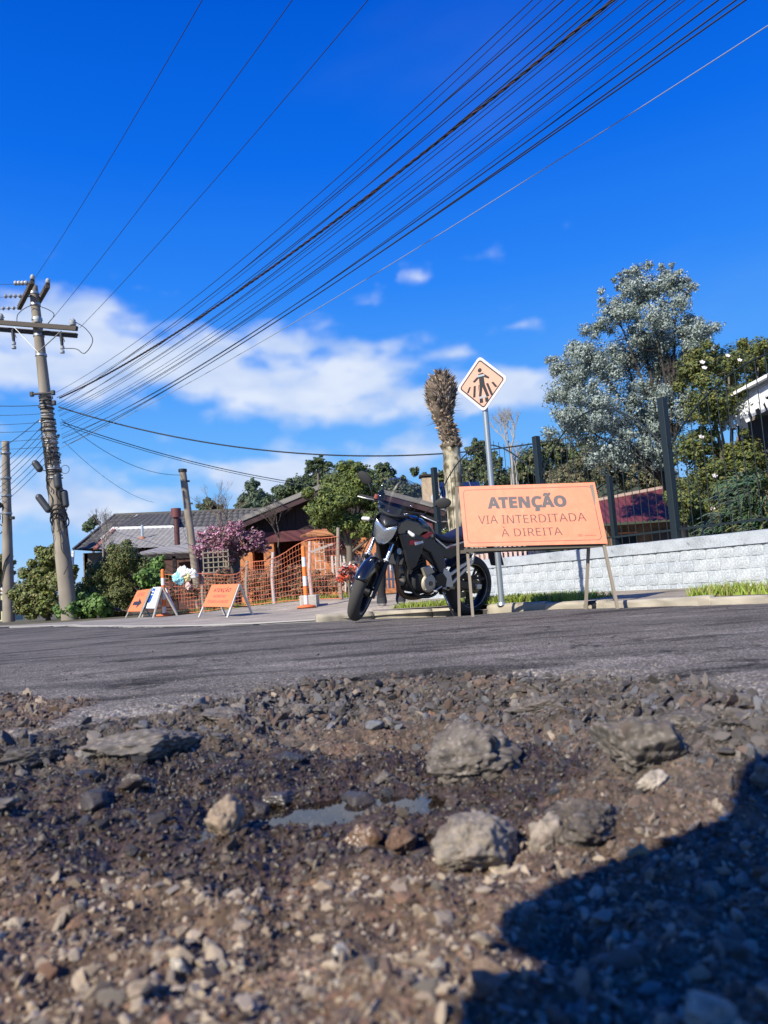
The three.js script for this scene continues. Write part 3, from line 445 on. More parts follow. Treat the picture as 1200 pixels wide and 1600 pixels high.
// ================================================================ BLOCK WALL AND FENCE
{
  const wall = thing('block_wall', 'low pale blue painted wall of rough split blocks under the fence', 'wall');
  M.blockPaint = std([1.08, 1.21, 1.33], 0.85, 0, { map: concreteMap, bumpMap: concreteBump, bumpScale: 0.004 });
  M.blockPaint2 = std([1.0, 1.13, 1.26], 0.88, 0, { map: concreteMap, bumpMap: concreteBump, bumpScale: 0.004 });
  M.blockPaint3 = std([1.14, 1.26, 1.37], 0.85, 0, { map: concreteMap, bumpMap: concreteBump, bumpScale: 0.004 });
  const L = 8.7, turn = Math.atan2(-WU[1], WU[0]); // local x runs along the wall, local z faces the road
  wall.position.set(WALL0[0], 0, WALL0[1]); wall.rotation.y = Math.atan2(WN[0], WN[1]) ; // +z -> WN
  // with +z facing the road, +x runs towards the camera side; so run in -x
  const core = part('core', metreUV(box(L, 0.5, 0.10, -L / 2, 0.2, -0.048)), std([0.44, 0.475, 0.505], 0.95, 0, { bumpMap: concreteBump, bumpScale: 0.004 }), wall);
  const cap = new THREE.BoxGeometry(L + 0.04, 0.12, 0.18, 90, 4, 6); { const p = cap.attributes.position; for (let i = 0; i < p.count; i++) p.setXYZ(i, p.getX(i), p.getY(i) + 0.006 * fbm(p.getX(i) * 2, p.getZ(i) * 5, 1, 3) - (Math.abs(p.getZ(i)) > 0.085 && p.getY(i) > 0.05 ? 0.01 : 0), p.getZ(i) + 0.004 * fbm(p.getX(i) * 3, p.getY(i) * 8, 3, 3)); cap.computeVertexNormals(); }
  cap.translate(-L / 2, 0.505, -0.06); part('coping', metreUV(cap), M.blockPaint, wall);
  const variants = [...Array(7).keys()].map((k) => {
    const g = new THREE.BoxGeometry(0.297, 0.107, 0.06, 7, 4, 1), p = g.attributes.position;
    for (let i = 0; i < p.count; i++) { const x = p.getX(i), y = p.getY(i); if (p.getZ(i) > 0) { const edge = Math.min(0.1485 - Math.abs(x), 0.0535 - Math.abs(y)); p.setZ(i, 0.028 + (edge < 0.002 ? -0.012 : 0) + 0.012 * noise(x * 22 + k * 9, y * 40, k) + 0.005 * noise(x * 60, y * 70, k * 3)); } if (Math.abs(Math.abs(x) - 0.1485) < 1e-4) p.setX(i, x * (1 - 0.015 * Math.abs(noise(y * 30, k)))); }
    return metreUV(g);
  });
  const r = rng(21);
  for (let row = 0; row < 4; row++) for (let s = row % 2 ? -0.15 : 0; s < L - 0.15; s += 0.303) { const m = part('block', variants[Math.floor(r() * 7)], [M.blockPaint, M.blockPaint2, M.blockPaint3][Math.floor(r() * 3)], wall); m.position.set(-s - 0.151, 0.395 - row * 0.113, -0.012 + 0.004 * r()); m.rotation.z = (r() - 0.5) * 0.02; }

  const fence = thing('iron_fence', 'dark iron fence of thin bars with arched tops standing on the block wall', 'fence');
  fence.position.copy(wall.position); fence.rotation.copy(wall.rotation);
  M.iron = std([0.018, 0.028, 0.032], 0.5, 0.3);
  const posts = [0.95, 3.4, 5.36, 7.68];
  for (const s of posts) part('post', rbox(0.075, 1.48, 0.075, -s, 1.29, -0.06, 0.006), M.iron, fence);
  for (const s of [4.25, 2.2, 6.5]) part('short_post', rbox(0.055, 0.8, 0.055, -s, 0.95, -0.09, 0.005), M.iron, fence);
  const barGeo = new Map();
  for (let k = 0; k < posts.length - 1; k++) {
    const a = posts[k], b = posts[k + 1], w = b - a, top = (t) => 1.45 + 0.68 * Math.sin(Math.PI * t) ** 0.8, arc = [];
    for (let i = 0; i <= 16; i++) arc.push(V(-(a + w * i / 16), top(i / 16), -0.06)); part('arched_rail', tube(arc, 0.009, 40, 6), M.iron, fence);
    for (const y of [0.66]) part('rail', box(w - 0.08, 0.022, 0.014, -(a + b) / 2, y, -0.06), M.iron, fence);
    const n = Math.round(w / 0.105); for (let i = 1; i < n; i++) { const t = i / n, h = top(t) + 0.06; const m = part('bar', rod(V(0, 0.565, 0), V(0, h, 0), 0.0042, 0.0042, 6), M.iron, fence); m.position.set(-(a + w * t), 0, -0.06); }
  }
}

// ================================================================ SIGNS
function quadPanel(bl, br, tr, tl, thick) { // a flat board with its print on the front face
  const n = br.clone().sub(bl).cross(tl.clone().sub(bl)).normalize().multiplyScalar(thick), c = [bl, br, tr, tl], d = c.map((p) => p.clone().sub(n));
  const f = new THREE.BufferGeometry(); f.setAttribute('position', new THREE.Float32BufferAttribute(c.flatMap((p) => [p.x, p.y, p.z]), 3)); f.setAttribute('uv', new THREE.Float32BufferAttribute([0, 0, 1, 0, 1, 1, 0, 1], 2)); f.setIndex([0, 1, 2, 0, 2, 3]); f.computeVertexNormals();
  const pos = []; const quad = (a, b, e, g) => pos.push(...[a, b, e, a, e, g].flatMap((p) => [p.x, p.y, p.z])); quad(d[1], d[0], d[3], d[2]); for (let i = 0; i < 4; i++) { const j = (i + 1) % 4; quad(d[i], d[j], c[j], c[i]); }
  const b = new THREE.BufferGeometry(); b.setAttribute('position', new THREE.Float32BufferAttribute(pos, 3)); b.computeVertexNormals();
  return [f, clean(b)];
}
function wear(x, w, h, seed, n, tone) { const r = rng(seed); for (let i = 0; i < n; i++) { x.fillStyle = `rgba(${tone},${0.03 + 0.07 * r()})`; x.beginPath(); x.ellipse(r() * w, r() * h, (8 + 60 * r()) * w / 1000, (4 + 26 * r()) * w / 1000, r() * 3, 0, 6.3); x.fill(); } for (let i = 0; i < n; i++) { x.fillStyle = `rgba(110,60,40,${0.25 * r()})`; x.beginPath(); x.arc(r() * w, r() * h, (1 + 3 * r()) * w / 1000, 0, 6.3); x.fill(); } }
function roundRect(x, a, b, w, h, r) { x.beginPath(); x.moveTo(a + r, b); x.arcTo(a + w, b, a + w, b + h, r); x.arcTo(a + w, b + h, a, b + h, r); x.arcTo(a, b + h, a, b, r); x.arcTo(a, b, a + w, b, r); x.closePath(); }
function fitText(x, text, font, cx, cy, width, height, thin, tw) { x.save(); x.font = `${font.replace('SIZE', '100px')}`; x.textAlign = 'center'; x.textBaseline = 'alphabetic'; const w = x.measureText(text).width; x.translate(cx, cy); x.scale(width / w, height / 72); x.fillText(text, 0, 0); if (thin) { x.strokeStyle = thin; x.lineWidth = tw; x.strokeText(text, 0, 0); } x.restore(); }
M.legWood = std([0.3, 0.25, 0.19], 0.85); M.legDark = std([0.1, 0.085, 0.065], 0.8); M.boardBack = std([0.16, 0.13, 0.1], 0.8);
{
  const t = thing('road_works_sign', 'large orange board on wooden legs reading ATENÇÃO VIA INTERDITADA À DIREITA beside the motorcycle', 'sign');
  const tl = V(0.672, 1.118, -6.74), tr = V(1.752, 1.024, -6.32), br = V(1.775, 0.508, -6.2), bl = V(0.668, 0.58, -6.62);
  const [f, b] = quadPanel(bl, br, tr, tl, 0.008);
  const map = canvasTex(1536, 700, (x, w, h) => {
    x.fillStyle = '#e67f58'; x.fillRect(0, 0, w, h); wear(x, w, h, 5, 90, '255,190,150'); wear(x, w, h, 9, 60, '205,85,50'); { const r = rng(3); x.strokeStyle = 'rgba(120,60,40,0.35)'; for (let i = 0; i < 26; i++) { const a = r() * w, b = r() * h; x.lineWidth = 1 + 2 * r(); x.beginPath(); x.moveTo(a, b); x.lineTo(a + (r() - 0.5) * 90, b + (r() - 0.5) * 40); x.stroke(); } }
    x.strokeStyle = '#6f3b30'; x.lineWidth = 8; roundRect(x, 48, 44, w - 96, h - 88, 44); x.stroke();
    x.fillStyle = '#463f44'; fitText(x, 'ATENÇÃO', '900 SIZE sans-serif', w * 0.5, 262, 880, 122, '#463f44', 4);
    x.strokeStyle = '#574a4d';
    x.fillStyle = '#3a1f1d'; fitText(x, 'VIA INTERDITADA', '400 SIZE sans-serif', w * 0.51, 440, 1180, 96, '#e67f58', 0.9); fitText(x, 'À DIREITA', '400 SIZE sans-serif', w * 0.5, 592, 660, 92, '#e67f58', 0.9); wear(x, w, h, 15, 14, '250,170,130');
    x.fillStyle = '#a8503a'; x.fillRect(1255, 590, 46, 9); x.fillRect(1255, 604, 46, 9); x.fillRect(1320, 600, 118, 9);
  });
  part('board_face', f, new THREE.MeshStandardMaterial({ map, roughness: 0.55 }), t); part('board', b, M.boardBack, t);
  const leg = (a, c, w, m) => part('leg', bar(a, c, w, 0.022), m, t);
  leg(V(0.69, ground(0.69, -6.6), -6.6), tl.clone().add(V(0.03, -0.02, -0.012)), 0.03, M.legWood);
  leg(V(1.79, ground(1.79, -6.15), -6.15), tr.clone().add(V(-0.03, -0.02, -0.012)), 0.03, M.legWood);
  leg(V(0.604, ground(0.604, -6.92), -6.92), V(0.655, 1.12, -6.77), 0.032, M.legWood);
  leg(V(1.63, ground(1.63, -6.52), -6.52), V(1.735, 1.02, -6.36), 0.03, M.legWood);
  part('crossbar', bar(V(0.67, 0.553, -6.66), V(1.75, 0.50, -6.25), 0.03, 0.03), M.legDark, t);
  part('rear_crossbar', bar(V(0.63, 0.55, -6.86), V(1.68, 0.50, -6.46), 0.025, 0.03), M.legDark, t);
}
{
  const t = thing('crossing_sign', 'faded diamond sign with a walking figure on a thin grey post', 'sign', [1.09, 0.03, -7.62]);
  part('post', merge([rod(V(0, 0, 0), V(-0.004, 2.32, 0), 0.029, 0.029, 16), rod(V(0, 0, 0), V(0, 0.03, 0), 0.05, 0.04, 16)]), std([0.34, 0.38, 0.4], 0.45, 0.55), t);
  const R = 0.288, sh = new THREE.Shape(), c = 0.045; // diamond with rounded corners
  const P = [[0, R], [R, 0], [0, -R], [-R, 0]]; for (let i = 0; i < 4; i++) { const p = P[i], a = P[(i + 3) % 4], b = P[(i + 1) % 4], k = c / (R * Math.SQRT2); const s = [mix(p[0], a[0], k), mix(p[1], a[1], k)], e = [mix(p[0], b[0], k), mix(p[1], b[1], k)]; i ? sh.lineTo(...s) : sh.moveTo(...s); sh.quadraticCurveTo(...p, ...e); } sh.closePath();
  const face = new THREE.ShapeGeometry(sh, 8), uv = face.attributes.uv, p = face.attributes.position; for (let i = 0; i < p.count; i++) uv.setXY(i, (p.getX(i) + R) / (2 * R), (p.getY(i) + R) / (2 * R));
  const map = canvasTex(768, 768, (x, w) => {
    const k = w / 768; x.fillStyle = '#dccfc8'; x.fillRect(0, 0, w, w); const diamond = (d, r) => { x.save(); x.translate(w / 2, w / 2); x.rotate(Math.PI / 4); roundRect(x, -d, -d, 2 * d, 2 * d, r); x.restore(); };
    diamond(238 * k, 36); x.fillStyle = '#161616'; x.fill(); diamond(222 * k, 26); x.fillStyle = '#dfa78c'; x.fill(); wear(x, w, w, 4, 12, '250,225,210');
    x.fillStyle = '#151515'; x.strokeStyle = '#151515'; const pg = (a) => { x.beginPath(); a.forEach(([u, v], i) => (i ? x.lineTo(u * k, v * k) : x.moveTo(u * k, v * k))); x.closePath(); x.fill(); };
    x.beginPath(); x.arc(372 * k, 196 * k, 30 * k, 0, 6.3); x.fill();
    pg([[346, 242], [412, 236], [438, 262], [505, 318], [494, 338], [424, 300], [430, 400], [482, 570], [440, 574], [392, 430], [362, 574], [324, 570], [352, 400], [350, 300], [288, 348], [262, 342], [258, 326], [322, 280]]);
    pg([[192, 392], [222, 392], [182, 470], [150, 470]]); pg([[262, 392], [296, 392], [276, 548], [240, 548]]); pg([[446, 392], [480, 392], [540, 566], [504, 566]]); pg([[524, 392], [558, 392], [612, 470], [576, 470]]); pg([[336, 580], [384, 580], [384, 642], [332, 642]]); pg([[414, 580], [462, 580], [466, 642], [418, 642]]); pg([[336, 392], [350, 392], [330, 470], [326, 470]]);
  });
  const g = new THREE.Group(); // parts only: face and plate turn towards the traffic
  const T = new THREE.Matrix4().makeRotationY(-34 * RAD).setPosition(-0.02, 2.215, 0.035);
  part('sign_face', face.clone().translate(0, 0, 0.003).applyMatrix4(T), new THREE.MeshStandardMaterial({ map, roughness: 0.45 }), t);
  part('plate', slab(sh, 0.004).translate(0, 0, -0.003).applyMatrix4(T), std([0.45, 0.46, 0.47], 0.5, 0.6), t);
  for (const y of [2.08, 2.3]) part('clamp', rbox(0.09, 0.025, 0.075, -0.005, y, 0.004, 0.004, 0, -34 * RAD, 0), std([0.35, 0.37, 0.38], 0.5, 0.6), t);
}
function trestle(name, label, feet, tops, foot2, map, panelFrom, panelTo) { // A-frame: two front legs, two rear legs, a board on the front legs
  const t = thing(name, label, 'sign'); const lw = std([0.62, 0.58, 0.5], 0.7);
  for (let i = 0; i < 2; i++) { part('leg', bar(feet[i], tops[i], 0.035, 0.025), lw, t); part('leg', bar(foot2[i], tops[i], 0.035, 0.025), lw, t); }
  const at = (i, k) => feet[i].clone().lerp(tops[i], k), n = feet[1].clone().sub(feet[0]).cross(tops[0].clone().sub(feet[0])).normalize().multiplyScalar(0.022);
  const [f, b] = quadPanel(at(0, panelFrom).add(n), at(1, panelFrom).add(n), at(1, panelTo).add(n), at(0, panelTo).add(n), 0.008);
  part('board_face', f, new THREE.MeshStandardMaterial({ map, roughness: 0.55 }), t); part('board', b, M.boardBack, t);
  part('crossbar', bar(foot2[0].clone().lerp(tops[0], 0.3), foot2[1].clone().lerp(tops[1], 0.3), 0.03, 0.02), M.legDark, t);
}
{
  const y = (x, z) => land(x, z);
  const text = (draw) => canvasTex(768, 560, (x, w, h) => { x.fillStyle = '#f0834f'; x.fillRect(0, 0, w, h); wear(x, w, h, 3, 30, '255,190,150'); draw(x, w, h); });
  trestle('road_works_sign', 'orange trestle sign reading ATENÇÃO HOMENS TRABALHANDO in front of the orange netting', [V(-3.34, -0.01, -13.5), V(-2.58, -0.035, -12.2)], [V(-3.12, 0.535, -13.72), V(-2.40, 0.495, -12.42)], [V(-2.98, -0.01, -13.95), V(-2.24, -0.03, -12.62)], text((x, w) => { x.fillStyle = '#5a2a26'; fitText(x, 'ATENÇÃO', 'italic 800 SIZE sans-serif', w / 2, 190, 500, 90); x.fillStyle = '#c4503a'; fitText(x, 'HOMENS', '600 SIZE sans-serif', w / 2, 330, 370, 72); fitText(x, 'TRABALHANDO', '600 SIZE sans-serif', w / 2, 465, 590, 72); }), 0.32, 1);
  trestle('road_works_sign', 'orange trestle sign with a dark arrow, leftmost of the two by the hedge', [V(-6.5, -0.01, -19.0), V(-5.75, -0.02, -17.7)], [V(-6.2, 0.62, -19.1), V(-5.5, 0.62, -17.85)], [V(-6.0, -0.01, -19.3), V(-5.2, -0.02, -18.1)], text((x, w, h) => { x.fillStyle = '#c9543c'; fitText(x, 'DESVIO', '800 SIZE sans-serif', w / 2, 170, 420, 100); x.fillStyle = '#2d2a35'; x.beginPath(); [[140, 300], [420, 300], [420, 220], [640, 350], [420, 480], [420, 400], [140, 400]].forEach(([a, b], i) => (i ? x.lineTo(a, b) : x.moveTo(a, b))); x.fill(); }), 0.22, 1);
  trestle('road_works_sign', 'white and blue trestle sign right of the orange arrow sign', [V(-5.78, -0.02, -18.0), V(-5.06, -0.02, -16.5)], [V(-5.5, 0.66, -18.1), V(-4.88, 0.625, -16.62)], [V(-5.3, -0.02, -18.3), V(-4.62, -0.02, -16.8)], canvasTex(512, 512, (x, w, h) => { x.fillStyle = '#e6ecf2'; x.fillRect(0, 0, w, h); x.fillStyle = '#1d4fae'; roundRect(x, 30, 30, 210, 250, 30); x.fill(); x.beginPath(); x.arc(135, 280, 100, 0, 6.3); x.fill(); x.fillStyle = '#dfe8f5'; x.fillRect(70, 90, 130, 36); x.fillRect(70, 160, 130, 30); x.fillStyle = '#8fa3bd'; for (let i = 0; i < 6; i++) x.fillRect(300, 70 + i * 62, 150 - (i % 3) * 30, 20); }), 0.3, 1);
}

// ================================================================ PALM STUMP
{
  const t = thing('palm_stump', 'headless palm trunk with a shaggy top behind the dark fence post', 'palm', [1.2, 0.4, -12.4]);
  const p = (x, y) => V(x - 1.2, y - 0.4, 0), r = rng(5);
  const bark = new THREE.MeshStandardMaterial({ vertexColors: true, roughness: 0.95 });
  const path = [], rad = []; for (let i = 0; i <= 110; i++) { const k = i / 110, y = mix(0.35, 2.55, k); path.push(p(1.22 - 0.05 * k - 0.03 * Math.sin(k * 3), y)); rad.push(0.155 - 0.01 * k + 0.006 * Math.sin(y * 21)); }
  part('trunk', paint(limb(path, rad, 40, 0.09, 3), (x, y, z) => { const n = fbm(x * 9, y * 5, z * 9, 4), q = S(0.0, 0.22, fbm(x * 10 + 4, y * 6, z * 10, 4)); return [mix(0.44, 0.1, q) * (1 + 1.5 * n), mix(0.39, 0.08, q) * (1 + 1.5 * n), mix(0.27, 0.045, q) * (1 + 1.5 * n)]; }), bark, t);
  const path2 = [], rad2 = []; const prof = [[2.44, 0.16], [2.5, 0.185], [2.56, 0.165], [2.66, 0.15], [2.78, 0.155], [2.9, 0.15], [3.02, 0.165], [3.12, 0.2], [3.25, 0.235], [3.4, 0.25], [3.52, 0.235], [3.62, 0.185], [3.7, 0.1], [3.76, 0.03]]; for (const [y, w] of prof) { path2.push(p(1.17 - 0.11 * S(2.5, 3.1, y) + 0.03 * S(3.2, 3.7, y), y)); rad2.push(w * 0.88); }
  part('crown_stub', paint(limb(path2, rad2.map((w, i) => w * (0.9 + 0.12 * Math.sin(i * 2.3))), 26, 0.55, 9), (x, y, z) => { const n = 0.9 + 0.9 * fbm(x * 14, y * 14, z * 14, 3); return [0.15 * n, 0.115 * n, 0.08 * n]; }), bark, t);
  const list = []; const curve = new THREE.CatmullRomCurve3(path2);
  for (let i = 0; i < 1100; i++) { // cut leaf bases, pointing up and out
    const u = 0.02 + 0.96 * r() ** 0.8, c = curve.getPointAt(u), k = c.y + 0.4; let w = 0.15; for (let j = 0; j < prof.length - 1; j++) if (k >= prof[j][0] && k <= prof[j + 1][0]) w = mix(prof[j][1], prof[j + 1][1], (k - prof[j][0]) / (prof[j + 1][0] - prof[j][0]));
    const a = r() * 6.283, up = k > 3.05 ? 0.5 + 0.9 * r() : -0.2 + 0.7 * r(), l = k > 3.05 ? 0.04 + 0.12 * r() ** 2 : 0.03 + 0.07 * r() ** 2; const g = new THREE.ConeGeometry(0.012 + 0.03 * r() ** 2, l, 4, 1); g.translate(0, l * 0.4, 0); g.scale(1, 1, 0.55);
    const d = V(Math.cos(a), up, Math.sin(a)).normalize(); g.applyQuaternion(new THREE.Quaternion().setFromUnitVectors(V(0, 1, 0), d)); g.translate(c.x + Math.cos(a) * w * 0.85, c.y, c.z + Math.sin(a) * w * 0.85);
    const q = r(), tone = q < 0.35 ? [0.46, 0.36, 0.27] : q < 0.65 ? [0.26, 0.19, 0.13] : [0.09, 0.07, 0.05]; list.push(paint(g, () => tone));
  }
  for (let i = 0; i < 26; i++) { const a = r() * 6.283, y = 2.85 + 0.5 * r(), g = new THREE.ConeGeometry(0.006, 0.14 + 0.12 * r(), 3); g.applyQuaternion(new THREE.Quaternion().setFromUnitVectors(V(0, 1, 0), V(Math.cos(a), -0.4 + 0.6 * r(), Math.sin(a)).normalize())); g.translate(-0.12 + Math.cos(a) * 0.25, y - 0.4, Math.sin(a) * 0.25); list.push(paint(g, () => [0.12, 0.1, 0.06])); }
  part('leaf_bases', merge(list, true), bark, t);
}

// ================================================================ MOTORCYCLE (x forward, y up, its left side towards -z)
{
  const A = V(0.78, 0, -8.0), B = V(-0.27, 0, -7.1); A.y = ground(A.x, A.z); B.y = ground(B.x, B.z);
  const t = thing('motorcycle', 'black naked motorcycle with a tall clear windscreen leaning on its side stand', 'motorcycle', [A.x, A.y, A.z]);
  t.rotation.order = 'YXZ'; t.rotation.set(-8 * RAD, Math.atan2(-(B.z - A.z), B.x - A.x), Math.atan2(B.y - A.y, 1.39));
  const black = new THREE.MeshPhysicalMaterial({ roughness: 0.28, clearcoat: 1, clearcoatRoughness: 0.08 }); black.color.setRGB(0.006, 0.007, 0.010);
  const satin = std([0.011, 0.0115, 0.013], 0.4), matt = std([0.02, 0.02, 0.021], 0.75), plastic = std([0.022, 0.0225, 0.025], 0.36), grey = std([0.05, 0.051, 0.054], 0.4, 0.2), silver = std([0.62, 0.61, 0.59], 0.4, 0.5), chrome = std([0.75, 0.76, 0.77], 0.12, 1), alloy = std([0.36, 0.33, 0.27], 0.55, 0.5), gold = std([0.5, 0.44, 0.33], 0.6, 0.25), red = std([0.42, 0.012, 0.03], 0.35), whiteTrim = std([0.72, 0.72, 0.72], 0.4), rubber = std([0.022, 0.021, 0.020], 0.85), navy = std([0.014, 0.016, 0.034], 0.55), lensW = std([0.8, 0.78, 0.72], 0.15);
  const tread = std([0.055, 0.051, 0.047], 0.95, 0, { bumpMap: concreteBump, bumpScale: 0.004 });
  // steering: everything that turns with the bars
  const axisP = V(1.13, 0.85, 0), axisD = V(-0.42, 0.907, 0).normalize(), steer = new THREE.Matrix4().makeTranslation(axisP.x, axisP.y, 0).multiply(new THREE.Matrix4().makeRotationAxis(axisD, 40 * RAD)).multiply(new THREE.Matrix4().makeTranslation(-axisP.x, -axisP.y, 0));
  const st = (g) => g.applyMatrix4(steer);
  const id = (g) => g;
  function wheel(name, cx, R, w, rimR, turn, spokes) {
    const g = new THREE.Group(); g.name = name; t.add(g);
    const prof = []; for (let i = 0; i <= 18; i++) { const a = mix(-1.05, 1.05, i / 18) * Math.PI / 2 * 1.12; prof.push([R - (R - rimR) * 0.97 * (1 - Math.cos(a)) / (1 - Math.cos(1.85)) , Math.sin(a) * w / 2 * (Math.abs(a) > 1.2 ? 0.97 : 1)]); }
    const pts = [[rimR, -w * 0.32], ...prof, [rimR, w * 0.32]].map(([r, z]) => new THREE.Vector2(Math.max(r, rimR), z));
    const place = (geo) => turn(geo.rotateX(Math.PI / 2).translate(cx, R, 0));
    part('tyre', place(new THREE.LatheGeometry(pts, 72)), tread, g);
    part('rim', place(new THREE.LatheGeometry([[rimR + 0.006, -w * 0.36], [rimR - 0.006, -w * 0.36], [rimR - 0.022, -w * 0.2], [rimR - 0.024, w * 0.2], [rimR - 0.006, w * 0.36], [rimR + 0.006, w * 0.36]].map(([r, z]) => new THREE.Vector2(r, z)), 60)), std([0.03, 0.03, 0.032], 0.3, 0.6), g);
    part('rim_edge', place(merge([new THREE.TorusGeometry(rimR, 0.0035, 6, 60).rotateX(Math.PI / 2).translate(0, w * 0.37, 0), new THREE.TorusGeometry(rimR, 0.0035, 6, 60).rotateX(Math.PI / 2).translate(0, -w * 0.37, 0)])), silver, g);
    const sp = []; for (let i = 0; i < spokes; i++) for (const s of [-0.16, 0.16]) { const a = i / spokes * 2 * Math.PI + 0.3; sp.push(bar(V(Math.cos(a) * 0.045, 0, Math.sin(a) * 0.045), V(Math.cos(a + s) * (rimR - 0.012), 0, Math.sin(a + s) * (rimR - 0.012)), 0.024, 0.014)); }
    for (let i = 0; i < spokes * 2; i++) part('spoke', place(sp[i]), std([0.03, 0.03, 0.033], 0.35, 0.5), g);
    part('hub', place(new THREE.CylinderGeometry(0.05, 0.05, w * 1.15, 24)), satin, g);
    part('brake_disc', place(new THREE.RingGeometry(0.075, rimR * 0.62, 48).rotateX(Math.PI / 2).translate(0, w * 0.62, 0)), std([0.3, 0.3, 0.31], 0.35, 0.9), g);
    return g;
  }
  wheel('rear_wheel', 0, 0.314, 0.142, 0.222, id, 5);
  wheel('front_wheel', 1.386, 0.293, 0.112, 0.218, st, 5);
  // fork
  const fa = V(1.386, 0.293, 0), f = (k, z) => fa.clone().addScaledVector(axisD, k).setZ(z);
  const fork = new THREE.Group(); fork.name = 'fork'; t.add(fork);
  for (const z of [-0.092, 0.092]) {
    part('slider', st(merge([rod(f(-0.04, z), f(0.30, z), 0.029, 0.027, 18), rod(f(0.295, z), f(0.325, z), 0.031, 0.031, 18)])), satin, fork);
    part('stanchion', st(rod(f(0.30, z), f(0.70, z), 0.0185, 0.0185, 18)), chrome, fork);
    part('seal_ring', st(rod(f(0.326, z), f(0.338, z), 0.03, 0.027, 18)), whiteTrim, fork);
  }
  part('triple_clamp', st(merge([rbox(0.07, 0.035, 0.25, ...f(0.52, 0).toArray(), 0.012, 0, 0, 25 * RAD), rbox(0.07, 0.03, 0.25, ...f(0.71, 0).toArray(), 0.012, 0, 0, 25 * RAD)])), satin, fork);
  part('axle', st(rod(f(0, -0.125), f(0, 0.125), 0.014, 0.014, 12)), silver, fork);
  part('brake_caliper', st(rbox(0.06, 0.1, 0.05, 1.30, 0.36, 0.1, 0.012, 0, 0, 0.4)), satin, fork);
  part('brake_hose', st(tube([V(1.30, 0.42, 0.11), V(1.24, 0.6, 0.14), V(1.2, 0.8, 0.12), V(1.08, 1.0, 0.18)], 0.006, 24, 6)), rubber, fork);
  // front mudguard: an arc that hugs the tyre, drawn down over its sides
  { const rings = []; for (let i = 0; i <= 22; i++) { const a = mix(28, 150, i / 22) * RAD, k = Math.sin(Math.PI * i / 22), w = 0.062 + 0.016 * k, R = 0.312, ring = []; for (let j = 0; j <= 12; j++) { const q = mix(-1, 1, j / 12), drop = 0.05 * Math.abs(q) ** 3 * (0.5 + 0.8 * k); ring.push(V(1.386 + Math.cos(a) * (R - drop + 0.012 * (1 - q * q)), 0.293 + Math.sin(a) * (R - drop + 0.012 * (1 - q * q)), q * w)); } for (let j = 12; j >= 0; j--) { const q = mix(-1, 1, j / 12), drop = 0.05 * Math.abs(q) ** 3 * (0.5 + 0.8 * k); ring.push(V(1.386 + Math.cos(a) * (R - 0.005 - drop + 0.012 * (1 - q * q)), 0.293 + Math.sin(a) * (R - 0.005 - drop + 0.012 * (1 - q * q)), q * w * 0.96)); } rings.push(ring); } part('front_mudguard', st(loft(rings)), black, t); }
  for (const z of [-0.075, 0.075]) part('mudguard_stay', st(slab([[1.26, 0.48], [1.40, 0.60], [1.34, 0.62], [1.22, 0.545]], 0.008, 0.002).translate(0, 0, z - 0.004)), satin, t);
  // headlight unit and cowl: shield-shaped sections lofted along the bike's length
  const shield = (x, k, dy, y0, pts) => pts.map(([z, y]) => V(x, y0 + dy + y * k, z * k));
  const half = [[0, -0.125], [0.035, -0.122], [0.07, -0.09], [0.098, -0.03], [0.112, 0.04], [0.108, 0.085], [0.06, 0.07], [0.025, 0.052], [0, 0.045]], full = [...half, ...half.slice(1, -1).reverse().map(([z, y]) => [-z, y])];
  part('headlight_shell', st(loft([shield(1.16, 0.8, 0.01, 0.865, full), shield(1.22, 1.03, 0.004, 0.862, full), shield(1.275, 1.06, 0, 0.858, full), shield(1.29, 1.02, 0, 0.857, full)], false)), satin, t);
  const lensMat = new THREE.MeshPhysicalMaterial({ roughness: 0.02, transmission: 1, thickness: 0, ior: 1.5 });
  const lensRings = [shield(1.285, 0.985, 0, 0.857, full), shield(1.315, 0.9, -0.004, 0.853, full), shield(1.328, 0.7, -0.008, 0.846, full), shield(1.336, 0.35, -0.012, 0.838, full)];
  const head = part('headlight_reflector', st((() => { const g = loft([shield(1.287, 0.96, 0, 0.857, full), shield(1.262, 0.86, 0, 0.855, full), shield(1.248, 0.5, 0, 0.85, full), shield(1.24, 0.12, 0, 0.845, full)], true); const p = g.attributes.position; for (let i = 0; i < p.count; i++) p.setX(i, p.getX(i) + 0.018 * noise(p.getY(i) * 55, p.getZ(i) * 55, 3)); g.computeVertexNormals(); return g; })()), std([0.6, 0.62, 0.62], 0.18, 0.85), t);
  part('lens', st(loft(lensRings)), lensMat, head);
  part('lens_facets', st(merge([...Array(7).keys()].map((i) => bar(V(1.275, 0.76 + 0.004 * Math.abs(i - 3) * 6, (i - 3) * 0.024), V(1.272, 0.895 - 0.003 * Math.abs(i - 3) * 4, (i - 3) * 0.027), 0.006, 0.01)))), chrome, head);
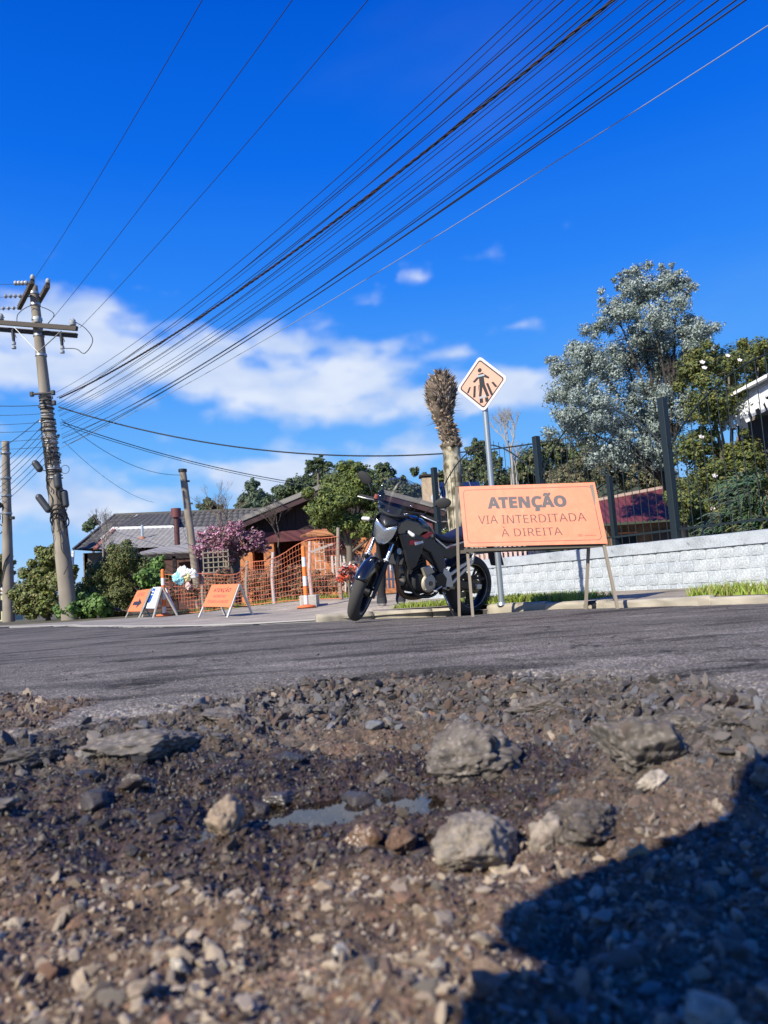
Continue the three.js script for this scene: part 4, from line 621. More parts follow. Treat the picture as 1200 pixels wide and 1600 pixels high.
  // peaked cowl above the lamp
  { const prof = [[1.302, 0.905, 0.015, 0.0], [1.296, 0.935, 0.075, 0.018], [1.272, 0.968, 0.10, 0.02], [1.235, 0.998, 0.105, 0.018], [1.19, 1.015, 0.1, 0.012], [1.15, 1.015, 0.085, 0.0]]; const rings = prof.map(([x, y, w, c], i) => { const ring = []; for (let j = 0; j <= 10; j++) { const q = mix(-1, 1, j / 10); ring.push(V(x - 0.035 * q * q * (i ? 1 : 0.2), y - 0.045 * Math.abs(q) ** 1.6 * Math.min(1, i * 0.6) - (i > 0 && i < 4 ? 0.012 * Math.exp(-q * q * 40) : 0) + c * 0.5, q * w)); } for (let j = 10; j >= 0; j--) { const q = mix(-1, 1, j / 10); ring.push(V(x - 0.012 - 0.035 * q * q * (i ? 1 : 0.2), y - 0.010 - 0.045 * Math.abs(q) ** 1.6 * Math.min(1, i * 0.6), q * w * 0.97)); } return ring; }); part('headlight_cowl', st(loft(rings)), plastic, t); }
  for (const s of [-1, 1]) part('lamp_side_fin', st(slab([[1.29, 0.94], [1.26, 0.97], [1.13, 0.98], [1.08, 0.93], [1.16, 0.86], [1.24, 0.82], [1.275, 0.86]], 0.006, 0.003).translate(0, 0, s > 0 ? 0.112 : -0.118)), satin, t);
  // windscreen: one curved clear sheet
  { const rings = [], N = 16; for (let i = 0; i <= 12; i++) { const k = i / 12, y = mix(0.985, 1.355, k), x0 = 1.262 - 0.215 * k + 0.05 * k * k, w = (0.115 + 0.09 * Math.sin(Math.PI * Math.min(1, k * 1.15) * 0.75)) * (k > 0.8 ? Math.sqrt(Math.max(0.16, 1 - ((k - 0.8) / 0.2) ** 2)) : 1), ring = []; for (let j = 0; j <= N; j++) { const q = mix(-1, 1, j / N); ring.push(V(x0 - 0.085 * q * q, y - 0.012 * q * q, q * w)); } for (let j = N; j >= 0; j--) { const q = mix(-1, 1, j / N); ring.push(V(x0 - 0.0035 - 0.085 * q * q, y - 0.012 * q * q, q * w * 0.985)); } rings.push(ring); }
    const clear = new THREE.MeshPhysicalMaterial({ roughness: 0.08, transmission: 1, thickness: 0, ior: 1.33 }); clear.color.setRGB(0.8, 0.8, 0.8); part('windscreen', st(loft(rings)), clear, t);
    part('windscreen_base', st(tube([V(1.15, 1.035, -0.15), V(1.245, 1.02, -0.08), V(1.268, 1.012, 0), V(1.245, 1.02, 0.08), V(1.15, 1.035, 0.15)], 0.014, 24, 8)), matt, t);
    for (const [x, y, z] of [[1.215, 1.05, -0.125], [1.215, 1.05, 0.125], [1.18, 1.14, -0.155], [1.18, 1.14, 0.155], [1.262, 1.04, 0.02]]) part('screen_bolt', st(new THREE.SphereGeometry(0.009, 10, 8).translate(x + 0.008, y, z)), chrome, t); }
  part('instrument_panel', st(rbox(0.05, 0.09, 0.17, 1.145, 1.035, 0, 0.015, 0, 0, 0.5)), matt, t);
  // handlebar, grips, levers, mirrors
  part('handlebar', st(tube([V(0.955, 1.055, -0.38), V(1.0, 1.075, -0.25), V(1.06, 1.06, -0.12), V(1.07, 1.04, 0), V(1.06, 1.06, 0.12), V(1.0, 1.075, 0.25), V(0.955, 1.055, 0.38)], 0.0125, 40, 10)), matt, t);
  for (const s of [-1, 1]) {
    part('grip', st(rod(V(0.985, 1.068, s * 0.28), V(0.95, 1.053, s * 0.4), 0.0175, 0.0165, 14)), rubber, t);
    part('lever', st(tube([V(1.02, 1.065, s * 0.24), V(1.045, 1.06, s * 0.3), V(1.03, 1.05, s * 0.4)], 0.006, 16, 6)), silver, t);
    part('switch_block', st(rbox(0.05, 0.045, 0.05, 1.0, 1.065, s * 0.245, 0.01)), matt, t);
    const stem = [V(1.0, 1.075, s * 0.26), V(1.02, 1.14, s * 0.29), V(1.0, 1.2, s * 0.345)]; part('mirror_stem', st(tube(stem, 0.006, 16, 6)), matt, t);
    const mg = new THREE.SphereGeometry(1, 20, 14); mg.scale(0.016, 0.05, 0.082); mg.rotateX(s * -0.45); mg.translate(0.985, 1.235, s * 0.395); const mir = part('mirror', st(mg), matt, t);
    const mf = new THREE.SphereGeometry(1, 20, 14); mf.scale(0.003, 0.043, 0.074); mf.rotateX(s * -0.45); mf.translate(0.971, 1.235, s * 0.395); part('mirror_glass', st(mf), chrome, mir);
    const sig = part('indicator', st(merge([rod(V(1.17, 0.915, s * 0.1), V(1.165, 0.9, s * 0.19), 0.009, 0.012, 10)])), matt, t);
    const ig = new THREE.CapsuleGeometry(0.019, 0.05, 6, 12); ig.rotateX(Math.PI / 2 + s * 0.25); ig.translate(1.17, 0.892, s * 0.225); part('indicator_lens', st(ig), lensW, sig);
  }
  part('brake_reservoir', st(merge([new THREE.CylinderGeometry(0.024, 0.024, 0.04, 16).translate(1.03, 1.105, 0.22)])), std([0.3, 0.08, 0.05], 0.4), t);
  // fuel tank: lofted sections
  const oval = (x, y, w, h, top, pw = 2.4, n = 28) => { const ring = []; for (let j = 0; j < n; j++) { const a = j / n * 2 * Math.PI, c = Math.cos(a), s = Math.sin(a); ring.push(V(x, y + Math.sign(s) * Math.abs(s) ** (2 / pw) * (s > 0 ? top : h), Math.sign(c) * Math.abs(c) ** (2 / pw) * w)); } return ring; };
  part('fuel_tank', loft([oval(1.1, 0.9, 0.05, 0.06, 0.05), oval(1.06, 0.9, 0.1, 0.09, 0.085), oval(0.98, 0.9, 0.15, 0.11, 0.11), oval(0.88, 0.89, 0.165, 0.13, 0.12), oval(0.78, 0.87, 0.158, 0.13, 0.115), oval(0.68, 0.84, 0.13, 0.11, 0.085), oval(0.6, 0.81, 0.095, 0.08, 0.055), oval(0.56, 0.8, 0.06, 0.05, 0.03)]), black, t);
  part('filler_cap', new THREE.CylinderGeometry(0.045, 0.05, 0.02, 24).rotateZ(0.1).translate(0.88, 1.015, 0), silver, t);
  for (const s of [-1, 1]) {
    // tank wings, radiator shroud with its red and white badge
    const z = (v) => (s > 0 ? v : -v - 0.014);
    part('tank_wing', slab([[1.17, 0.9], [1.06, 0.955], [0.92, 0.93], [0.84, 0.86], [0.92, 0.80], [1.06, 0.79], [1.15, 0.82]], 0.014, 0.01).translate(0, 0, z(0.155)), black, t);
    const sh = part('radiator_shroud', slab([[1.14, 0.80], [1.0, 0.815], [0.86, 0.78], [0.89, 0.66], [0.955, 0.53], [1.01, 0.50], [1.045, 0.58], [1.075, 0.68]], 0.014, 0.012).translate(0, 0, z(0.185)), plastic, t);
    const zz = s > 0 ? 0.2135 : -0.2175; part('red_badge', slab([[1.035, 0.765], [0.92, 0.77], [0.935, 0.735], [1.045, 0.725]], 0.003).translate(0, 0, zz), red, sh); part('white_badge', slab([[0.985, 0.752], [0.885, 0.765], [0.875, 0.748], [0.975, 0.722]], 0.003).translate(0, 0, s > 0 ? 0.217 : -0.2205), whiteTrim, sh);
    part('shroud_edge', slab([[1.15, 0.82], [1.0, 0.835], [0.87, 0.80], [0.865, 0.79], [1.0, 0.822], [1.145, 0.806]], 0.01).translate(0, 0, z(0.192)), satin, t);
    // frame cover: the broad dark plate from the tank down to the footrest
    part('frame_cover', slab([[0.84, 0.77], [0.72, 0.79], [0.60, 0.72], [0.53, 0.60], [0.49, 0.47], [0.56, 0.46], [0.62, 0.55], [0.70, 0.66], [0.80, 0.70]], 0.02, 0.012).translate(0, 0, z(0.125)), grey, t);
    part('tank_side_badge', slab([[0.90, 0.80], [0.74, 0.855], [0.70, 0.845], [0.80, 0.785]], 0.003, 0.001).translate(0, 0, s > 0 ? 0.176 : -0.179), red, t);
    part('side_panel', slab([[0.62, 0.75], [0.50, 0.70], [0.30, 0.75], [0.12, 0.80], [0.24, 0.68], [0.42, 0.60], [0.54, 0.62]], 0.016, 0.01).translate(0, 0, z(0.115)), plastic, t);
    part('side_stripe', slab([[0.66, 0.80], [0.50, 0.712], [0.24, 0.775], [0.10, 0.82], [0.25, 0.762], [0.50, 0.695], [0.64, 0.775]], 0.004, 0.002).translate(0, 0, s > 0 ? 0.145 : -0.15), silver, t);
    part('red_stripe', slab([[0.46, 0.715], [0.40, 0.728], [0.41, 0.708], [0.46, 0.697]], 0.003).translate(0, 0, s > 0 ? 0.152 : -0.155), red, t);
    part('tail_panel', slab([[0.22, 0.80], [0.0, 0.88], [-0.26, 0.93], [-0.30, 0.90], [-0.1, 0.82], [0.16, 0.72]], 0.012, 0.008).translate(0, 0, z(0.085)), black, t);
    part('grab_rail', tube([V(0.14, 0.86, s * 0.115), V(0.0, 0.91, s * 0.13), V(-0.18, 0.95, s * 0.12), V(-0.29, 0.955, s * 0.06)], 0.0115, 20, 8), silver, t);
    // footrest plate and passenger bracket
    part('footrest_plate', slab([[0.52, 0.50], [0.43, 0.46], [0.385, 0.33], [0.44, 0.29], [0.52, 0.31], [0.535, 0.40]], 0.012, 0.004).translate(0, 0, z(0.135)), silver, t);
    part('passenger_bracket', merge([bar(V(0.45, 0.43, s * 0.145), V(0.12, 0.60, s * 0.15), 0.016, 0.028), bar(V(0.42, 0.34, s * 0.145), V(0.12, 0.57, s * 0.15), 0.016, 0.026), bar(V(0.12, 0.58, s * 0.15), V(0.06, 0.70, s * 0.12), 0.016, 0.04)]), silver, t);
    part('footrest', rod(V(0.46, 0.31, s * 0.15), V(0.45, 0.315, s * 0.25), 0.013, 0.013, 10), rubber, t);
    part('swingarm', slab([[0.50, 0.40], [0.02, 0.345], [-0.05, 0.33], [-0.05, 0.295], [0.02, 0.285], [0.50, 0.335]], 0.03, 0.006).translate(0, 0, s > 0 ? 0.085 : -0.115), std([0.05, 0.05, 0.052], 0.4, 0.4), t);
    part('frame_spar', bar(V(1.08, 0.86, s * 0.07), V(0.56, 0.52, s * 0.12), 0.035, 0.06), satin, t);
    part('down_tube', rod(V(1.07, 0.8, s * 0.05), V(0.9, 0.32, s * 0.08), 0.018, 0.018, 12), satin, t);
  }
  part('head_tube', rod(f(0.5, 0), f(0.73, 0), 0.036, 0.036, 18), satin, t);
  part('frame_cradle', merge([tube([V(0.9, 0.33, -0.08), V(0.82, 0.245, -0.1), V(0.6, 0.24, -0.1), V(0.48, 0.34, -0.1)], 0.016, 24, 8), tube([V(0.9, 0.33, 0.08), V(0.82, 0.245, 0.1), V(0.6, 0.24, 0.1), V(0.48, 0.34, 0.1)], 0.016, 24, 8)]), satin, t);
  part('radiator', rbox(0.04, 0.2, 0.24, 1.0, 0.62, 0, 0.01, 0, 0, 0.3), matt, t);
  // engine
  const engine = new THREE.Group(); engine.name = 'engine'; t.add(engine);
  part('crankcase', loft([oval(0.88, 0.37, 0.09, 0.07, 0.07, 3), oval(0.84, 0.37, 0.125, 0.10, 0.10, 3.4), oval(0.72, 0.37, 0.135, 0.12, 0.12, 3.4), oval(0.58, 0.38, 0.125, 0.115, 0.12, 3.4), oval(0.52, 0.39, 0.09, 0.08, 0.08, 3)]), matt, engine);
  const cyl = []; for (let i = 0; i < 9; i++) { const k = i / 8, c = V(mix(0.77, 0.865, k), mix(0.46, 0.68, k), 0); const g = rbox(0.16 - 0.02 * k, 0.010, 0.2 - 0.01 * k, c.x, c.y, 0, 0.003, 0, 0, -0.4); cyl.push(g); } cyl.push(rbox(0.12, 0.26, 0.15, 0.82, 0.57, 0, 0.015, 0, 0, -0.4)); part('cylinder', merge(cyl), matt, engine);
  part('cylinder_head', rbox(0.15, 0.09, 0.19, 0.88, 0.71, 0, 0.02, 0, 0, -0.4), plastic, engine);
  { const prof = [[0, 0.035], [0.04, 0.034], [0.075, 0.028], [0.088, 0.012], [0.09, 0]].map(([r, y]) => new THREE.Vector2(r, y)); const c = new THREE.LatheGeometry(prof, 36).rotateX(-Math.PI / 2).translate(0.705, 0.36, -0.132); const cov = part('alternator_cover', c, gold, engine); part('cover_bolt', new THREE.CylinderGeometry(0.022, 0.022, 0.012, 20).rotateX(Math.PI / 2).translate(0.705, 0.36, -0.17), std([0.16, 0.14, 0.11], 0.5, 0.5), cov); part('cover_lobe', slab([[0.76, 0.44], [0.80, 0.50], [0.72, 0.52], [0.66, 0.47]], 0.03, 0.01).translate(0, 0, -0.155), gold, cov); for (let i = 0; i < 5; i++) { const a = i / 5 * 6.283 + 0.4; part('bolt', new THREE.CylinderGeometry(0.007, 0.007, 0.01, 8).rotateX(Math.PI / 2).translate(0.705 + Math.cos(a) * 0.078, 0.36 + Math.sin(a) * 0.078, -0.16), silver, cov); } }
  part('sprocket_cover', slab([[0.63, 0.43], [0.55, 0.46], [0.49, 0.40], [0.50, 0.33], [0.58, 0.31], [0.63, 0.35]], 0.03, 0.01).translate(0, 0, -0.155), satin, engine);
  part('gear_lever', merge([tube([V(0.56, 0.33, -0.17), V(0.64, 0.3, -0.18), V(0.68, 0.29, -0.2)], 0.007, 14, 6), rod(V(0.68, 0.29, -0.19), V(0.68, 0.29, -0.235), 0.009, 0.009, 8)]), silver, engine);
  part('starter_motor', rod(V(0.86, 0.47, -0.06), V(0.86, 0.47, 0.08), 0.035, 0.035, 16), alloy, engine);
  part('oil_filter', rod(V(0.9, 0.36, 0.02), V(0.95, 0.355, 0.02), 0.035, 0.032, 16), alloy, engine);
  part('exhaust_header', tube([V(0.92, 0.66, -0.03), V(1.02, 0.6, -0.05), V(1.04, 0.45, -0.05), V(0.98, 0.28, -0.04), V(0.85, 0.215, 0.0), V(0.6, 0.21, 0.06), V(0.4, 0.25, 0.13)], 0.021, 60, 12), std([0.22, 0.14, 0.09], 0.45, 0.7), t);
  part('silencer', loft([oval(0.42, 0.27, 0.04, 0.04, 0.04).map((p) => p.clone().add(V(0, 0, 0.17))), oval(0.34, 0.29, 0.055, 0.06, 0.06).map((p) => p.clone().add(V(0, 0, 0.18))), oval(-0.06, 0.40, 0.06, 0.065, 0.065).map((p) => p.clone().add(V(0, 0, 0.2))), oval(-0.12, 0.42, 0.05, 0.05, 0.05).map((p) => p.clone().add(V(0, 0, 0.2)))]), satin, t);
  part('belly_hose', tube([V(0.95, 0.52, -0.12), V(0.97, 0.42, -0.13), V(0.9, 0.33, -0.12)], 0.009, 20, 6), rubber, t);
  part('horn', merge([new THREE.CylinderGeometry(0.035, 0.03, 0.03, 18).rotateZ(Math.PI / 2).translate(1.06, 0.66, -0.11)]), std([0.32, 0.32, 0.33], 0.35, 0.7), t);
  // seat, tail and plate
  part('seat', loft([oval(0.6, 0.81, 0.06, 0.03, 0.025, 3), oval(0.54, 0.80, 0.095, 0.045, 0.035, 3), oval(0.42, 0.785, 0.125, 0.05, 0.032, 3), oval(0.30, 0.79, 0.135, 0.05, 0.04, 3), oval(0.20, 0.825, 0.13, 0.06, 0.055, 3), oval(0.10, 0.87, 0.12, 0.06, 0.05, 3), oval(-0.08, 0.90, 0.105, 0.05, 0.045, 3), oval(-0.22, 0.925, 0.07, 0.03, 0.03, 3)]), navy, t);
  part('tail_unit', loft([oval(0.1, 0.82, 0.075, 0.05, 0.04), oval(-0.15, 0.89, 0.085, 0.05, 0.04), oval(-0.3, 0.925, 0.05, 0.025, 0.025)]), satin, t);
  part('tail_light', rbox(0.03, 0.035, 0.09, -0.305, 0.915, 0, 0.01), std([0.5, 0.02, 0.02], 0.2), t);
  part('rear_mudguard', merge([bar(V(-0.12, 0.86, 0), V(-0.32, 0.70, 0), 0.10, 0.014), bar(V(-0.32, 0.71, 0), V(-0.40, 0.52, 0), 0.12, 0.012), rbox(0.03, 0.06, 0.14, -0.31, 0.74, 0, 0.01)]), matt, t);
  part('number_plate', rbox(0.004, 0.16, 0.19, -0.395, 0.60, 0, 0.002, 0, 0, -0.4), std([0.09, 0.09, 0.095], 0.5), t);
  for (const s of [-1, 1]) part('rear_indicator', merge([rod(V(-0.27, 0.8, s * 0.04), V(-0.27, 0.8, s * 0.12), 0.007, 0.007, 8), new THREE.CapsuleGeometry(0.018, 0.04, 4, 10).rotateX(Math.PI / 2).translate(-0.27, 0.8, s * 0.15)]), satin, t);
  // rear suspension, chain, stand
  { const sp = []; const a = V(0.34, 0.42, 0), b = V(0.46, 0.68, 0); const pts = []; for (let i = 0; i <= 90; i++) { const k = i / 90, p = a.clone().lerp(b, 0.12 + 0.76 * k), w = k * 7 * 6.283; pts.push(p.add(V(Math.cos(w) * 0.03 * 0.9, Math.cos(w) * -0.014, Math.sin(w) * 0.033))); } part('shock_spring', new THREE.TubeGeometry(new THREE.CatmullRomCurve3(pts), 200, 0.006, 5), red, t); part('shock_body', rod(a, b, 0.018, 0.018, 12), satin, t); }
  part('chain', merge([bar(V(0.53, 0.42, -0.09), V(0.0, 0.385, -0.09), 0.012, 0.016), bar(V(0.53, 0.35, -0.09), V(0.0, 0.245, -0.09), 0.012, 0.016)]), std([0.09, 0.08, 0.065], 0.5, 0.6), t);
  part('chain_guard', slab([[0.42, 0.45], [0.05, 0.42], [-0.1, 0.40], [-0.1, 0.38], [0.05, 0.395], [0.42, 0.42]], 0.03, 0.004).translate(0, 0, -0.115), matt, t);
  part('rear_sprocket', new THREE.CylinderGeometry(0.072, 0.072, 0.006, 40).rotateX(Math.PI / 2).translate(0, 0.314, -0.09), std([0.13, 0.12, 0.1], 0.5, 0.7), t);
  part('axle_block', rbox(0.07, 0.05, 0.03, -0.01, 0.314, -0.125, 0.006), silver, t);
  part('tyre_hugger', slab([[0.33, 0.52], [0.22, 0.60], [0.12, 0.645], [0.11, 0.63], [0.2, 0.585], [0.30, 0.51]], 0.12, 0.004).translate(0, 0, -0.06), matt, t);
  const stand = part('side_stand', merge([rod(V(0.5, 0.29, -0.12), V(0.44, 0.01, -0.265), 0.013, 0.012, 10), rbox(0.07, 0.012, 0.045, 0.435, 0.006, -0.275, 0.004), rbox(0.05, 0.07, 0.05, 0.5, 0.28, -0.12, 0.01)]), satin, t);
  part('stand_spring', rod(V(0.52, 0.27, -0.15), V(0.475, 0.14, -0.2), 0.006, 0.006, 8), silver, stand);
  part('cable', st(tube([V(0.99, 1.05, -0.24), V(1.12, 1.0, -0.16), V(1.13, 0.9, -0.1), V(1.0, 0.86, -0.05)], 0.0055, 24, 6)), rubber, t);
  part('clutch_cable', st(tube([V(1.02, 1.06, -0.22), V(1.17, 1.04, -0.1), V(1.2, 0.97, 0.02), V(1.12, 0.88, 0.04)], 0.005, 24, 6)), rubber, t);
}

// ================================================================ MEASURED PLACES (metres): crowns as x, y, z, radius; wires as two ends, sag, radius
const SILVER_BLOBS = [[5.41,5.73,-14.58,0.36], [5.98,5.66,-14.37,0.26], [4.83,5.35,-14.83,0.42], [5.55,5.03,-14.45,0.55], [6.12,4.56,-14.31,0.36], [4.23,4.42,-14.84,0.49], [5.33,4.66,-15.67,0.62], [6.09,4.28,-15.48,0.54], [3.84,3.99,-15.42,0.44], [4.30,3.38,-14.55,0.58], [5.32,3.30,-15.06,0.58], [5.93,3.29,-14.64,0.36], [3.76,3.06,-14.48,0.41], [4.41,2.53,-14.37,0.43], [5.31,2.44,-14.54,0.36], [3.90,4.60,-15.68,0.26], [5.38,6.25,-15.53,0.23], [6.18,6.32,-15.49,0.18]];
const YELLOW_BLOBS = [[5.48,3.62,-12.82,0.36], [6.85,4.09,-14.57,0.41], [7.71,4.38,-15.13,0.40], [5.53,2.94,-12.58,0.44], [7.68,3.42,-15.72,0.55], [5.26,2.27,-12.90,0.32], [5.60,1.81,-12.93,0.45], [4.62,1.31,-11.82,0.27], [5.21,1.14,-12.55,0.35], [7.99,3.92,-15.64,0.47], [6.07,2.04,-12.71,0.32], [5.48,1.27,-11.95,0.40]];
const GREEN_BLOBS = [[-0.79,2.63,-17.98,0.51], [-1.32,2.25,-17.67,0.44], [-0.35,2.54,-18.35,0.46], [-0.12,2.05,-18.29,0.33], [-1.06,1.94,-18.04,0.39], [-0.44,1.73,-17.84,0.33], [-1.54,2.00,-18.33,0.27], [-0.62,2.98,-18.06,0.27], [-1.18,2.75,-18.31,0.36], [-1.61,2.26,-18.28,0.21], [-0.06,1.63,-18.01,0.21]];
const SHRUB_BLOBS = [[-10.46,1.92,-23.91,0.44], [-10.72,1.38,-24.10,0.56], [-11.05,0.91,-23.93,0.56], [-10.04,1.23,-23.66,0.43], [-10.61,0.54,-23.80,0.51], [-11.44,0.53,-24.31,0.40], [-10.06,2.11,-23.54,0.27]];
const DOME_BLOBS = [[-7.70,1.68,-22.64,0.51], [-8.39,1.34,-23.10,0.54], [-7.26,1.42,-22.82,0.38], [-8.58,0.74,-23.03,0.57], [-7.85,0.69,-22.98,0.57], [-8.12,0.28,-22.87,0.42], [-7.60,0.86,-23.40,0.39], [-8.61,1.21,-22.76,0.34], [-8.88,0.67,-22.93,0.34]];
const VINE_BLOBS = [[-6.75,1.02,-21.76,0.33], [-6.63,1.36,-22.11,0.26], [-6.45,0.96,-21.82,0.22], [-6.81,0.53,-21.89,0.29], [-8.61,0.29,-22.20,0.33], [-8.03,0.17,-21.86,0.22], [-9.06,0.29,-22.05,0.33], [-8.87,0.58,-22.32,0.26], [-8.23,0.37,-21.68,0.29]];
const FARLEFT_BLOBS = [[-20.82,3.03,-41.56,0.55], [-21.40,2.73,-41.73,0.62], [-20.83,2.53,-42.27,0.35]];
const PINK_BLOBS = [[-4.56,1.86,-20.09,0.33], [-4.02,1.91,-19.79,0.36], [-3.48,1.72,-19.86,0.33], [-4.24,1.55,-19.74,0.30], [-3.21,1.59,-19.97,0.20], [-4.71,1.55,-19.63,0.23], [-3.83,1.55,-20.16,0.25]];
const PINE_BLOBS = [[-8.85,11.72,-83.17,1.52], [-6.76,12.35,-83.64,1.53], [-4.55,12.09,-81.88,1.50], [-10.90,11.23,-83.68,1.25], [-11.68,9.59,-76.15,1.01], [-2.37,11.76,-78.31,1.43], [-8.31,10.13,-83.73,1.53], [0.28,12.35,-82.20,1.23], [-5.18,10.09,-79.28,1.65], [-10.42,9.56,-83.55,1.25], [-2.92,10.13,-80.96,1.68], [-13.87,9.90,-82.54,0.96]];
const ARAUCARIA_BLOBS = [[-7.21,13.48,-77.79,0.45], [-6.28,13.67,-77.69,0.52], [-5.47,13.19,-77.94,0.58], [-6.71,12.96,-77.64,0.39]];
const PALE_BLOBS = [[-10.21,8.88,-59.76,0.55], [-10.71,8.14,-60.92,0.66], [-9.88,8.08,-59.66,0.59], [-10.80,7.22,-59.02,0.59], [-10.07,7.18,-59.09,0.59]];
const SMALLDARK_BLOBS = [[-11.17,6.40,-49.34,0.37], [-11.80,6.28,-50.57,0.42], [-10.77,6.08,-49.73,0.37], [-18.81,5.84,-49.58,0.33], [-19.00,5.53,-49.19,0.33]];
const RIGHTWOOD_BLOBS = [[5.94,7.65,-50.89,1.01], [6.41,7.91,-47.54,0.71], [4.95,6.22,-46.25,0.77], [6.59,6.37,-45.36,0.98], [8.93,7.08,-45.33,0.98], [9.77,6.43,-46.01,0.99], [11.74,7.79,-49.06,1.06], [7.79,6.09,-45.90,0.91], [11.49,6.20,-45.24,0.98], [10.93,8.27,-47.94,0.72], [12.68,7.29,-46.49,0.97], [15.10,7.01,-50.99,1.06], [5.84,8.34,-45.73,0.38], [5.84,8.51,-48.17,0.36], [4.51,7.01,-49.64,0.66], [3.70,6.59,-47.46,0.55], [2.23,7.78,-50.93,0.30], [2.72,7.04,-47.87,0.24], [9.42,5.93,-46.45,0.85], [0.81,6.28,-47.46,0.71], [1.44,5.83,-45.22,0.60], [0.28,6.60,-47.53,0.55], [2.22,5.94,-46.49,0.46], [1.32,7.16,-50.34,0.33]];
const SCRUB_BLOBS = [[5.84,3.43,-24.66,0.45], [6.27,3.16,-24.00,0.44], [6.73,3.33,-23.06,0.46], [7.53,3.15,-23.51,0.47], [8.20,3.00,-23.48,0.43], [6.48,3.80,-23.42,0.43], [7.28,3.75,-23.46,0.43], [8.39,3.79,-24.74,0.41], [8.62,3.04,-23.28,0.35], [5.26,2.95,-23.10,0.27]];
const DRY_BLOBS = [[-3.13,0.69,-17.86,0.30], [-2.65,0.72,-17.64,0.29], [-2.25,0.62,-17.89,0.30], [-1.78,0.52,-17.54,0.26], [-1.44,0.47,-17.84,0.27], [-2.90,0.33,-17.69,0.26], [-2.48,0.30,-17.77,0.27], [-2.03,0.32,-17.75,0.24], [-1.58,0.28,-17.60,0.20], [-1.19,0.40,-17.36,0.17], [-3.29,0.48,-17.43,0.20], [-4.09,0.61,-17.82,0.24], [-3.79,0.81,-17.84,0.18], [-4.55,0.49,-17.86,0.21], [-4.83,0.44,-17.50,0.17]];
const REDTWIG_BLOBS = [[-0.97,1.47,-18.55,0.25], [-0.75,1.38,-18.59,0.22], [-1.21,1.33,-18.54,0.18]];
const FLOWERBUSH_BLOBS = [[0.95,1.06,-13.09,0.10], [0.87,0.95,-13.01,0.11], [1.04,0.96,-13.05,0.10], [0.99,1.14,-13.06,0.07]];
const REDPLANT_BLOBS = [[-0.77,0.65,-13.95,0.09], [-0.69,0.56,-14.09,0.11], [-0.84,0.52,-14.09,0.09], [-0.62,0.70,-13.91,0.07], [-0.73,0.48,-14.09,0.08]];
const SPIKY_CLUMPS = [[3.66,0.75,-8.55,0.14], [3.81,0.84,-8.42,0.20], [3.95,0.95,-8.25,0.21], [4.11,1.18,-8.24,0.21], [4.06,1.23,-8.56,0.18], [3.93,0.72,-8.05,0.17], [3.98,1.12,-8.82,0.15], [3.58,0.65,-8.26,0.10]];
const HV = [
  [[-9.696, 9.892, -21.6], [-2.176, 9.191, -10.7], 0.12, 0.006],
  [[-9.475, 8.709, -22.0], [-0.807, 8.843, -10.4], 0.12, 0.006],
  [[-8.36, 8.32, -21.5], [0.281, 8.598, -10.2], 0.12, 0.006]
];
const BUNDLE = [
  [[-9.222, 6.555, -21.8], [1.999, 6.514, -7.81], 0.378797, 0.00579598],
  [[-9.215, 6.398, -21.8], [2.046, 6.356, -7.62], 0.45187, 0.00469104],
  [[-9.205, 6.39, -21.8], [2.194, 6.345, -7.62], 0.45059, 0.00450069],
  [[-9.199, 6.199, -21.8], [2.207, 6.156, -7.39], 0.248972, 0.00712357],
  [[-9.19, 6.118, -21.8], [2.342, 6.072, -7.3], 0.439469, 0.00571268],
  [[-9.182, 6.016, -21.8], [2.437, 5.967, -7.18], 0.270417, 0.00630355],
  [[-9.172, 5.986, -21.8], [2.522, 5.936, -7.15], 0.442938, 0.00689367],
  [[-9.164, 5.879, -21.8], [2.635, 5.829, -7.03], 0.351602, 0.00450279],
  [[-9.155, 5.837, -21.8], [2.691, 5.784, -6.98], 0.368622, 0.00545582],
  [[-9.149, 5.652, -21.8], [2.814, 5.603, -6.77], 0.372031, 0.00457702],
  [[-9.139, 5.617, -21.8], [2.845, 5.568, -6.73], 0.411895, 0.00559406],
  [[-9.13, 5.565, -21.8], [2.937, 5.512, -6.67], 0.429422, 0.00723943],
  [[-9.122, 5.466, -21.8], [3.017, 5.416, -6.56], 0.355845, 0.00508113],
  [[-9.116, 5.296, -21.8], [2.96, 5.241, -6.34], 0.297792, 0.00471846],
  [[-9.107, 5.239, -21.8], [3.088, 5.182, -6.28], 0.46157, 0.00453619],
  [[-9.097, 5.189, -21.8], [3.196, 5.133, -6.23], 0.37524, 0.00763533],
  [[-9.09, 5.054, -21.8], [3.264, 4.997, -6.07], 0.328488, 0.00744359],
  [[-9.083, 4.934, -21.8], [3.262, 4.875, -5.92], 0.236729, 0.00760693]
];
const TWIST = [
  [[-9.134, 6.379, -21.8], [2.942, 6.599, -8.0], 0.42, 0.017]
];
const PALE = [
  [[-9.139, 4.912, -21.8], [3.984, 5.358, -6.9], 0.25, 0.006]
];
const SERVICE = [
  [[-9.16, 6.116, -21.8], [6.886, 4.132, -20.0], 1.15, 0.02],
  [[-9.062, 5.657, -21.8], [7.742, 4.145, -30.0], 1.3, 0.013],
  [[-9.064, 5.582, -21.8], [9.068, 4.754, -34.0], 1.5, 0.009],
  [[-9.096, 5.753, -21.8], [-7.012, 4.745, -27.0], 0.45, 0.008],
  [[-9.041, 5.093, -21.8], [-9.294, 4.365, -31.0], 0.3, 0.006]
];
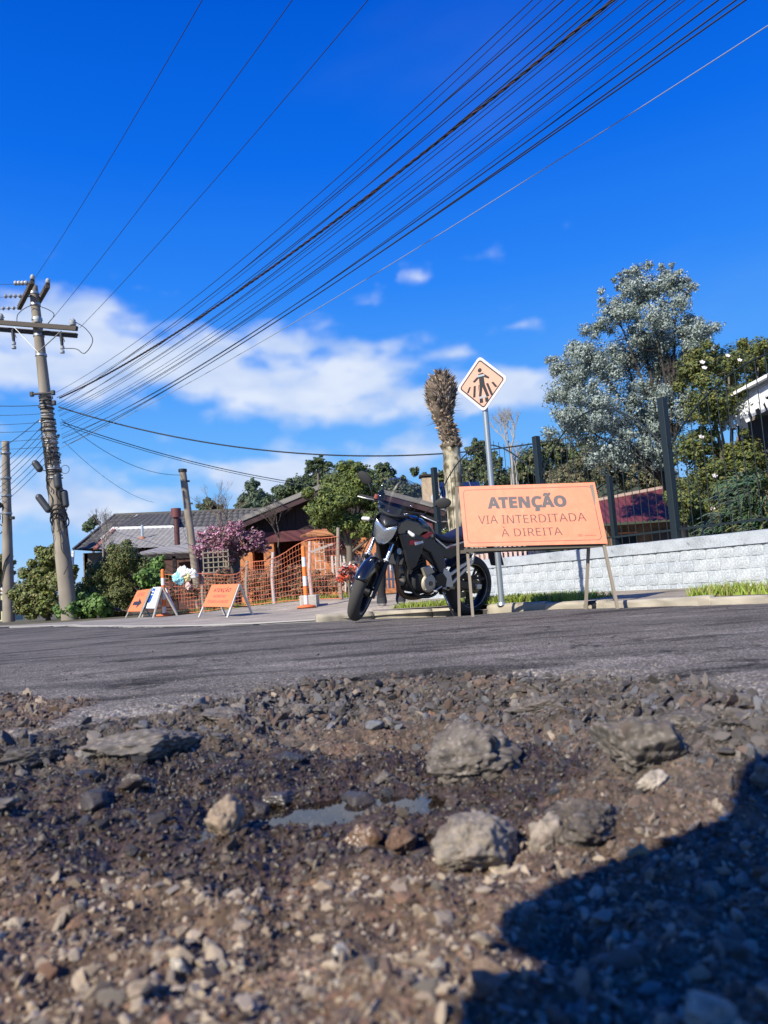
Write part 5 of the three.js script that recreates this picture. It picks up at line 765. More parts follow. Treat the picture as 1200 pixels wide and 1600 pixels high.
const LEFTW = [
  [[-9.498, 5.97, -21.8], [-19.208, 7.605, -36.0], 0.2, 0.012],
  [[-9.466, 5.78, -21.8], [-20.942, 6.506, -38.0], 0.3, 0.009],
  [[-9.443, 5.609, -21.8], [-20.947, 6.184, -38.0], 0.3, 0.009],
  [[-9.419, 5.438, -21.8], [-20.952, 5.863, -38.0], 0.3, 0.009],
  [[-9.396, 5.268, -21.8], [-20.957, 5.543, -38.0], 0.3, 0.009],
  [[-9.373, 5.097, -21.8], [-20.962, 5.222, -38.0], 0.3, 0.009],
  [[-9.35, 4.927, -21.8], [-20.967, 4.903, -38.0], 0.3, 0.009],
  [[-9.327, 4.758, -21.8], [-20.972, 4.584, -38.0], 0.3, 0.009],
  [[-9.528, 6.199, -21.8], [-12.632, 6.748, -23.0], 0.05, 0.011],
  [[-9.535, 5.954, -21.8], [-12.637, 6.43, -23.0], 0.05, 0.007],
  [[-9.542, 5.71, -21.8], [-12.642, 6.112, -23.0], 0.05, 0.007],
  [[-9.548, 5.466, -21.8], [-12.646, 5.894, -23.0], 0.05, 0.007],
  [[-9.555, 5.223, -21.8], [-12.651, 5.578, -23.0], 0.05, 0.007],
  [[-9.561, 4.98, -21.8], [-12.654, 5.361, -23.0], 0.05, 0.007]
];
const LEFTHV = [
  [[-9.51, 9.496, -20.9], [-11.645, 10.06, -22.0], 0.03, 0.006],
  [[-10.08, 9.515, -21.8], [-11.652, 9.668, -22.0], 0.03, 0.006],
  [[-10.728, 9.567, -22.8], [-11.976, 9.542, -22.6], 0.03, 0.006]
];
const POLE_PTS = [[-9.074,-0.035,-22.000], [-9.899,9.875,-22.000]];
const ARM_PTS = [[-11.984,9.101,-22.600], [-8.343,8.171,-21.400], [-10.755,9.606,-22.900], [-9.419,9.527,-20.900], [-10.180,9.707,-22.900], [-8.989,9.384,-20.900]];
const POLE_LEVELS = [[-9.456,6.819,-21.800], [-9.416,6.247,-21.800], [-9.336,5.113,-21.800], [-9.291,4.086,-21.800], [-9.246,3.067,-21.800], [-9.189,2.513,-21.800]];

// ================================================================ PLANTS
M.leaf = new THREE.MeshPhysicalMaterial({ vertexColors: true, roughness: 0.62, side: THREE.DoubleSide, transmission: 0.22, thickness: 0 });
M.bark = std([0.16, 0.13, 0.1], 0.95);
// leaf-sized faces spread through lumpy balls; gaps come from noise
function sprayed(blobs, seed, n, k) { const r = rng(seed + 900), o = blobs.map((b) => [b[0], b[1], b[2], b[3] * 0.9]); for (const b of blobs) for (let i = 0; i < n; i++) { const d = V(r() * 2 - 1, r() * 1.7 - 0.7, r() * 2 - 1).normalize(), q = b[3] * (0.85 + 0.4 * r()); o.push([b[0] + d.x * q, b[1] + d.y * q, b[2] + d.z * q, b[3] * k * (0.6 + 0.8 * r())]); } return o; }
function leafCloud(blobs, count, size, tones, seed, { gap = -0.15, aspect = 0.5, up = 0.4, shell = 0.45, lump = 1.4, squash = 0.92, rag = 0.22, spray = 7, bit = 0.26 } = {}) {
  blobs = sprayed(blobs, seed, spray, bit);
  const r = rng(seed), pos = new Float32Array(count * 12), col = new Float32Array(count * 12), idx = new Uint32Array(count * 6), w = blobs.map((b) => b[3] ** 2), tot = w.reduce((a, b) => a + b, 0);
  let n = 0, guard = 0; const d = V(0, 0, 0), a = V(0, 0, 0), b = V(0, 0, 0), nn = V(0, 0, 0);
  while (n < count && guard++ < count * 8) {
    let q = r() * tot, k = 0; while (k < w.length - 1 && (q -= w[k]) > 0) k++; const B = blobs[k];
    d.set(r() * 2 - 1, r() * 2 - 1, r() * 2 - 1); const l = d.length(); if (l > 1 || l < 0.05) continue; d.divideScalar(l);
    const rr = B[3] * (1 - shell * r() ** 1.6) * (1 + rag * 2.2 * fbm(d.x * 2.2 + k * 7, d.y * 2.2, d.z * 2.2 + seed, 3)), x = B[0] + d.x * rr, y = B[1] + d.y * rr * squash, z = B[2] + d.z * rr;
    const f = lump / B[3]; if (fbm(x * f * 1.6, y * f * 1.6, z * f * 1.6 + seed, 3) < gap) continue;
    const s = size * (0.6 + 0.8 * r()); nn.set(d.x + (r() - 0.5) * 1.6, d.y + up + (r() - 0.5) * 1.4, d.z + (r() - 0.5) * 1.6).normalize(); a.set(r() - 0.5, r() - 0.5, r() - 0.5).cross(nn).normalize(); b.copy(a).cross(nn);
    const o = n * 12, W = s * aspect * 0.5, L = s * 0.5;
    [[-1, 0], [0, -1], [1, 0], [0, 1]].forEach(([u, v], i) => { const fold = i % 2 ? 0.0 : 0.12 * s; pos[o + i * 3] = x + b.x * u * L + a.x * v * W + nn.x * fold; pos[o + i * 3 + 1] = y + b.y * u * L + a.y * v * W + nn.y * fold; pos[o + i * 3 + 2] = z + b.z * u * L + a.z * v * W + nn.z * fold; });
    const t = tones[Math.floor(r() * tones.length)], v = 0.7 + 0.6 * r(); for (let i = 0; i < 4; i++) col.set([t[0] * v * 1.3, t[1] * v * 1.3, t[2] * v * 1.3], o + i * 3);
    idx.set([n * 4, n * 4 + 1, n * 4 + 2, n * 4, n * 4 + 2, n * 4 + 3], n * 6); n++;
  }
  const g = new THREE.BufferGeometry(); g.setAttribute('position', new THREE.BufferAttribute(pos.subarray(0, n * 12), 3)); g.setAttribute('color', new THREE.BufferAttribute(col.subarray(0, n * 12), 3)); g.setIndex(new THREE.BufferAttribute(idx.subarray(0, n * 6), 1)); g.computeVertexNormals(); return g;
}
function branches(base, blobs, r0, seed, { twigs = 0, twigR = 0.006, spread = 1 } = {}) {
  const r = rng(seed), list = [], cx = blobs.reduce((s, b) => s + b[0], 0) / blobs.length, cy = Math.min(...blobs.map((b) => b[1])), cz = blobs.reduce((s, b) => s + b[2], 0) / blobs.length, fork = V(mix(base.x, cx, 0.5), mix(base.y, cy, 0.85), mix(base.z, cz, 0.5));
  const j = (p, k) => p.clone().add(V((r() - 0.5) * k, (r() - 0.5) * k, (r() - 0.5) * k));
  const trunk = [base, j(base.clone().lerp(fork, 0.4), r0 * 0.7), j(base.clone().lerp(fork, 0.75), r0 * 0.7), fork, j(fork.clone().lerp(V(cx, cy, cz), 0.5), r0)];
  const tg = limb(trunk, [r0 * 1.25, r0, r0 * 0.9, r0 * 0.8, r0 * 0.5], 10, 0.15, seed);
  for (const B of blobs) {
    const c = V(B[0], B[1], B[2]), s = fork.clone().lerp(base, 0.25 * r()), m = s.clone().lerp(c, 0.5).add(V((r() - 0.5) * B[3], B[3] * 0.3 * r(), (r() - 0.5) * B[3])), e = c.clone().add(V((r() - 0.5) * B[3] * 0.6, B[3] * 0.4 * r(), (r() - 0.5) * B[3] * 0.6));
    list.push(limb([s, m, e], [r0 * 0.42, r0 * 0.3, r0 * 0.1], 6, 0.1, seed));
    for (let i = 0; i < twigs; i++) { const p = m.clone().lerp(e, r()), d = V(r() - 0.5, r() - 0.25, r() - 0.5).normalize().multiplyScalar(B[3] * (0.6 + 0.6 * r()) * spread), q = p.clone().add(d.clone().multiplyScalar(0.5)).add(V((r() - 0.5), (r() - 0.5), (r() - 0.5)).multiplyScalar(B[3] * 0.25)); list.push(limb([p, q, p.clone().add(d)], [twigR * 1.6, twigR, twigR * 0.4], 4)); }
  }
  return [tg, merge(list)];
}
function tree(name, label, category, blobs, base, { trunk = 0.1, count = 8000, leaf = 0.08, tones, seed = 1, bark = M.bark, twigs = 4, twigR = 0.006, spread = 1, cloud = {}, group, crown = 'crown', mat = M.leaf } = {}) {
  const t = thing(name, label, category, [0, 0, 0], 0, group); const [tg, bg] = branches(V(...base), blobs, trunk, seed + 50, { twigs, twigR, spread });
  part('trunk', tg, bark, t); part('branches', bg, bark, t); if (count) part(crown, leafCloud(blobs, count, leaf, tones, seed, cloud), mat, t); return t;
}
const T = {
  silver: [[0.24, 0.29, 0.26], [0.31, 0.36, 0.33], [0.17, 0.22, 0.19], [0.12, 0.16, 0.12], [0.34, 0.38, 0.35]],
  yellow: [[0.12, 0.135, 0.024], [0.09, 0.115, 0.022], [0.18, 0.165, 0.03], [0.065, 0.09, 0.018], [0.08, 0.11, 0.022]],
  green: [[0.14, 0.18, 0.03], [0.10, 0.14, 0.025], [0.19, 0.22, 0.038], [0.07, 0.10, 0.02]],
  dark: [[0.065, 0.095, 0.02], [0.085, 0.115, 0.024], [0.11, 0.13, 0.028], [0.05, 0.075, 0.018]],
  olive: [[0.13, 0.135, 0.03], [0.1, 0.11, 0.026], [0.17, 0.14, 0.04], [0.07, 0.09, 0.02]],
  fresh: [[0.09, 0.17, 0.025], [0.12, 0.21, 0.035], [0.06, 0.12, 0.02]],
  pine: [[0.045, 0.075, 0.024], [0.06, 0.09, 0.028], [0.035, 0.06, 0.022], [0.08, 0.105, 0.03]],
  pink: [[0.36, 0.14, 0.21], [0.46, 0.23, 0.3], [0.26, 0.09, 0.15], [0.12, 0.065, 0.05], [0.12, 0.08, 0.05], [0.5, 0.3, 0.36]],
  dry: [[0.24, 0.15, 0.085], [0.17, 0.11, 0.06], [0.29, 0.17, 0.1], [0.11, 0.1, 0.04], [0.24, 0.1, 0.065]],
  scrub: [[0.12, 0.105, 0.045], [0.085, 0.095, 0.032], [0.17, 0.14, 0.075], [0.06, 0.075, 0.027]],
  redtwig: [[0.16, 0.06, 0.06], [0.2, 0.09, 0.08], [0.1, 0.045, 0.045]],
};
tree('eucalyptus_tree', 'tall silvery blue-leaved tree behind the fence', 'tree', SILVER_BLOBS, [5.9, 0.5, -15.2], { trunk: 0.09, count: 120000, leaf: 0.05, tones: T.silver, seed: 2, twigs: 14, twigR: 0.007, spread: 1.1, bark: std([0.06, 0.05, 0.042], 0.95), cloud: { gap: -0.07, aspect: 0.5, shell: 0.9, up: 0.1, lump: 2.0, rag: 0.45, spray: 14, bit: 0.3 } });
{
  const y = tree('broadleaf_tree', 'yellow-green leafy tree with white blossoms at the right edge of the picture', 'tree', YELLOW_BLOBS, [5.6, 0.5, -12.6], { trunk: 0.1, count: 90000, leaf: 0.052, tones: T.yellow, seed: 3, twigs: 8, cloud: { gap: -0.12, aspect: 0.55, shell: 0.85, lump: 2, rag: 0.4 } });
  const r = rng(8), white = std([0.78, 0.7, 0.68], 0.7); for (let i = 0; i < 9; i++) { const B = YELLOW_BLOBS[Math.floor(r() * YELLOW_BLOBS.length)], a = Math.PI * (1.05 + 0.75 * r()), e = (r() - 0.4) * 1.2, list = []; for (let k = 0; k < 5; k++) { const q = k / 5 * 6.283, g = new THREE.SphereGeometry(0.03, 6, 4); g.scale(1, 0.35, 0.7); g.translate(0.026, 0, 0); g.rotateZ(0.5); g.rotateY(q); list.push(g); } const g = merge(list); g.rotateX(1.0); g.translate(B[0] + Math.cos(a) * B[3] * 0.5, B[1] + Math.sin(e) * B[3] * 0.8, B[2] + B[3] * 0.95); part('blossom', g, white, y); }
}
tree('broadleaf_tree', 'rounded green tree behind the windscreen of the motorcycle', 'tree', GREEN_BLOBS, [-0.9, 0.2, -18.1], { trunk: 0.09, count: 40000, leaf: 0.06, tones: T.green, seed: 4, twigs: 6, cloud: { gap: -0.12, aspect: 0.6, shell: 0.55, lump: 1.8, rag: 0.3 } });
tree('shrub', 'tall yellow-green shrub left of the leaning utility pole', 'shrub', SHRUB_BLOBS, [-10.6, 0, -24], { trunk: 0.07, count: 24000, leaf: 0.085, tones: [...T.olive, ...T.green, [0.2, 0.19, 0.05]], seed: 5, cloud: { gap: -0.1, aspect: 0.7, shell: 0.6, lump: 1.7, rag: 0.3 } });
tree('hedge_bush', 'large clipped dark green bush right of the leaning utility pole', 'bush', DOME_BLOBS, [-7.9, 0, -23.2], { trunk: 0.06, count: 44000, leaf: 0.06, tones: [...T.dark, ...T.olive], seed: 6, cloud: { gap: -0.25, aspect: 0.6, shell: 0.35, lump: 1.5, rag: 0.2 } });
tree('creeper', 'bright green leafy creeper in front of the dark clipped bush', 'bush', VINE_BLOBS, [-7.4, 0, -22.2], { trunk: 0.03, count: 9000, leaf: 0.12, tones: T.fresh, seed: 7, cloud: { gap: -0.1, aspect: 0.75, shell: 0.6, rag: 0.3 } });
tree('distant_tree', 'small far tree above the gabled hut at the left edge', 'tree', FARLEFT_BLOBS, [-21.5, 0, -42.5], { trunk: 0.1, count: 3500, leaf: 0.2, tones: T.olive, seed: 8 });
tree('blossom_tree', 'small tree full of pink blossom in front of the orange house', 'tree', PINK_BLOBS, [-4.0, 0.1, -20], { trunk: 0.06, count: 7500, leaf: 0.06, tones: T.pink, seed: 9, twigs: 22, twigR: 0.006, spread: 1.4, bark: std([0.12, 0.085, 0.07], 0.95), crown: 'blossom', cloud: { gap: -0.02, aspect: 0.8, shell: 0.8, lump: 2.2, rag: 0.5 } });
tree('dry_hedge', 'dry reddish brown hedge behind the orange netting', 'hedge', DRY_BLOBS, [-2.6, 0.05, -17.6], { trunk: 0.03, count: 20000, leaf: 0.055, tones: T.dry, seed: 10, twigs: 12, twigR: 0.004, spread: 1.3, cloud: { gap: -0.1, aspect: 0.5, shell: 0.7, rag: 0.4 } });
tree('twiggy_bush', 'bare reddish twiggy bush beside the white picket fence', 'bush', REDTWIG_BLOBS, [-0.75, 0.2, -18.5], { trunk: 0.025, count: 1500, leaf: 0.05, tones: T.redtwig, seed: 11, twigs: 26, twigR: 0.005, spread: 1.3, bark: std([0.2, 0.09, 0.085], 0.9) });
tree('flowering_bush', 'bush with white flowers behind the motorcycle seat', 'bush', FLOWERBUSH_BLOBS, [1.0, 0.3, -13], { trunk: 0.02, count: 3500, leaf: 0.05, tones: [...T.green, ...T.green, [0.75, 0.75, 0.72]], seed: 12, cloud: { aspect: 0.7, shell: 0.7 } });
tree('potted_plant', 'small plant with orange-red leaves left of the front wheel', 'plant', REDPLANT_BLOBS, [-0.72, 0.1, -14], { trunk: 0.02, count: 900, leaf: 0.09, tones: [[0.6, 0.1, 0.03], [0.5, 0.06, 0.03], [0.1, 0.08, 0.05], [0.12, 0.06, 0.05], [0.55, 0.5, 0.45]], seed: 13, twigs: 8, cloud: { aspect: 0.5, shell: 0.8, gap: -0.3 } });
tree('scrub', 'brownish scrub below the silvery tree behind the fence', 'scrub', SCRUB_BLOBS, [5.4, 0.7, -24], { trunk: 0.06, count: 16000, leaf: 0.11, tones: T.scrub, seed: 14, twigs: 14, twigR: 0.008, spread: 1.3, cloud: { gap: -0.1, shell: 0.7, rag: 0.4 } });
tree('pale_tree', 'paler bluish tree standing left of the wooded hill', 'tree', PALE_BLOBS, [-9.9, 4, -60], { trunk: 0.14, count: 7000, leaf: 0.2, tones: [[0.08, 0.12, 0.06], [0.11, 0.15, 0.08], [0.06, 0.09, 0.05]], seed: 15, cloud: { gap: -0.08, shell: 0.7, rag: 0.4 } });
tree('araucaria_tree', 'flat-topped pine rising above the wooded hill', 'tree', ARAUCARIA_BLOBS, [-6.5, 10, -78], { trunk: 0.14, count: 3500, leaf: 0.24, tones: T.pine, seed: 16, cloud: { gap: -0.05, shell: 0.8, squash: 0.6, rag: 0.4 } });
tree('distant_tree', 'small dark tree peeping over the dark tiled roof beside the grey post', 'tree', SMALLDARK_BLOBS.slice(0, 3), [-10.9, 0, -50], { trunk: 0.1, count: 3000, leaf: 0.2, tones: T.pine, seed: 17 });
tree('distant_tree', 'small dark tree at the left end of the dark tiled roof', 'tree', SMALLDARK_BLOBS.slice(3), [-19, 0, -50], { trunk: 0.1, count: 2200, leaf: 0.2, tones: T.pine, seed: 18 });
{ // woods: read as one mass
  const w = part(numbered('wood'), leafCloud(PINE_BLOBS, 30000, 0.34, T.pine, 21, { gap: -0.12, shell: 0.5, rag: 0.35, lump: 2 }), M.leaf); w.userData = { kind: 'stuff', label: 'dark green pine wood covering the hill behind the houses', category: 'wood' };
  const w2 = part(numbered('wood'), leafCloud(RIGHTWOOD_BLOBS, 36000, 0.22, [...T.pine, ...T.dark, ...T.scrub], 22, { gap: -0.12, shell: 0.5, rag: 0.4, lump: 2 }), M.leaf); w2.userData = { kind: 'stuff', label: 'mixed green wood on the slope behind the crossing sign', category: 'wood' };
  // the hill that carries them
  const pos = [], idx = [], N = 40; for (let j = 0; j <= N; j++) for (let i = 0; i <= N; i++) { const x = -60 + 140 * i / N, z = -38 - 110 * j / N, y = -0.6 + S(-24, -5, x) * 10.5 * S(36, 82, -z) * (1 + 0.1 * fbm(x * 0.05, z * 0.05, 3, 3)) - 0.3; pos.push(x, y, z); if (i < N && j < N) { const a = j * (N + 1) + i; idx.push(a, a + 1, a + N + 1, a + 1, a + N + 2, a + N + 1); } }
  const g = new THREE.BufferGeometry(); g.setAttribute('position', new THREE.Float32BufferAttribute(pos, 3)); g.setIndex(idx); g.computeVertexNormals(); structure('hill', g, std([0.05, 0.06, 0.022], 1));
}
// bare trees: forking twigs only
function bareTree(name, label, base, h, r0, seed, levels, lean, col, wide = 0.5) {
  const r = rng(seed), t = thing(name, label, 'tree', base), list = [], trunkEnd = V(lean, h * 0.45, 0);
  part('trunk', limb([V(0, 0, 0), V(lean * 0.4, h * 0.22, 0), trunkEnd], [r0 * 1.2, r0, r0 * 0.8], 8, 0.1), col, t);
  (function grow(p, d, l, w, k) { const m = p.clone().addScaledVector(d, l * 0.5).add(V((r() - 0.5), (r() - 0.5), (r() - 0.5)).multiplyScalar(l * 0.14)), e = p.clone().addScaledVector(d, l); list.push(limb([p, m, e], [w, w * 0.8, w * 0.6], k > 2 ? 6 : 4)); if (!k) return; const n = k > 2 ? 3 : 2 + (r() < 0.5); for (let i = 0; i < n; i++) grow(e.clone().lerp(m, 0.5 * r() * (i > 0)), d.clone().add(V((r() - 0.5) * 2 * wide, (r() - 0.3) * wide, (r() - 0.5) * 2 * wide)).normalize(), l * (0.62 + 0.2 * r()), w * 0.58, k - 1); })(trunkEnd, V(0, 1, 0), h * 0.2, r0 * 0.75, levels);
  part('branches', merge(list), col, t); return t;
}
const greyBark = std([0.26, 0.235, 0.21], 0.9), paleBark = std([0.36, 0.33, 0.29], 0.9), brownBark = std([0.13, 0.095, 0.07], 0.9);
bareTree('bare_tree', 'tall leafless grey tree behind the crossing sign', [6.75, 3.2, -40], 5.6, 0.13, 31, 6, 0.1, paleBark, 0.42);
bareTree('bare_tree', 'leafless grey tree behind the leaning utility pole', [-9.3, 0, -25], 3.3, 0.06, 32, 6, 0.1, greyBark, 0.55);
bareTree('bare_tree', 'leafless bush with pale twigs beside the clipped bush', [-8.75, 0, -24.2], 2.7, 0.05, 33, 6, 0.1, paleBark, 0.5);
bareTree('bare_tree', 'dry brown branching shrub in front of the dark tiled roof', [-4.3, 0.1, -21], 3.1, 0.05, 34, 6, -0.1, std([0.22, 0.16, 0.1], 0.9), 0.6);
bareTree('bare_tree', 'thin brown shrub against the dark gable', [-3.0, 0.1, -20.2], 2.6, 0.04, 35, 6, 0.2, brownBark, 0.6);
bareTree('bare_tree', 'second leafless tree beside the tall grey one', [7.6, 4, -42], 3.6, 0.09, 36, 5, -0.2, paleBark, 0.45);
// strap-leaved clumps behind the wall
{
  const r = rng(44), strap = (L, w, droop, yaw, tilt) => { const n = 5, pos = [], idx = []; for (let i = 0; i <= n; i++) { const k = i / n, out = L * (k * Math.cos(tilt) + 0.15 * k * k), y = L * (k * Math.sin(tilt) - droop * k * k), ww = w * (1 - k ** 2.2) + 0.001; for (const s of [-1, 1]) pos.push(Math.cos(yaw) * out - Math.sin(yaw) * s * ww, y + 0.004 * s, Math.sin(yaw) * out + Math.cos(yaw) * s * ww); if (i < n) { const a = i * 2; idx.push(a, a + 1, a + 2, a + 1, a + 3, a + 2); } } const g = new THREE.BufferGeometry(); g.setAttribute('position', new THREE.Float32BufferAttribute(pos, 3)); g.setIndex(idx); g.computeVertexNormals(); g.setAttribute('uv', new THREE.Float32BufferAttribute(new Float32Array(pos.length / 3 * 2), 2)); return g; };
  const words = ['lowest strap-leaved clump right of the tall fence post', 'strap-leaved clump in the middle of the bed behind the wall', 'broad strap-leaved clump near the right edge behind the wall', 'topmost strap-leaved clump at the right edge of the picture', 'strap-leaved clump at the back of the bed', 'strap-leaved clump overhanging the wall at the right edge', 'small strap-leaved clump at the upper left of the bed', 'tiny strap-leaved clump at the foot of the fence post'];
  SPIKY_CLUMPS.forEach(([x, y, z, rad], i) => {
    const t = thing('agapanthus_plant', words[i], 'plant', [x, y - rad * 0.7, z], 0, 'strap-leaved plants behind the wall'), list = [];
    for (let k = 0; k < 190; k++) { const tone = r() < 0.12 ? [0.2, 0.2, 0.06] : [0.05 + 0.05 * r(), 0.09 + 0.07 * r(), 0.045 + 0.03 * r()]; const g = strap(rad * (1.0 + 0.9 * r()), 0.007 + 0.005 * r(), 0.45 + 0.5 * r(), r() * 6.283, 0.5 + 0.95 * r()).translate((r() - 0.5) * rad * 1.5, (r() - 0.4) * rad * 0.9, (r() - 0.5) * rad * 1.2); list.push(paint(g, () => tone)); }
    part('leaves', merge(list, true), M.leaf, t); part('root_stock', limb([V(0, -y + rad * 0.7 + 0.4, 0), V(0, 0, 0)], [0.05, 0.07], 8, 0.2), M.bark, t);
  });
}

// ================================================================ HOUSES
// a tiled roof plane: corners low-left, low-right, high-right, high-left; real waves across and steps up the slope
function tiledRoof(a, b, c, d, pitch, rowH, amp, step = 0.02) {
  const w = a.distanceTo(b), h = a.distanceTo(d), nx = Math.max(8, Math.round(w / pitch) * 6), rows = Math.max(2, Math.round(h / rowH)), n = b.clone().sub(a).cross(d.clone().sub(a)).normalize(); if (n.y < 0) n.negate(); const pos = [], idx = [];
  for (let r = 0; r < rows; r++) for (const e of [0, 1]) for (let i = 0; i <= nx; i++) { const u = i / nx, v = (r + e) / rows, p = a.clone().lerp(b, u).lerp(d.clone().lerp(c, u), v), lift = amp * Math.abs(Math.sin(u * w / pitch * Math.PI)) + (e ? 0 : step); p.addScaledVector(n, lift); pos.push(p.x, p.y, p.z); }
  const m = nx + 1; for (let r = 0; r < rows * 2 - 1; r++) for (let i = 0; i < nx; i++) { const p = r * m + i; idx.push(p, p + 1, p + m, p + 1, p + m + 1, p + m); }
  const g = new THREE.BufferGeometry(); g.setAttribute('position', new THREE.Float32BufferAttribute(pos, 3)); g.setIndex(idx); const f = g.toNonIndexed(); f.computeVertexNormals(); return metreUV(f);
}
function plate(pts, thick = 0.02) { // flat polygon in space with thickness
  const n = pts[1].clone().sub(pts[0]).cross(pts[2].clone().sub(pts[0])).normalize().multiplyScalar(thick), pos = [], tri = (a, b, c) => pos.push(a.x, a.y, a.z, b.x, b.y, b.z, c.x, c.y, c.z), lo = pts.map((p) => p.clone().sub(n));
  for (let i = 1; i < pts.length - 1; i++) { tri(pts[0], pts[i], pts[i + 1]); tri(lo[0], lo[i + 1], lo[i]); } for (let i = 0; i < pts.length; i++) { const j = (i + 1) % pts.length; tri(pts[i], lo[i], pts[j]); tri(pts[j], lo[i], lo[j]); }
  const g = new THREE.BufferGeometry(); g.setAttribute('position', new THREE.Float32BufferAttribute(pos, 3)); g.computeVertexNormals(); return metreUV(g);
}
const plasterN = { map: concreteMap, bumpMap: concreteBump, bumpScale: 0.01 };
M.darkTile = std([0.27, 0.265, 0.26], 0.75, 0, { map: concreteMap }); M.greyRoof = std([0.72, 0.70, 0.66], 0.95, 0, plasterN); M.orangeWall = std([1.5, 0.62, 0.27], 0.9, 0, plasterN); M.creamWall = std([1.25, 0.98, 0.68], 0.9, 0, plasterN); M.whitePaint = std([0.78, 0.78, 0.76], 0.6); M.darkWood = std([0.03, 0.02, 0.02], 0.8); M.maroon = std([0.13, 0.035, 0.04], 0.7); M.glassDark = std([0.02, 0.025, 0.03], 0.1); M.interior = std([0.05, 0.04, 0.035], 0.9);
{
  const t = thing('tiled_house', 'house with a dark tiled roof and a white-trimmed dormer beyond the hedge', 'house', [0, 0, 0]);
  const roof = part('roof', tiledRoof(V(-13.1, 2.75, -32.4), V(-3.5, 2.45, -32.4), V(-4.4, 4.18, -35.2), V(-12.35, 4.42, -35.2), 0.3, 0.36, 0.05, 0.03), M.darkTile, t);
  part('hip_end', tiledRoof(V(-13.4, 2.9, -38), V(-13.1, 2.75, -32.4), V(-12.35, 4.42, -35.2), V(-12.5, 4.42, -36), 0.3, 0.36, 0.05), M.darkTile, roof);
  part('back_slope', plate([V(-12.35, 4.40, -35.25), V(-4.4, 4.16, -35.25), V(-3.5, 2.4, -38.5), V(-13.4, 2.7, -38.5)], 0.05), M.darkTile, roof);
  part('ridge', bar(V(-12.4, 4.47, -35.2), V(-4.3, 4.24, -35.2), 0.16, 0.1), M.darkTile, roof); part('hip_ridge', bar(V(-13.15, 2.8, -32.35), V(-12.35, 4.46, -35.2), 0.1, 0.1), std([0.06, 0.06, 0.06], 0.8), roof); part('valley', bar(V(-11.95, 3.05, -32.6), V(-11.25, 4.36, -35.0), 0.07, 0.06), std([0.5, 0.48, 0.45], 0.7), roof);
  part('dormer_roof', tiledRoof(V(-11.55, 3.62, -32.6), V(-8.9, 3.50, -32.6), V(-9.4, 4.26, -34.9), V(-11.2, 4.33, -34.9), 0.3, 0.36, 0.05), M.darkTile, t);
  part('dormer_cheek', plate([V(-11.95, 3.05, -32.7), V(-11.55, 3.62, -32.6), V(-11.2, 4.33, -34.9)], 0.04), M.darkTile, t);
  part('dormer_trim', merge([bar(V(-11.52, 3.57, -32.5), V(-8.95, 3.46, -32.5), 0.1, 0.13), bar(V(-11.5, 3.56, -32.5), V(-12.0, 3.15, -32.5), 0.1, 0.12), bar(V(-8.97, 3.46, -32.5), V(-8.4, 3.02, -32.5), 0.1, 0.12)]), M.whitePaint, t);
  for (let i = 0; i < 4; i++) { const x = -11.3 + i * 0.62; const w = part('window', box(0.56, 0.42, 0.04, x + 0.1, 3.28 - i * 0.025, -32.62), M.glassDark, t); part('frame', merge([box(0.05, 0.44, 0.05, x + 0.41, 3.28 - i * 0.025, -32.6), box(0.6, 0.03, 0.05, x + 0.1, 3.48 - i * 0.025, -32.6)]), std([0.12, 0.12, 0.12], 0.6), w); }
  part('gutter', bar(V(-13.15, 2.72, -32.3), V(-13.25, 1.4, -32.3), 0.09, 0.09), M.whitePaint, t);
  part('wall', merge([box(9.2, 2.9, 0.2, -8.4, 1.2, -33.2), box(0.2, 2.9, 5, -12.95, 1.2, -35.6), box(0.2, 2.9, 5, -3.9, 1.0, -35.6), box(9.2, 2.9, 0.2, -8.4, 1.0, -38.1)]), std([0.5, 0.45, 0.38], 0.9, 0, plasterN), t);
}
{
  const t = thing('low_house', 'low house with a pale grey roof in front of the dark tiled one', 'house');
  const roof = part('roof', tiledRoof(V(-10.9, 2.45, -29.0), V(-7.2, 2.32, -29.0), V(-7.0, 3.30, -32.0), V(-11.2, 3.46, -32.0), 0.18, 0.6, 0.02, 0.01), M.greyRoof, t);
  part('red_ridge_tile', bar(V(-11.25, 3.46, -31.9), V(-10.95, 2.5, -28.95), 0.14, 0.07), std([0.38, 0.13, 0.08], 0.85), roof);
  part('steel_pipe', rod(V(-9.62, 2.85, -30.4), V(-9.6, 3.42, -30.4), 0.05, 0.05, 12), std([0.55, 0.6, 0.6], 0.4, 0.6), t);
  part('pipe_collar', new THREE.CylinderGeometry(0.09, 0.16, 0.12, 12).translate(-9.62, 2.9, -30.4), std([0.42, 0.18, 0.11], 0.9), t);
  const ch = part('flue', rod(V(-7.86, 2.2, -29), V(-7.86, 3.55, -29), 0.1, 0.1, 14), std([0.11, 0.045, 0.04], 0.6, 0.2), t); part('flue_cap', new THREE.CylinderGeometry(0.19, 0.18, 0.34, 16).translate(-7.86, 3.64, -29), std([0.16, 0.05, 0.05], 0.6), ch);
  part('wall', merge([box(3.5, 2.4, 0.16, -9.0, 1.2, -29.6), box(0.16, 2.4, 2.3, -10.7, 1.2, -30.8), box(0.16, 2.4, 2.3, -7.3, 1.2, -30.8)]), std([0.1, 0.05, 0.045], 0.85), t);
  part('porch_roof', plate([V(-8.9, 2.1, -27.2), V(-6.2, 2.0, -27.2), V(-6.0, 2.5, -28.9), V(-8.5, 2.38, -28.9)], 0.08), std([0.3, 0.28, 0.26], 0.9), t); part('porch_beam', bar(V(-8.9, 1.95, -27.2), V(-6.2, 1.86, -27.2), 0.12, 0.18), M.darkWood, t); for (const x of [-8.7, -7.5, -6.3]) part('porch_post', box(0.12, 1.9, 0.12, x, 0.95, -27.2), M.darkWood, t);
}
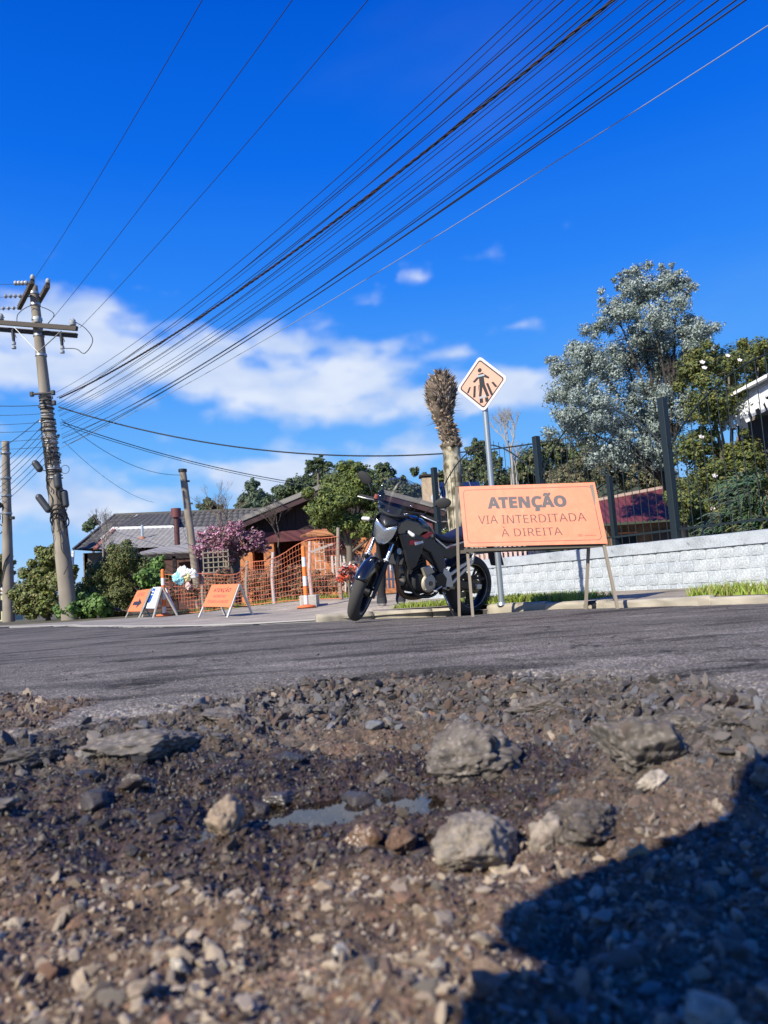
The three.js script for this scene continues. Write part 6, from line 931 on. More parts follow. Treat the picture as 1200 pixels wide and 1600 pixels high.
{
  const t = thing('orange_house', 'orange house with a dark gable and a grey sloping roof behind the netting', 'house');
  const Z = -22, zb = -28, L = V(-4.35, 2.30, Z + 0.5), R = V(-1.25, 3.36, Z + 0.5), E = V(1.7, 2.34, Z + 0.5);
  const roof = part('roof', merge([plate([L, R, V(R.x, R.y, zb), V(L.x, L.y, zb)], 0.09), plate([R, E, V(E.x, E.y, zb), V(R.x, R.y, zb)], 0.09)]), M.greyRoof, t);
  part('roof_edge', merge([bar(V(L.x - 0.05, L.y + 0.03, Z + 0.53), V(R.x, R.y + 0.03, Z + 0.53), 0.06, 0.13), bar(V(R.x, R.y + 0.03, Z + 0.53), V(E.x, E.y + 0.03, Z + 0.53), 0.06, 0.13)]), M.greyRoof, roof);
  part('fascia', merge([bar(V(L.x, L.y - 0.12, Z + 0.50), V(R.x, R.y - 0.12, Z + 0.50), 0.05, 0.15), bar(V(R.x, R.y - 0.12, Z + 0.50), V(E.x, E.y - 0.12, Z + 0.50), 0.05, 0.15)]), std([0.055, 0.025, 0.028], 0.7), roof);
  { const n = 22; for (let i = 0; i < n; i++) { const x = mix(-4.0, 1.35, (i + 0.5) / n), top = x < R.x ? mix(2.24, 3.26, (x + 4.35) / 3.1) : mix(3.26, 2.28, (x - R.x) / 2.95), w = 5.35 / n - 0.012; if (top - 2.02 > 0.05) part('gable_board', box(w, top - 2.02, 0.03, x, (top + 2.02) / 2, Z), M.darkWood, t); } }
  part('beam', box(5.4, 0.3, 0.12, -1.35, 1.93, Z + 0.06), M.maroon, t);
  for (const [x, w] of [[-4.0, 0.36], [-3.35, 0.3], [-2.1, 0.62]]) part('pillar', box(w, 1.9, 0.36, x, 0.85, Z - 0.1), M.orangeWall, t);
  part('front_wall', box(3.2, 1.9, 0.25, -0.3, 0.85, Z - 0.05), M.orangeWall, t); part('parapet', box(0.75, 0.9, 0.25, -3.75, 0.4, Z + 0.05), M.orangeWall, t);
  const win = part('window', box(0.7, 0.8, 0.06, 0.45, 1.2, Z + 0.09), M.glassDark, t); part('frame', merge([box(0.78, 0.05, 0.05, 0.45, 1.62, Z + 0.11), box(0.78, 0.05, 0.05, 0.45, 0.78, Z + 0.11), box(0.05, 0.8, 0.05, 0.08, 1.2, Z + 0.11), box(0.05, 0.8, 0.05, 0.82, 1.2, Z + 0.11)]), M.whitePaint, win);
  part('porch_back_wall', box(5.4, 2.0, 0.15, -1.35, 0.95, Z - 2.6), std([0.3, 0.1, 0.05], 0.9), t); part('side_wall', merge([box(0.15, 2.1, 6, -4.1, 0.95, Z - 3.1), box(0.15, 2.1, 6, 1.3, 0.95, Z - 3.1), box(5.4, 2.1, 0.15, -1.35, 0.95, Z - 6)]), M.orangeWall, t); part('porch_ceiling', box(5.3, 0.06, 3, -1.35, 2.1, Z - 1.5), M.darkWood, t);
  part('awning', plate([V(-2.35, 1.86, Z + 0.85), V(-1.4, 1.84, Z + 0.85), V(-1.4, 2.06, Z + 0.1), V(-2.0, 2.06, Z + 0.1)], 0.04), std([0.55, 0.24, 0.1], 0.85), t);
  part('door', box(0.6, 1.5, 0.08, -2.75, 0.8, Z - 2.45), std([0.06, 0.03, 0.025], 0.6), t);
}
function trellis(label, x, y, z, w, h, nx, ny, mat) { const t = thing('trellis', label, 'trellis', [x, y, z]); for (let i = 0; i < nx; i++) part('upright', box(0.025, h, 0.018, mix(-w / 2, w / 2, i / (nx - 1)), h / 2, 0), mat, t); for (let i = 0; i < ny; i++) part('slat', box(w, 0.022, 0.014, 0, mix(0.06, h - 0.06, i / (ny - 1)), 0.018), mat, t); }
trellis('square wooden trellis below the pink blossom', -4.22, 0.15, -19, 0.62, 1.35, 6, 11, std([0.3, 0.26, 0.19], 0.9));
trellis('narrow white trellis leaning on the orange wall', -1.76, 0.15, -20.2, 0.24, 1.45, 3, 7, std([0.62, 0.5, 0.42], 0.8));
{
  const t = thing('cream_house', 'cream house with a square chimney and grey roof seen through the windscreen', 'house');
  const z = -26; part('roof', tiledRoof(V(-0.6, 2.72, z + 0.9), V(3.6, 2.55, z + 0.9), V(3.6, 3.35, z - 2), V(-0.6, 3.5, z - 2), 0.17, 3.2, 0.035, 0.0), std([0.42, 0.4, 0.38], 0.8, 0, plasterN), t);
  part('eave_board', box(4.2, 0.3, 0.05, 1.5, 2.42, z + 0.55), std([0.24, 0.2, 0.19], 0.8), t); part('eave_rim', bar(V(-0.6, 2.68, z + 0.92), V(3.6, 2.51, z + 0.92), 0.04, 0.05), M.darkWood, t);
  part('wall', merge([box(4.0, 2.5, 0.2, 1.5, 1.1, z + 0.2), box(0.2, 2.6, 2.4, -0.4, 1.2, z - 1), box(0.2, 2.6, 2.4, 3.4, 1.2, z - 1)]), M.creamWall, t);
  const ch = part('chimney', box(0.56, 1.25, 0.5, 1.62, 3.24, z + 0.1), M.creamWall, t); part('chimney_lid', merge([box(0.7, 0.06, 0.62, 1.62, 3.93, z + 0.1), box(0.12, 0.08, 0.12, 1.45, 3.88, z + 0.28)]), M.darkWood, ch);
  const sp = part('solar_panel', plate([V(2.0, 3.05, z + 0.4), V(3.4, 2.98, z + 0.4), V(3.4, 3.75, z - 0.9), V(1.98, 3.82, z - 0.9)], 0.04), std([0.012, 0.022, 0.06], 0.12), t); for (let i = 1; i < 4; i++) part('panel_seam', bar(V(2.0 + i * 0.35, 3.06 - i * 0.015, z + 0.42), V(2.0 + i * 0.35, 3.84 - i * 0.015, z - 0.88), 0.018, 0.018), std([0.4, 0.42, 0.45], 0.4, 0.5), sp);
  const win = part('window', box(0.5, 0.7, 0.05, 1.35, 1.45, z + 0.33), M.glassDark, t); part('frame', merge([box(0.05, 0.76, 0.06, 1.08, 1.45, z + 0.35), box(0.05, 0.76, 0.06, 1.62, 1.45, z + 0.35), box(0.6, 0.05, 0.06, 1.35, 1.82, z + 0.35)]), M.whitePaint, win);
  part('downpipe', rod(V(1.9, 0.2, z + 0.4), V(1.9, 2.4, z + 0.4), 0.05, 0.05, 10), std([0.2, 0.17, 0.15], 0.7), t);
}
{
  const t = thing('satellite_dish', 'pale grey satellite dish beside the cream chimney', 'dish', [1.98, 3.2, -25.2]); const g = new THREE.SphereGeometry(0.42, 24, 10, 0, 6.283, 0, 0.62); g.rotateX(Math.PI * 0.62); g.rotateY(-0.7); g.translate(0.0, -0.05, -0.3); part('dish', g, std([0.55, 0.56, 0.58], 0.5), t); part('arm', tube([V(0, -0.2, 0), V(0.12, -0.12, 0.2), V(0.16, 0.02, 0.26)], 0.012, 12, 6), M.whitePaint, t); part('mount', rod(V(0, -0.65, -0.1), V(0, -0.1, -0.1), 0.025, 0.025, 8), std([0.3, 0.3, 0.3], 0.6), t);
}
{
  const t = thing('garden_hut', 'small gabled hut with a yellow wall at the left edge of the picture', 'hut', [-22.7, -0.1, -45]);
  part('wall', box(2.2, 1.6, 2, -0.2, 0.8, 0), std([0.62, 0.58, 0.36], 0.9), t); part('gable', slab([[-1.25, 0], [0.85, 0], [-0.2, 1.0]], 0.1).translate(0, 1.6, 0.92), std([0.16, 0.09, 0.06], 0.9), t); part('barge_board', merge([bar(V(-1.45, 1.5, 1.1), V(-0.2, 2.72, 1.1), 0.08, 0.13), bar(V(1.05, 1.5, 1.1), V(-0.2, 2.72, 1.1), 0.08, 0.13), box(2.5, 0.08, 0.1, -0.2, 1.6, 1.06)]), M.whitePaint, t); part('roof', merge([plate([V(-1.45, 1.55, 1.1), V(-0.2, 2.75, 1.1), V(-0.2, 2.75, -1.2), V(-1.45, 1.55, -1.2)], 0.06), plate([V(-0.2, 2.75, 1.1), V(1.05, 1.55, 1.1), V(1.05, 1.55, -1.2), V(-0.2, 2.75, -1.2)], 0.06)]), std([0.3, 0.16, 0.1], 0.9), t); const w = part('window', box(0.5, 0.6, 0.05, 0.4, 0.9, 1.02), M.glassDark, t);
}
{
  const t = thing('maroon_shed', 'shed with a ribbed maroon roof behind the fence', 'shed');
  part('roof', tiledRoof(V(4.9, 1.36, -17.4), V(7.15, 1.30, -17.0), V(7.0, 2.22, -18.6), V(5.0, 2.0, -19.0), 0.14, 3, 0.035, 0), std([0.13, 0.028, 0.03], 0.6), t);
  part('ridge_cap', bar(V(4.95, 2.03, -19.0), V(7.05, 2.26, -18.6), 0.12, 0.07), std([0.45, 0.33, 0.27], 0.8), t);
  part('wall', merge([box(2.0, 1.1, 0.15, 6.0, 0.8, -18.0), box(0.15, 1.1, 1.2, 5.1, 0.8, -18.5), box(0.15, 1.1, 1.2, 6.9, 0.8, -18.4)]), std([0.55, 0.36, 0.22], 0.9, 0, plasterN), t);
  part('door', box(0.6, 0.85, 0.08, 6.45, 0.75, -17.9), std([0.09, 0.07, 0.055], 0.8), t); const w = part('window', box(0.4, 0.35, 0.06, 5.6, 0.95, -17.9), M.glassDark, t); part('frame', box(0.46, 0.04, 0.08, 5.6, 1.15, -17.88), std([0.5, 0.2, 0.1], 0.8), w);
}
{
  const t = thing('garden_pavilion', 'white-edged pavilion roof with a cut-out white fringe at the right edge of the picture', 'pavilion');
  const a = V(5.7, 2.92, -13.0), b = V(7.7, 3.82, -10.4), u = b.clone().sub(a).normalize();
  part('roof_edge', bar(a.clone().add(V(-0.08, 0.01, 0.05)), b, 0.12, 0.05), M.whitePaint, t);
  part('fascia', plate([a.clone().add(V(0.16, -0.02, 0)), b.clone().add(V(0, -0.05, 0)), b.clone().add(V(0, -0.33, 0)), a.clone().add(V(0.16, -0.20, 0))], 0.03), std([0.62, 0.64, 0.70], 0.7), t);
  part('roof', plate([a, b, b.clone().add(V(3, 0.2, -2.2)), a.clone().add(V(3, 0.2, -2.2))], 0.06), std([0.3, 0.3, 0.31], 0.8), t);
  const side = V(u.x, 0, u.z).normalize(), yaw = Math.atan2(-side.z, side.x);
  for (let i = 0; i < 9; i++) { // each cut-out of the fringe: a round body over two stubby legs, pierced by a hole
    const s = new THREE.Shape(); s.moveTo(-0.13, 0); s.lineTo(0.11, 0.02); s.bezierCurveTo(0.16, -0.06, 0.15, -0.16, 0.10, -0.19); s.lineTo(0.10, -0.30); s.lineTo(0.03, -0.30); s.lineTo(0.02, -0.2); s.lineTo(-0.05, -0.2); s.lineTo(-0.06, -0.28); s.lineTo(-0.13, -0.28); s.lineTo(-0.13, 0); const h = new THREE.Path(); h.absarc(-0.06, -0.08, 0.035, 0, 6.283); const h2 = new THREE.Path(); h2.absarc(0.055, -0.13, 0.014, 0, 6.283); s.holes.push(h, h2);
    const g = new THREE.ExtrudeGeometry(s, { depth: 0.02, bevelEnabled: false, curveSegments: 10 }); g.rotateZ(0.28); g.rotateY(yaw); const p = a.clone().lerp(b, (0.22 + i * 0.275) / a.distanceTo(b)); g.translate(p.x, p.y - 0.18 - 0.03 * (i % 2), p.z + 0.02); part('fringe_piece', g, M.whitePaint, t);
  }
  for (const k of [0.1, 0.95]) { const p = a.clone().lerp(b, k); part('pavilion_post', box(0.1, p.y - 0.6, 0.1, p.x + 0.35, (p.y + 0.4) / 2, p.z - 0.3), M.whitePaint, t); }
  part('back_wall', plate([V(6.4, 0.5, -13.6), V(8.6, 0.5, -11.0), V(8.6, 3.3, -11.0), V(6.4, 2.7, -13.6)], 0.08), std([0.06, 0.06, 0.065], 0.9), t);
}
// picket fences
function pickets(label, ax, az, bx, bz, y0, y1, n, mat) { const t = thing('picket_fence', label, 'fence', [ax, 0, az], Math.atan2(-(bz - az), bx - ax)), L = Math.hypot(bx - ax, bz - az); const g = slab([[-0.028, y0], [0.028, y0], [0.028, y1 - 0.03], [0, y1], [-0.028, y1 - 0.03]], 0.016); for (let i = 0; i < n; i++) { const m = part('picket', g, mat, t); m.position.x = L * i / (n - 1); } for (const k of [0.25, 0.75]) part('rail', box(L, 0.04, 0.025, L / 2, mix(y0, y1, k), -0.016), mat, t); }
pickets('white picket fence left of the motorcycle', -1.36, -19, 0.3, -19.2, 0.25, 1.17, 18, std([0.68, 0.62, 0.58], 0.7));
pickets('reddish white picket fence seen under the large orange board', 1.0, -15.2, 2.9, -14.2, 0.4, 0.93, 24, std([0.6, 0.42, 0.38], 0.7));

// ================================================================ ROAD WORKS: netting, bollards, bags
{
  const t = thing('safety_netting', 'orange plastic safety netting strung on stakes along the garden', 'netting');
  const P = along([[-5.02, -17.2], [-4.07, -17.0], [-3.18, -17.0], [-2.58, -16.6], [-1.0, -16.0]]), orange = std([0.62, 0.17, 0.08], 0.6), N = 60, top = (s) => 0.93 - 0.1 * S(0, 1.2, s) + 0.18 * S(1.7, 2.0, s) + 0.42 * S(2.2, 4.0, s) - 0.03 * Math.sin(s * 5), y0 = (x, z) => land(x, z) + 0.03;
  const node = (s, k) => { const [x, z] = P.at(clamp(s, 0, P.len)), b = y0(x, z), w = 0.05 * noise(s * 2.3, k * 2) + 0.03 * noise(s * 7, k * 5); return V(x + w * 0.5, mix(b, top(s), k) + 0.015 * noise(s * 6, k * 9, 4), z + w); };
  const ribbon = [], R = 10; const strip = (a, b, w) => { const d = b.clone().sub(a), n = Math.abs(d.y) > d.length() * 0.7 ? V(w, 0, 0) : V(0, w, 0); ribbon.push(a.x - n.x, a.y - n.y, a.z, a.x + n.x, a.y + n.y, a.z, b.x + n.x, b.y + n.y, b.z, a.x - n.x, a.y - n.y, a.z, b.x + n.x, b.y + n.y, b.z, b.x - n.x, b.y - n.y, b.z); };
  for (let i = 0; i < N; i++) for (let k = 0; k <= R; k++) { strip(node(P.len * i / N, k / R), node(P.len * (i + 1) / N, k / R), k === 0 || k === R ? 0.007 : 0.0034); }
  for (let i = 0; i <= N; i++) for (let k = 0; k < R; k++) strip(node(P.len * i / N, k / R), node(P.len * i / N, (k + 1) / R), 0.0024);
  const g = new THREE.BufferGeometry(); g.setAttribute('position', new THREE.Float32BufferAttribute(ribbon, 3)); g.computeVertexNormals(); part('net', g, orange, t);
  for (const [s, h, m] of [[0.95, 0.9, M.legWood], [1.95, 1.0, M.legWood], [2.7, 1.1, std([0.5, 0.42, 0.38], 0.8)], [3.6, 1.25, std([0.55, 0.42, 0.36], 0.8)], [4.35, 1.5, M.legWood]]) { const [x, z] = P.at(Math.min(P.len, s)); part('stake', limb([V(x, land(x, z) - 0.1, z - 0.05), V(x - 0.03, land(x, z) + h * 0.5, z - 0.05), V(x + 0.02, land(x, z) + h, z - 0.05)], [0.045, 0.04, 0.035], 7, 0.15, s), m, t); }
  part('tie_board', box(0.5, 0.05, 0.03, -1.35, 1.2, -16.12, 0, 0.35, 0.3), std([0.6, 0.5, 0.42], 0.8), t);
}
function bollard(label, x, z, h, extra) {
  const t = thing('bollard', label, 'bollard', [x, land(x, z), z], 0, 'orange and white bollards'); const o = std([0.85, 0.22, 0.04], 0.5), w = std([0.8, 0.78, 0.75], 0.5), n = 6;
  for (let i = 0; i < n; i++) part('band', rod(V(0, 0.06 + (h - 0.06) * i / n, 0), V(0, 0.06 + (h - 0.06) * (i + 1) / n, 0), 0.042, 0.042, 14), i % 2 ? o : w, t);
  part('base', new THREE.LatheGeometry([[0, 0.07], [0.05, 0.075], [0.09, 0.06], [0.17, 0.05], [0.185, 0.0], [0, 0]].map(([a, b]) => new THREE.Vector2(a, b)), 24), std([0.7, 0.17, 0.06], 0.7), t); part('cap', new THREE.SphereGeometry(0.042, 14, 8, 0, 6.283, 0, 1.571).translate(0, h, 0), o, t); extra?.(t); return t;
}
bollard('orange and white bollard standing before the orange house', -1.6, -14.8, 1.16);
bollard('orange and white bollard at the left end of the netting', -4.96, -17.0, 1.0, (t) => { part('strut', bar(V(0.06, 0.62, 0.02), V(0.32, 0.0, 0.12), 0.03, 0.02), M.whitePaint, t); });
solo('concrete_block', 'pale rough concrete block behind the nearer bollard', 'block', (() => { const g = new RoundedBoxGeometry(0.36, 0.24, 0.28, 5, 0.03), p = g.attributes.position; for (let i = 0; i < p.count; i++) { const k = 0.03 * fbm(p.getX(i) * 8, p.getY(i) * 8, p.getZ(i) * 8, 3); p.setXYZ(i, p.getX(i) * (1 + k * 2), p.getY(i) * (1 + k * 3), p.getZ(i) * (1 + k * 2)); } g.computeVertexNormals(); return g.translate(-1.58, land(-1.58, -15.2) + 0.1, -15.2); })(), std([0.5, 0.47, 0.42], 0.95, 0, { bumpMap: concreteBump, bumpScale: 0.01 }));
[['white plastic bag hung on the netting, highest of the four', -4.47, 0.93, 0.1, [0.8, 0.8, 0.78]], ['pale blue plastic bag hung on the netting', -4.58, 0.80, 0.1, [0.3, 0.62, 0.68]], ['yellowish plastic bag hung on the netting', -4.38, 0.82, 0.08, [0.72, 0.62, 0.3]], ['pinkish plastic bag low on the netting', -4.38, 0.62, 0.06, [0.72, 0.5, 0.46]], ['white plastic bag at the right of the bag cluster', -4.29, 0.88, 0.085, [0.78, 0.77, 0.74]]].forEach(([label, x, y, r, c], i) => {
  const g = smoothRock(900 + i, 9, 0.9, 1.0, false), p = g.attributes.position; for (let k = 0; k < p.count; k++) { const v = V(p.getX(k), p.getY(k), p.getZ(k)), s = 1 + 0.25 * Math.abs(noise(v.x * 3 + i * 5, v.y * 3, v.z * 3)) + 0.12 * noise(v.x * 8, v.y * 8, v.z * 8 + i), pinch = v.y > 0.5 ? 1 - 0.7 * (v.y - 0.5) : 1; p.setXYZ(k, v.x * s * pinch, v.y * s * 1.15, v.z * s * pinch * 0.7); } g.computeVertexNormals(); g.scale(r, r, r);
  const m = solo('plastic_bag', label.replace('of the four', 'of the cluster'), 'bag', g, std(c, 0.35), 'plastic bags on the netting'); m.position.set(x, y, -16.88);
});

// ================================================================ UTILITY POLES AND WIRES
M.concretePole = new THREE.MeshStandardMaterial({ vertexColors: true, roughness: 0.92 }); M.armWood = std([0.09, 0.075, 0.06], 0.9, 0, { bumpMap: concreteBump, bumpScale: 0.01 }); M.porcelain = std([0.4, 0.42, 0.42], 0.25); M.steel = std([0.42, 0.42, 0.41], 0.45, 0.7); M.blackBox = std([0.02, 0.021, 0.023], 0.5); M.wire = std([0.012, 0.012, 0.014], 0.55); M.wirePale = std([0.3, 0.32, 0.36], 0.5);
function poleShaft(a, b, r0, r1, seed) { const pts = [], rad = [], n = 60; for (let i = 0; i <= n; i++) { pts.push(a.clone().lerp(b, i / n)); rad.push(mix(r0, r1, i / n)); } return paint(limb(pts, rad, 22, 0.02, seed), (x, y, z) => { const n = fbm(x * 3, y * 0.8, z * 3 + seed, 4), band = 0.06 * Math.sin(y * 9 + 2 * noise(y * 2, seed)), st = S(0.1, 0.45, fbm(x * 6 + seed, y * 0.35, z * 6, 4)), v = 1 + 0.5 * n + band; return [mix(0.28, 0.11, st) * v, mix(0.24, 0.092, st) * v, mix(0.185, 0.07, st) * v]; }); }
const v3 = (p) => V(p[0], p[1], p[2]);
{
  const t = thing('utility_pole', 'leaning concrete utility pole carrying crossarms and a tangle of cables', 'pole'); const A = v3(POLE_PTS[0]), B = v3(POLE_PTS[1]), at = (y) => A.clone().lerp(B, (y - A.y) / (B.y - A.y)), rad = (y) => mix(0.235, 0.125, y / 9.9), R = rng(61);
  part('shaft', poleShaft(A.clone().add(V(0, -0.3, 0)), B, 0.24, 0.12, 3), M.concretePole, t);
  const [a0, a1, b0, b1, c0, c1] = ARM_PTS.map(v3), f = V(0, 0, 0.17);
  for (const [o, k] of [[V(0, 0.03, 0.17), 1], [V(-0.06, -0.06, -0.19), 0.97]]) part('crossarm', bar(a0.clone().add(o), a0.clone().lerp(a1, k).add(o), 0.1, 0.13), M.armWood, t);
  part('upper_arm', bar(b0, b1, 0.11, 0.13), M.armWood, t); part('upper_arm', bar(c0, c1, 0.11, 0.13), M.armWood, t);
  part('arm_bolt', bar(b0.clone().lerp(b1, 0.45), c0.clone().lerp(c1, 0.45), 0.03, 0.03), M.steel, t);
  const hub = at(7.9); for (const k of [0.42, 0.86]) part('brace', bar(hub.clone().add(V(0, -0.1, 0.16)), a0.clone().lerp(a1, k).add(V(0, -0.08, 0.18)), 0.035, 0.012), M.steel, t);
  const ins = (p, s = 1) => { const g = [[0, 0], [0.05, 0.0], [0.075, 0.03], [0.05, 0.05], [0.085, 0.075], [0.05, 0.1], [0.065, 0.12], [0.03, 0.16], [0, 0.17]].map(([r, y]) => new THREE.Vector2(r * s, y * s)); return new THREE.LatheGeometry(g, 16).translate(p.x, p.y, p.z); };
  for (const k of [0.02, 0.29, 0.64, 0.965]) part('pin_insulator', ins(a0.clone().lerp(a1, k).add(V(0, 0.1, 0.17)), 1.3), M.porcelain, t);
  for (const [p] of [[b1.clone().add(V(0, 0.06, 0))], [c1.clone().add(V(0, 0.06, 0))]]) part('pin_insulator', ins(p, 0.9), M.porcelain, t);
  for (const w of LEFTHV) { const a = v3(w[0]), b = v3(w[1]), d = b.clone().sub(a).normalize(); for (let i = 0; i < 4; i++) { const p = a.clone().addScaledVector(d, 0.14 + i * 0.15), g = new THREE.LatheGeometry([[0, -0.05], [0.025, -0.05], [0.09, 0], [0.05, 0.03], [0.02, 0.06], [0, 0.06]].map(([r, y]) => new THREE.Vector2(r * 0.8, y)), 14); g.applyQuaternion(new THREE.Quaternion().setFromUnitVectors(V(0, 1, 0), d)); part('string_insulator', g.translate(p.x, p.y, p.z), M.porcelain, t); } }
  for (const k of [0.25, 0.41, 0.86]) { const p = a0.clone().lerp(a1, k).add(V(0, -0.12, 0.2)), c = part('fuse_cutout', merge([rod(p.clone().add(V(0, -0.05, 0)), p.clone().add(V(0.02, -0.42, 0)), 0.055, 0.04, 12), bar(p, p.clone().add(V(0.1, -0.3, 0.02)), 0.02, 0.02)]), M.blackBox, t); part('cutout_insulator', merge([rod(p.clone().add(V(0.02, -0.42, 0)), p.clone().add(V(0.02, -0.5, 0)), 0.06, 0.06, 12), rod(p.clone().add(V(0.02, -0.55, 0)), p.clone().add(V(0.02, -0.62, 0)), 0.065, 0.065, 12)]), M.porcelain, c); }
  { const p = a0.clone().lerp(a1, 0.965).add(V(0, 0.25, 0.17)), q = a0.clone().lerp(a1, 0.86).add(V(0.02, -0.6, 0.2)); part('jumper_wire', tube([p, p.clone().add(V(0.35, -0.25, 0)), p.clone().add(V(0.55, -0.62, 0)), p.clone().add(V(0.3, -0.98, 0)), q.clone().add(V(0.4, -0.05, 0)), q], 0.012, 40, 6), M.wire, t); part('jumper_wire', tube([a0.clone().lerp(a1, 0.42).add(V(0, 0.1, 0)), at(9.0).add(V(-0.5, 0, 0.1)), at(9.2).add(V(0, 0, 0.2)), at(8.95).add(V(0.55, 0, 0.1)), a0.clone().lerp(a1, 0.72).add(V(0, 0.1, 0.1))], 0.011, 40, 6), M.wire, t); }
  for (const y of [9.65, 9.3, 8.85, 8.35, 7.75]) { const p = at(y), r = rad(y); part('strap', new THREE.CylinderGeometry(r + 0.014, r + 0.016, 0.07, 22).translate(p.x, p.y, p.z), M.steel, t); }
  // cable clamps, loops and boxes from 3 m to 7 m up
  for (let i = 0; i < 30; i++) { const y = 4.05 + 2.45 * (i / 29) + 0.06 * R(), p = at(y), r = rad(y) + 0.012 + 0.014 * R(), g = new THREE.TorusGeometry(r, 0.008 + 0.012 * R(), 6, 24); g.rotateX(Math.PI / 2 + (R() - 0.5) * 0.3); g.rotateY(R() * 3); part('cable_clamp', g.translate(p.x, p.y, p.z), R() < 0.45 ? std([0.5, 0.5, 0.5], 0.5, 0.4) : M.blackBox, t); }
  for (let i = 0; i < 22; i++) { const y = 4.1 + 2.3 * R(), p = at(y), a = R() * 6.283, r = rad(y) + 0.05; part('hook', merge([rbox(0.08, 0.06, 0.05, p.x + Math.cos(a) * r, p.y, p.z + Math.sin(a) * r, 0.01, 0, a, 0)]), R() < 0.3 ? M.steel : M.blackBox, t); }
  for (let i = 0; i < 26; i++) { const y0 = 2.9 + 3.3 * R(), l = 0.4 + 1.4 * R(), a = 0.1 + 2.9 * R(), pts = []; for (let k = 0; k <= 5; k++) { const y = y0 - l * k / 5, p = at(y), w = a + (R() - 0.5) * 0.9, r = rad(y) + 0.025 + 0.03 * R(); pts.push(V(p.x + Math.cos(w) * r, p.y, p.z + Math.sin(w) * r)); } part('down_lead', tube(pts, 0.008 + 0.006 * R(), 26, 5), M.wire, t); }
  for (const [y, dx, dz, h, r] of [[4.45, -0.42, 0.1, 0.2, 0.1], [3.35, -0.34, 0.15, 0.45, 0.1], [3.95, 0.16, 0.22, 0.25, 0.11], [3.45, 0.27, 0.1, 0.35, 0.09]]) { const p = at(y); part('splice_box', (() => { const g = new THREE.CapsuleGeometry(r, h, 6, 16); g.rotateZ(dx < 0 && h < 0.5 ? 0.6 : 0.08); return g.translate(p.x + dx, p.y, p.z + dz); })(), std([0.05, 0.055, 0.06], 0.45), t); part('box_bracket', bar(p.clone().add(V(dx * 0.9, -0.1, dz)), p.clone().add(V(0, -0.2, 0.1)), 0.05, 0.03), M.blackBox, t); }
  for (let i = 0; i < 3; i++) { const p = at(3.1 - i * 0.14), g = new THREE.TorusGeometry(0.2 + 0.03 * i, 0.02, 8, 30); g.rotateX(0.5); part('cable_coil', g.translate(p.x + 0.08, p.y, p.z + 0.2), M.wire, t); }
  { const g = new THREE.TorusGeometry(0.12, 0.008, 6, 24); const p = at(4.3); part('wire_loop', g.translate(p.x + 0.36, p.y, p.z + 0.1), M.wire, t); }
  { const p = at(6.55), q = at(6.35); part('rack_bracket', merge([rbox(0.62, 0.05, 0.08, p.x, p.y, p.z + 0.2, 0.01), rbox(0.1, 0.14, 0.1, p.x - 0.31, p.y, p.z + 0.2, 0.02), rbox(0.1, 0.14, 0.1, p.x + 0.31, p.y, p.z + 0.2, 0.02), rbox(0.1, 0.14, 0.1, q.x + 0.31, q.y - 0.1, q.z + 0.2, 0.02)]), M.blackBox, t); }
}
{
  const t = thing('utility_pole', 'thin concrete pole at the left edge of the picture', 'pole', [-14.78, 0, -30]); part('shaft', poleShaft(V(0, -0.3, 0), V(0.02, 7.07, 0), 0.23, 0.14, 8), M.concretePole, t);
  part('splice_box', new THREE.CapsuleGeometry(0.13, 0.35, 6, 14).rotateZ(1.1).translate(-0.35, 4.6, 0.2), M.blackBox, t); part('splice_box', rbox(0.25, 0.3, 0.2, -0.3, 4.1, 0.2, 0.03), M.blackBox, t); for (const y of [4.2, 4.9, 5.6, 6.6]) part('strap', new THREE.CylinderGeometry(0.2, 0.2, 0.06, 18).translate(0.01, y, 0), M.steel, t); part('cable_coil', new THREE.TorusGeometry(0.2, 0.02, 8, 24).translate(-0.3, 3.6, 0.1), M.wire, t); part('down_lead', tube([V(0.16, 2.6, 0.15), V(0.02, 2.3, 0.24), V(-0.2, 1.3, 0.18)], 0.025, 20, 6), M.wire, t); part('side_box', rbox(0.16, 0.12, 0.14, 0.27, 4.0, 0.1, 0.02), M.blackBox, t);
}
{
  const t = thing('service_post', 'grey weathered post behind the pink blossom tree', 'post', [-6.6, 0, -27]); part('shaft', poleShaft(V(0, -0.2, 0), V(-0.42, 4.9, 0), 0.15, 0.12, 12), M.concretePole, t); part('cap', new THREE.CylinderGeometry(0.15, 0.15, 0.1, 14).translate(-0.42, 4.9, 0), M.blackBox, t); for (const y of [3.3, 3.7, 4.5]) part('clamp', rbox(0.1, 0.06, 0.08, 0.16 - y * 0.085, y, 0.06, 0.01), M.blackBox, t);
}
function hang(w, over, seg = 60) { const a = v3(w[0]), b = v3(w[1]), pts = []; for (let i = 0; i <= 24; i++) { const k = over * i / 24, p = a.clone().lerp(b, k); p.y -= 4 * w[2] * k * (1 - k); pts.push(p); } return new THREE.CatmullRomCurve3(pts); }
function wire(name, label, w, over, mat, group, seg = 60) { return solo(name, label, 'cable', new THREE.TubeGeometry(hang(w, over), seg, w[3], 5), mat ?? M.wire, group); }
['leftmost of the three high wires crossing the upper left sky', 'middle of the three high wires crossing the upper left sky', 'rightmost of the three high wires crossing the upper left sky'].forEach((l, i) => wire('power_line', l, HV[i], 1.35, M.wire, 'high wires'));
BUNDLE.forEach((w) => wire('telephone_cable', 'thin dark cable in the bundle sweeping from the leaning pole to the upper right', w, 1.4, M.wire, 'cables of the bundle'));
wire('telephone_cable', 'thin pale cable below the bundle, reaching the right edge', PALE[0], 1.3, M.wirePale);
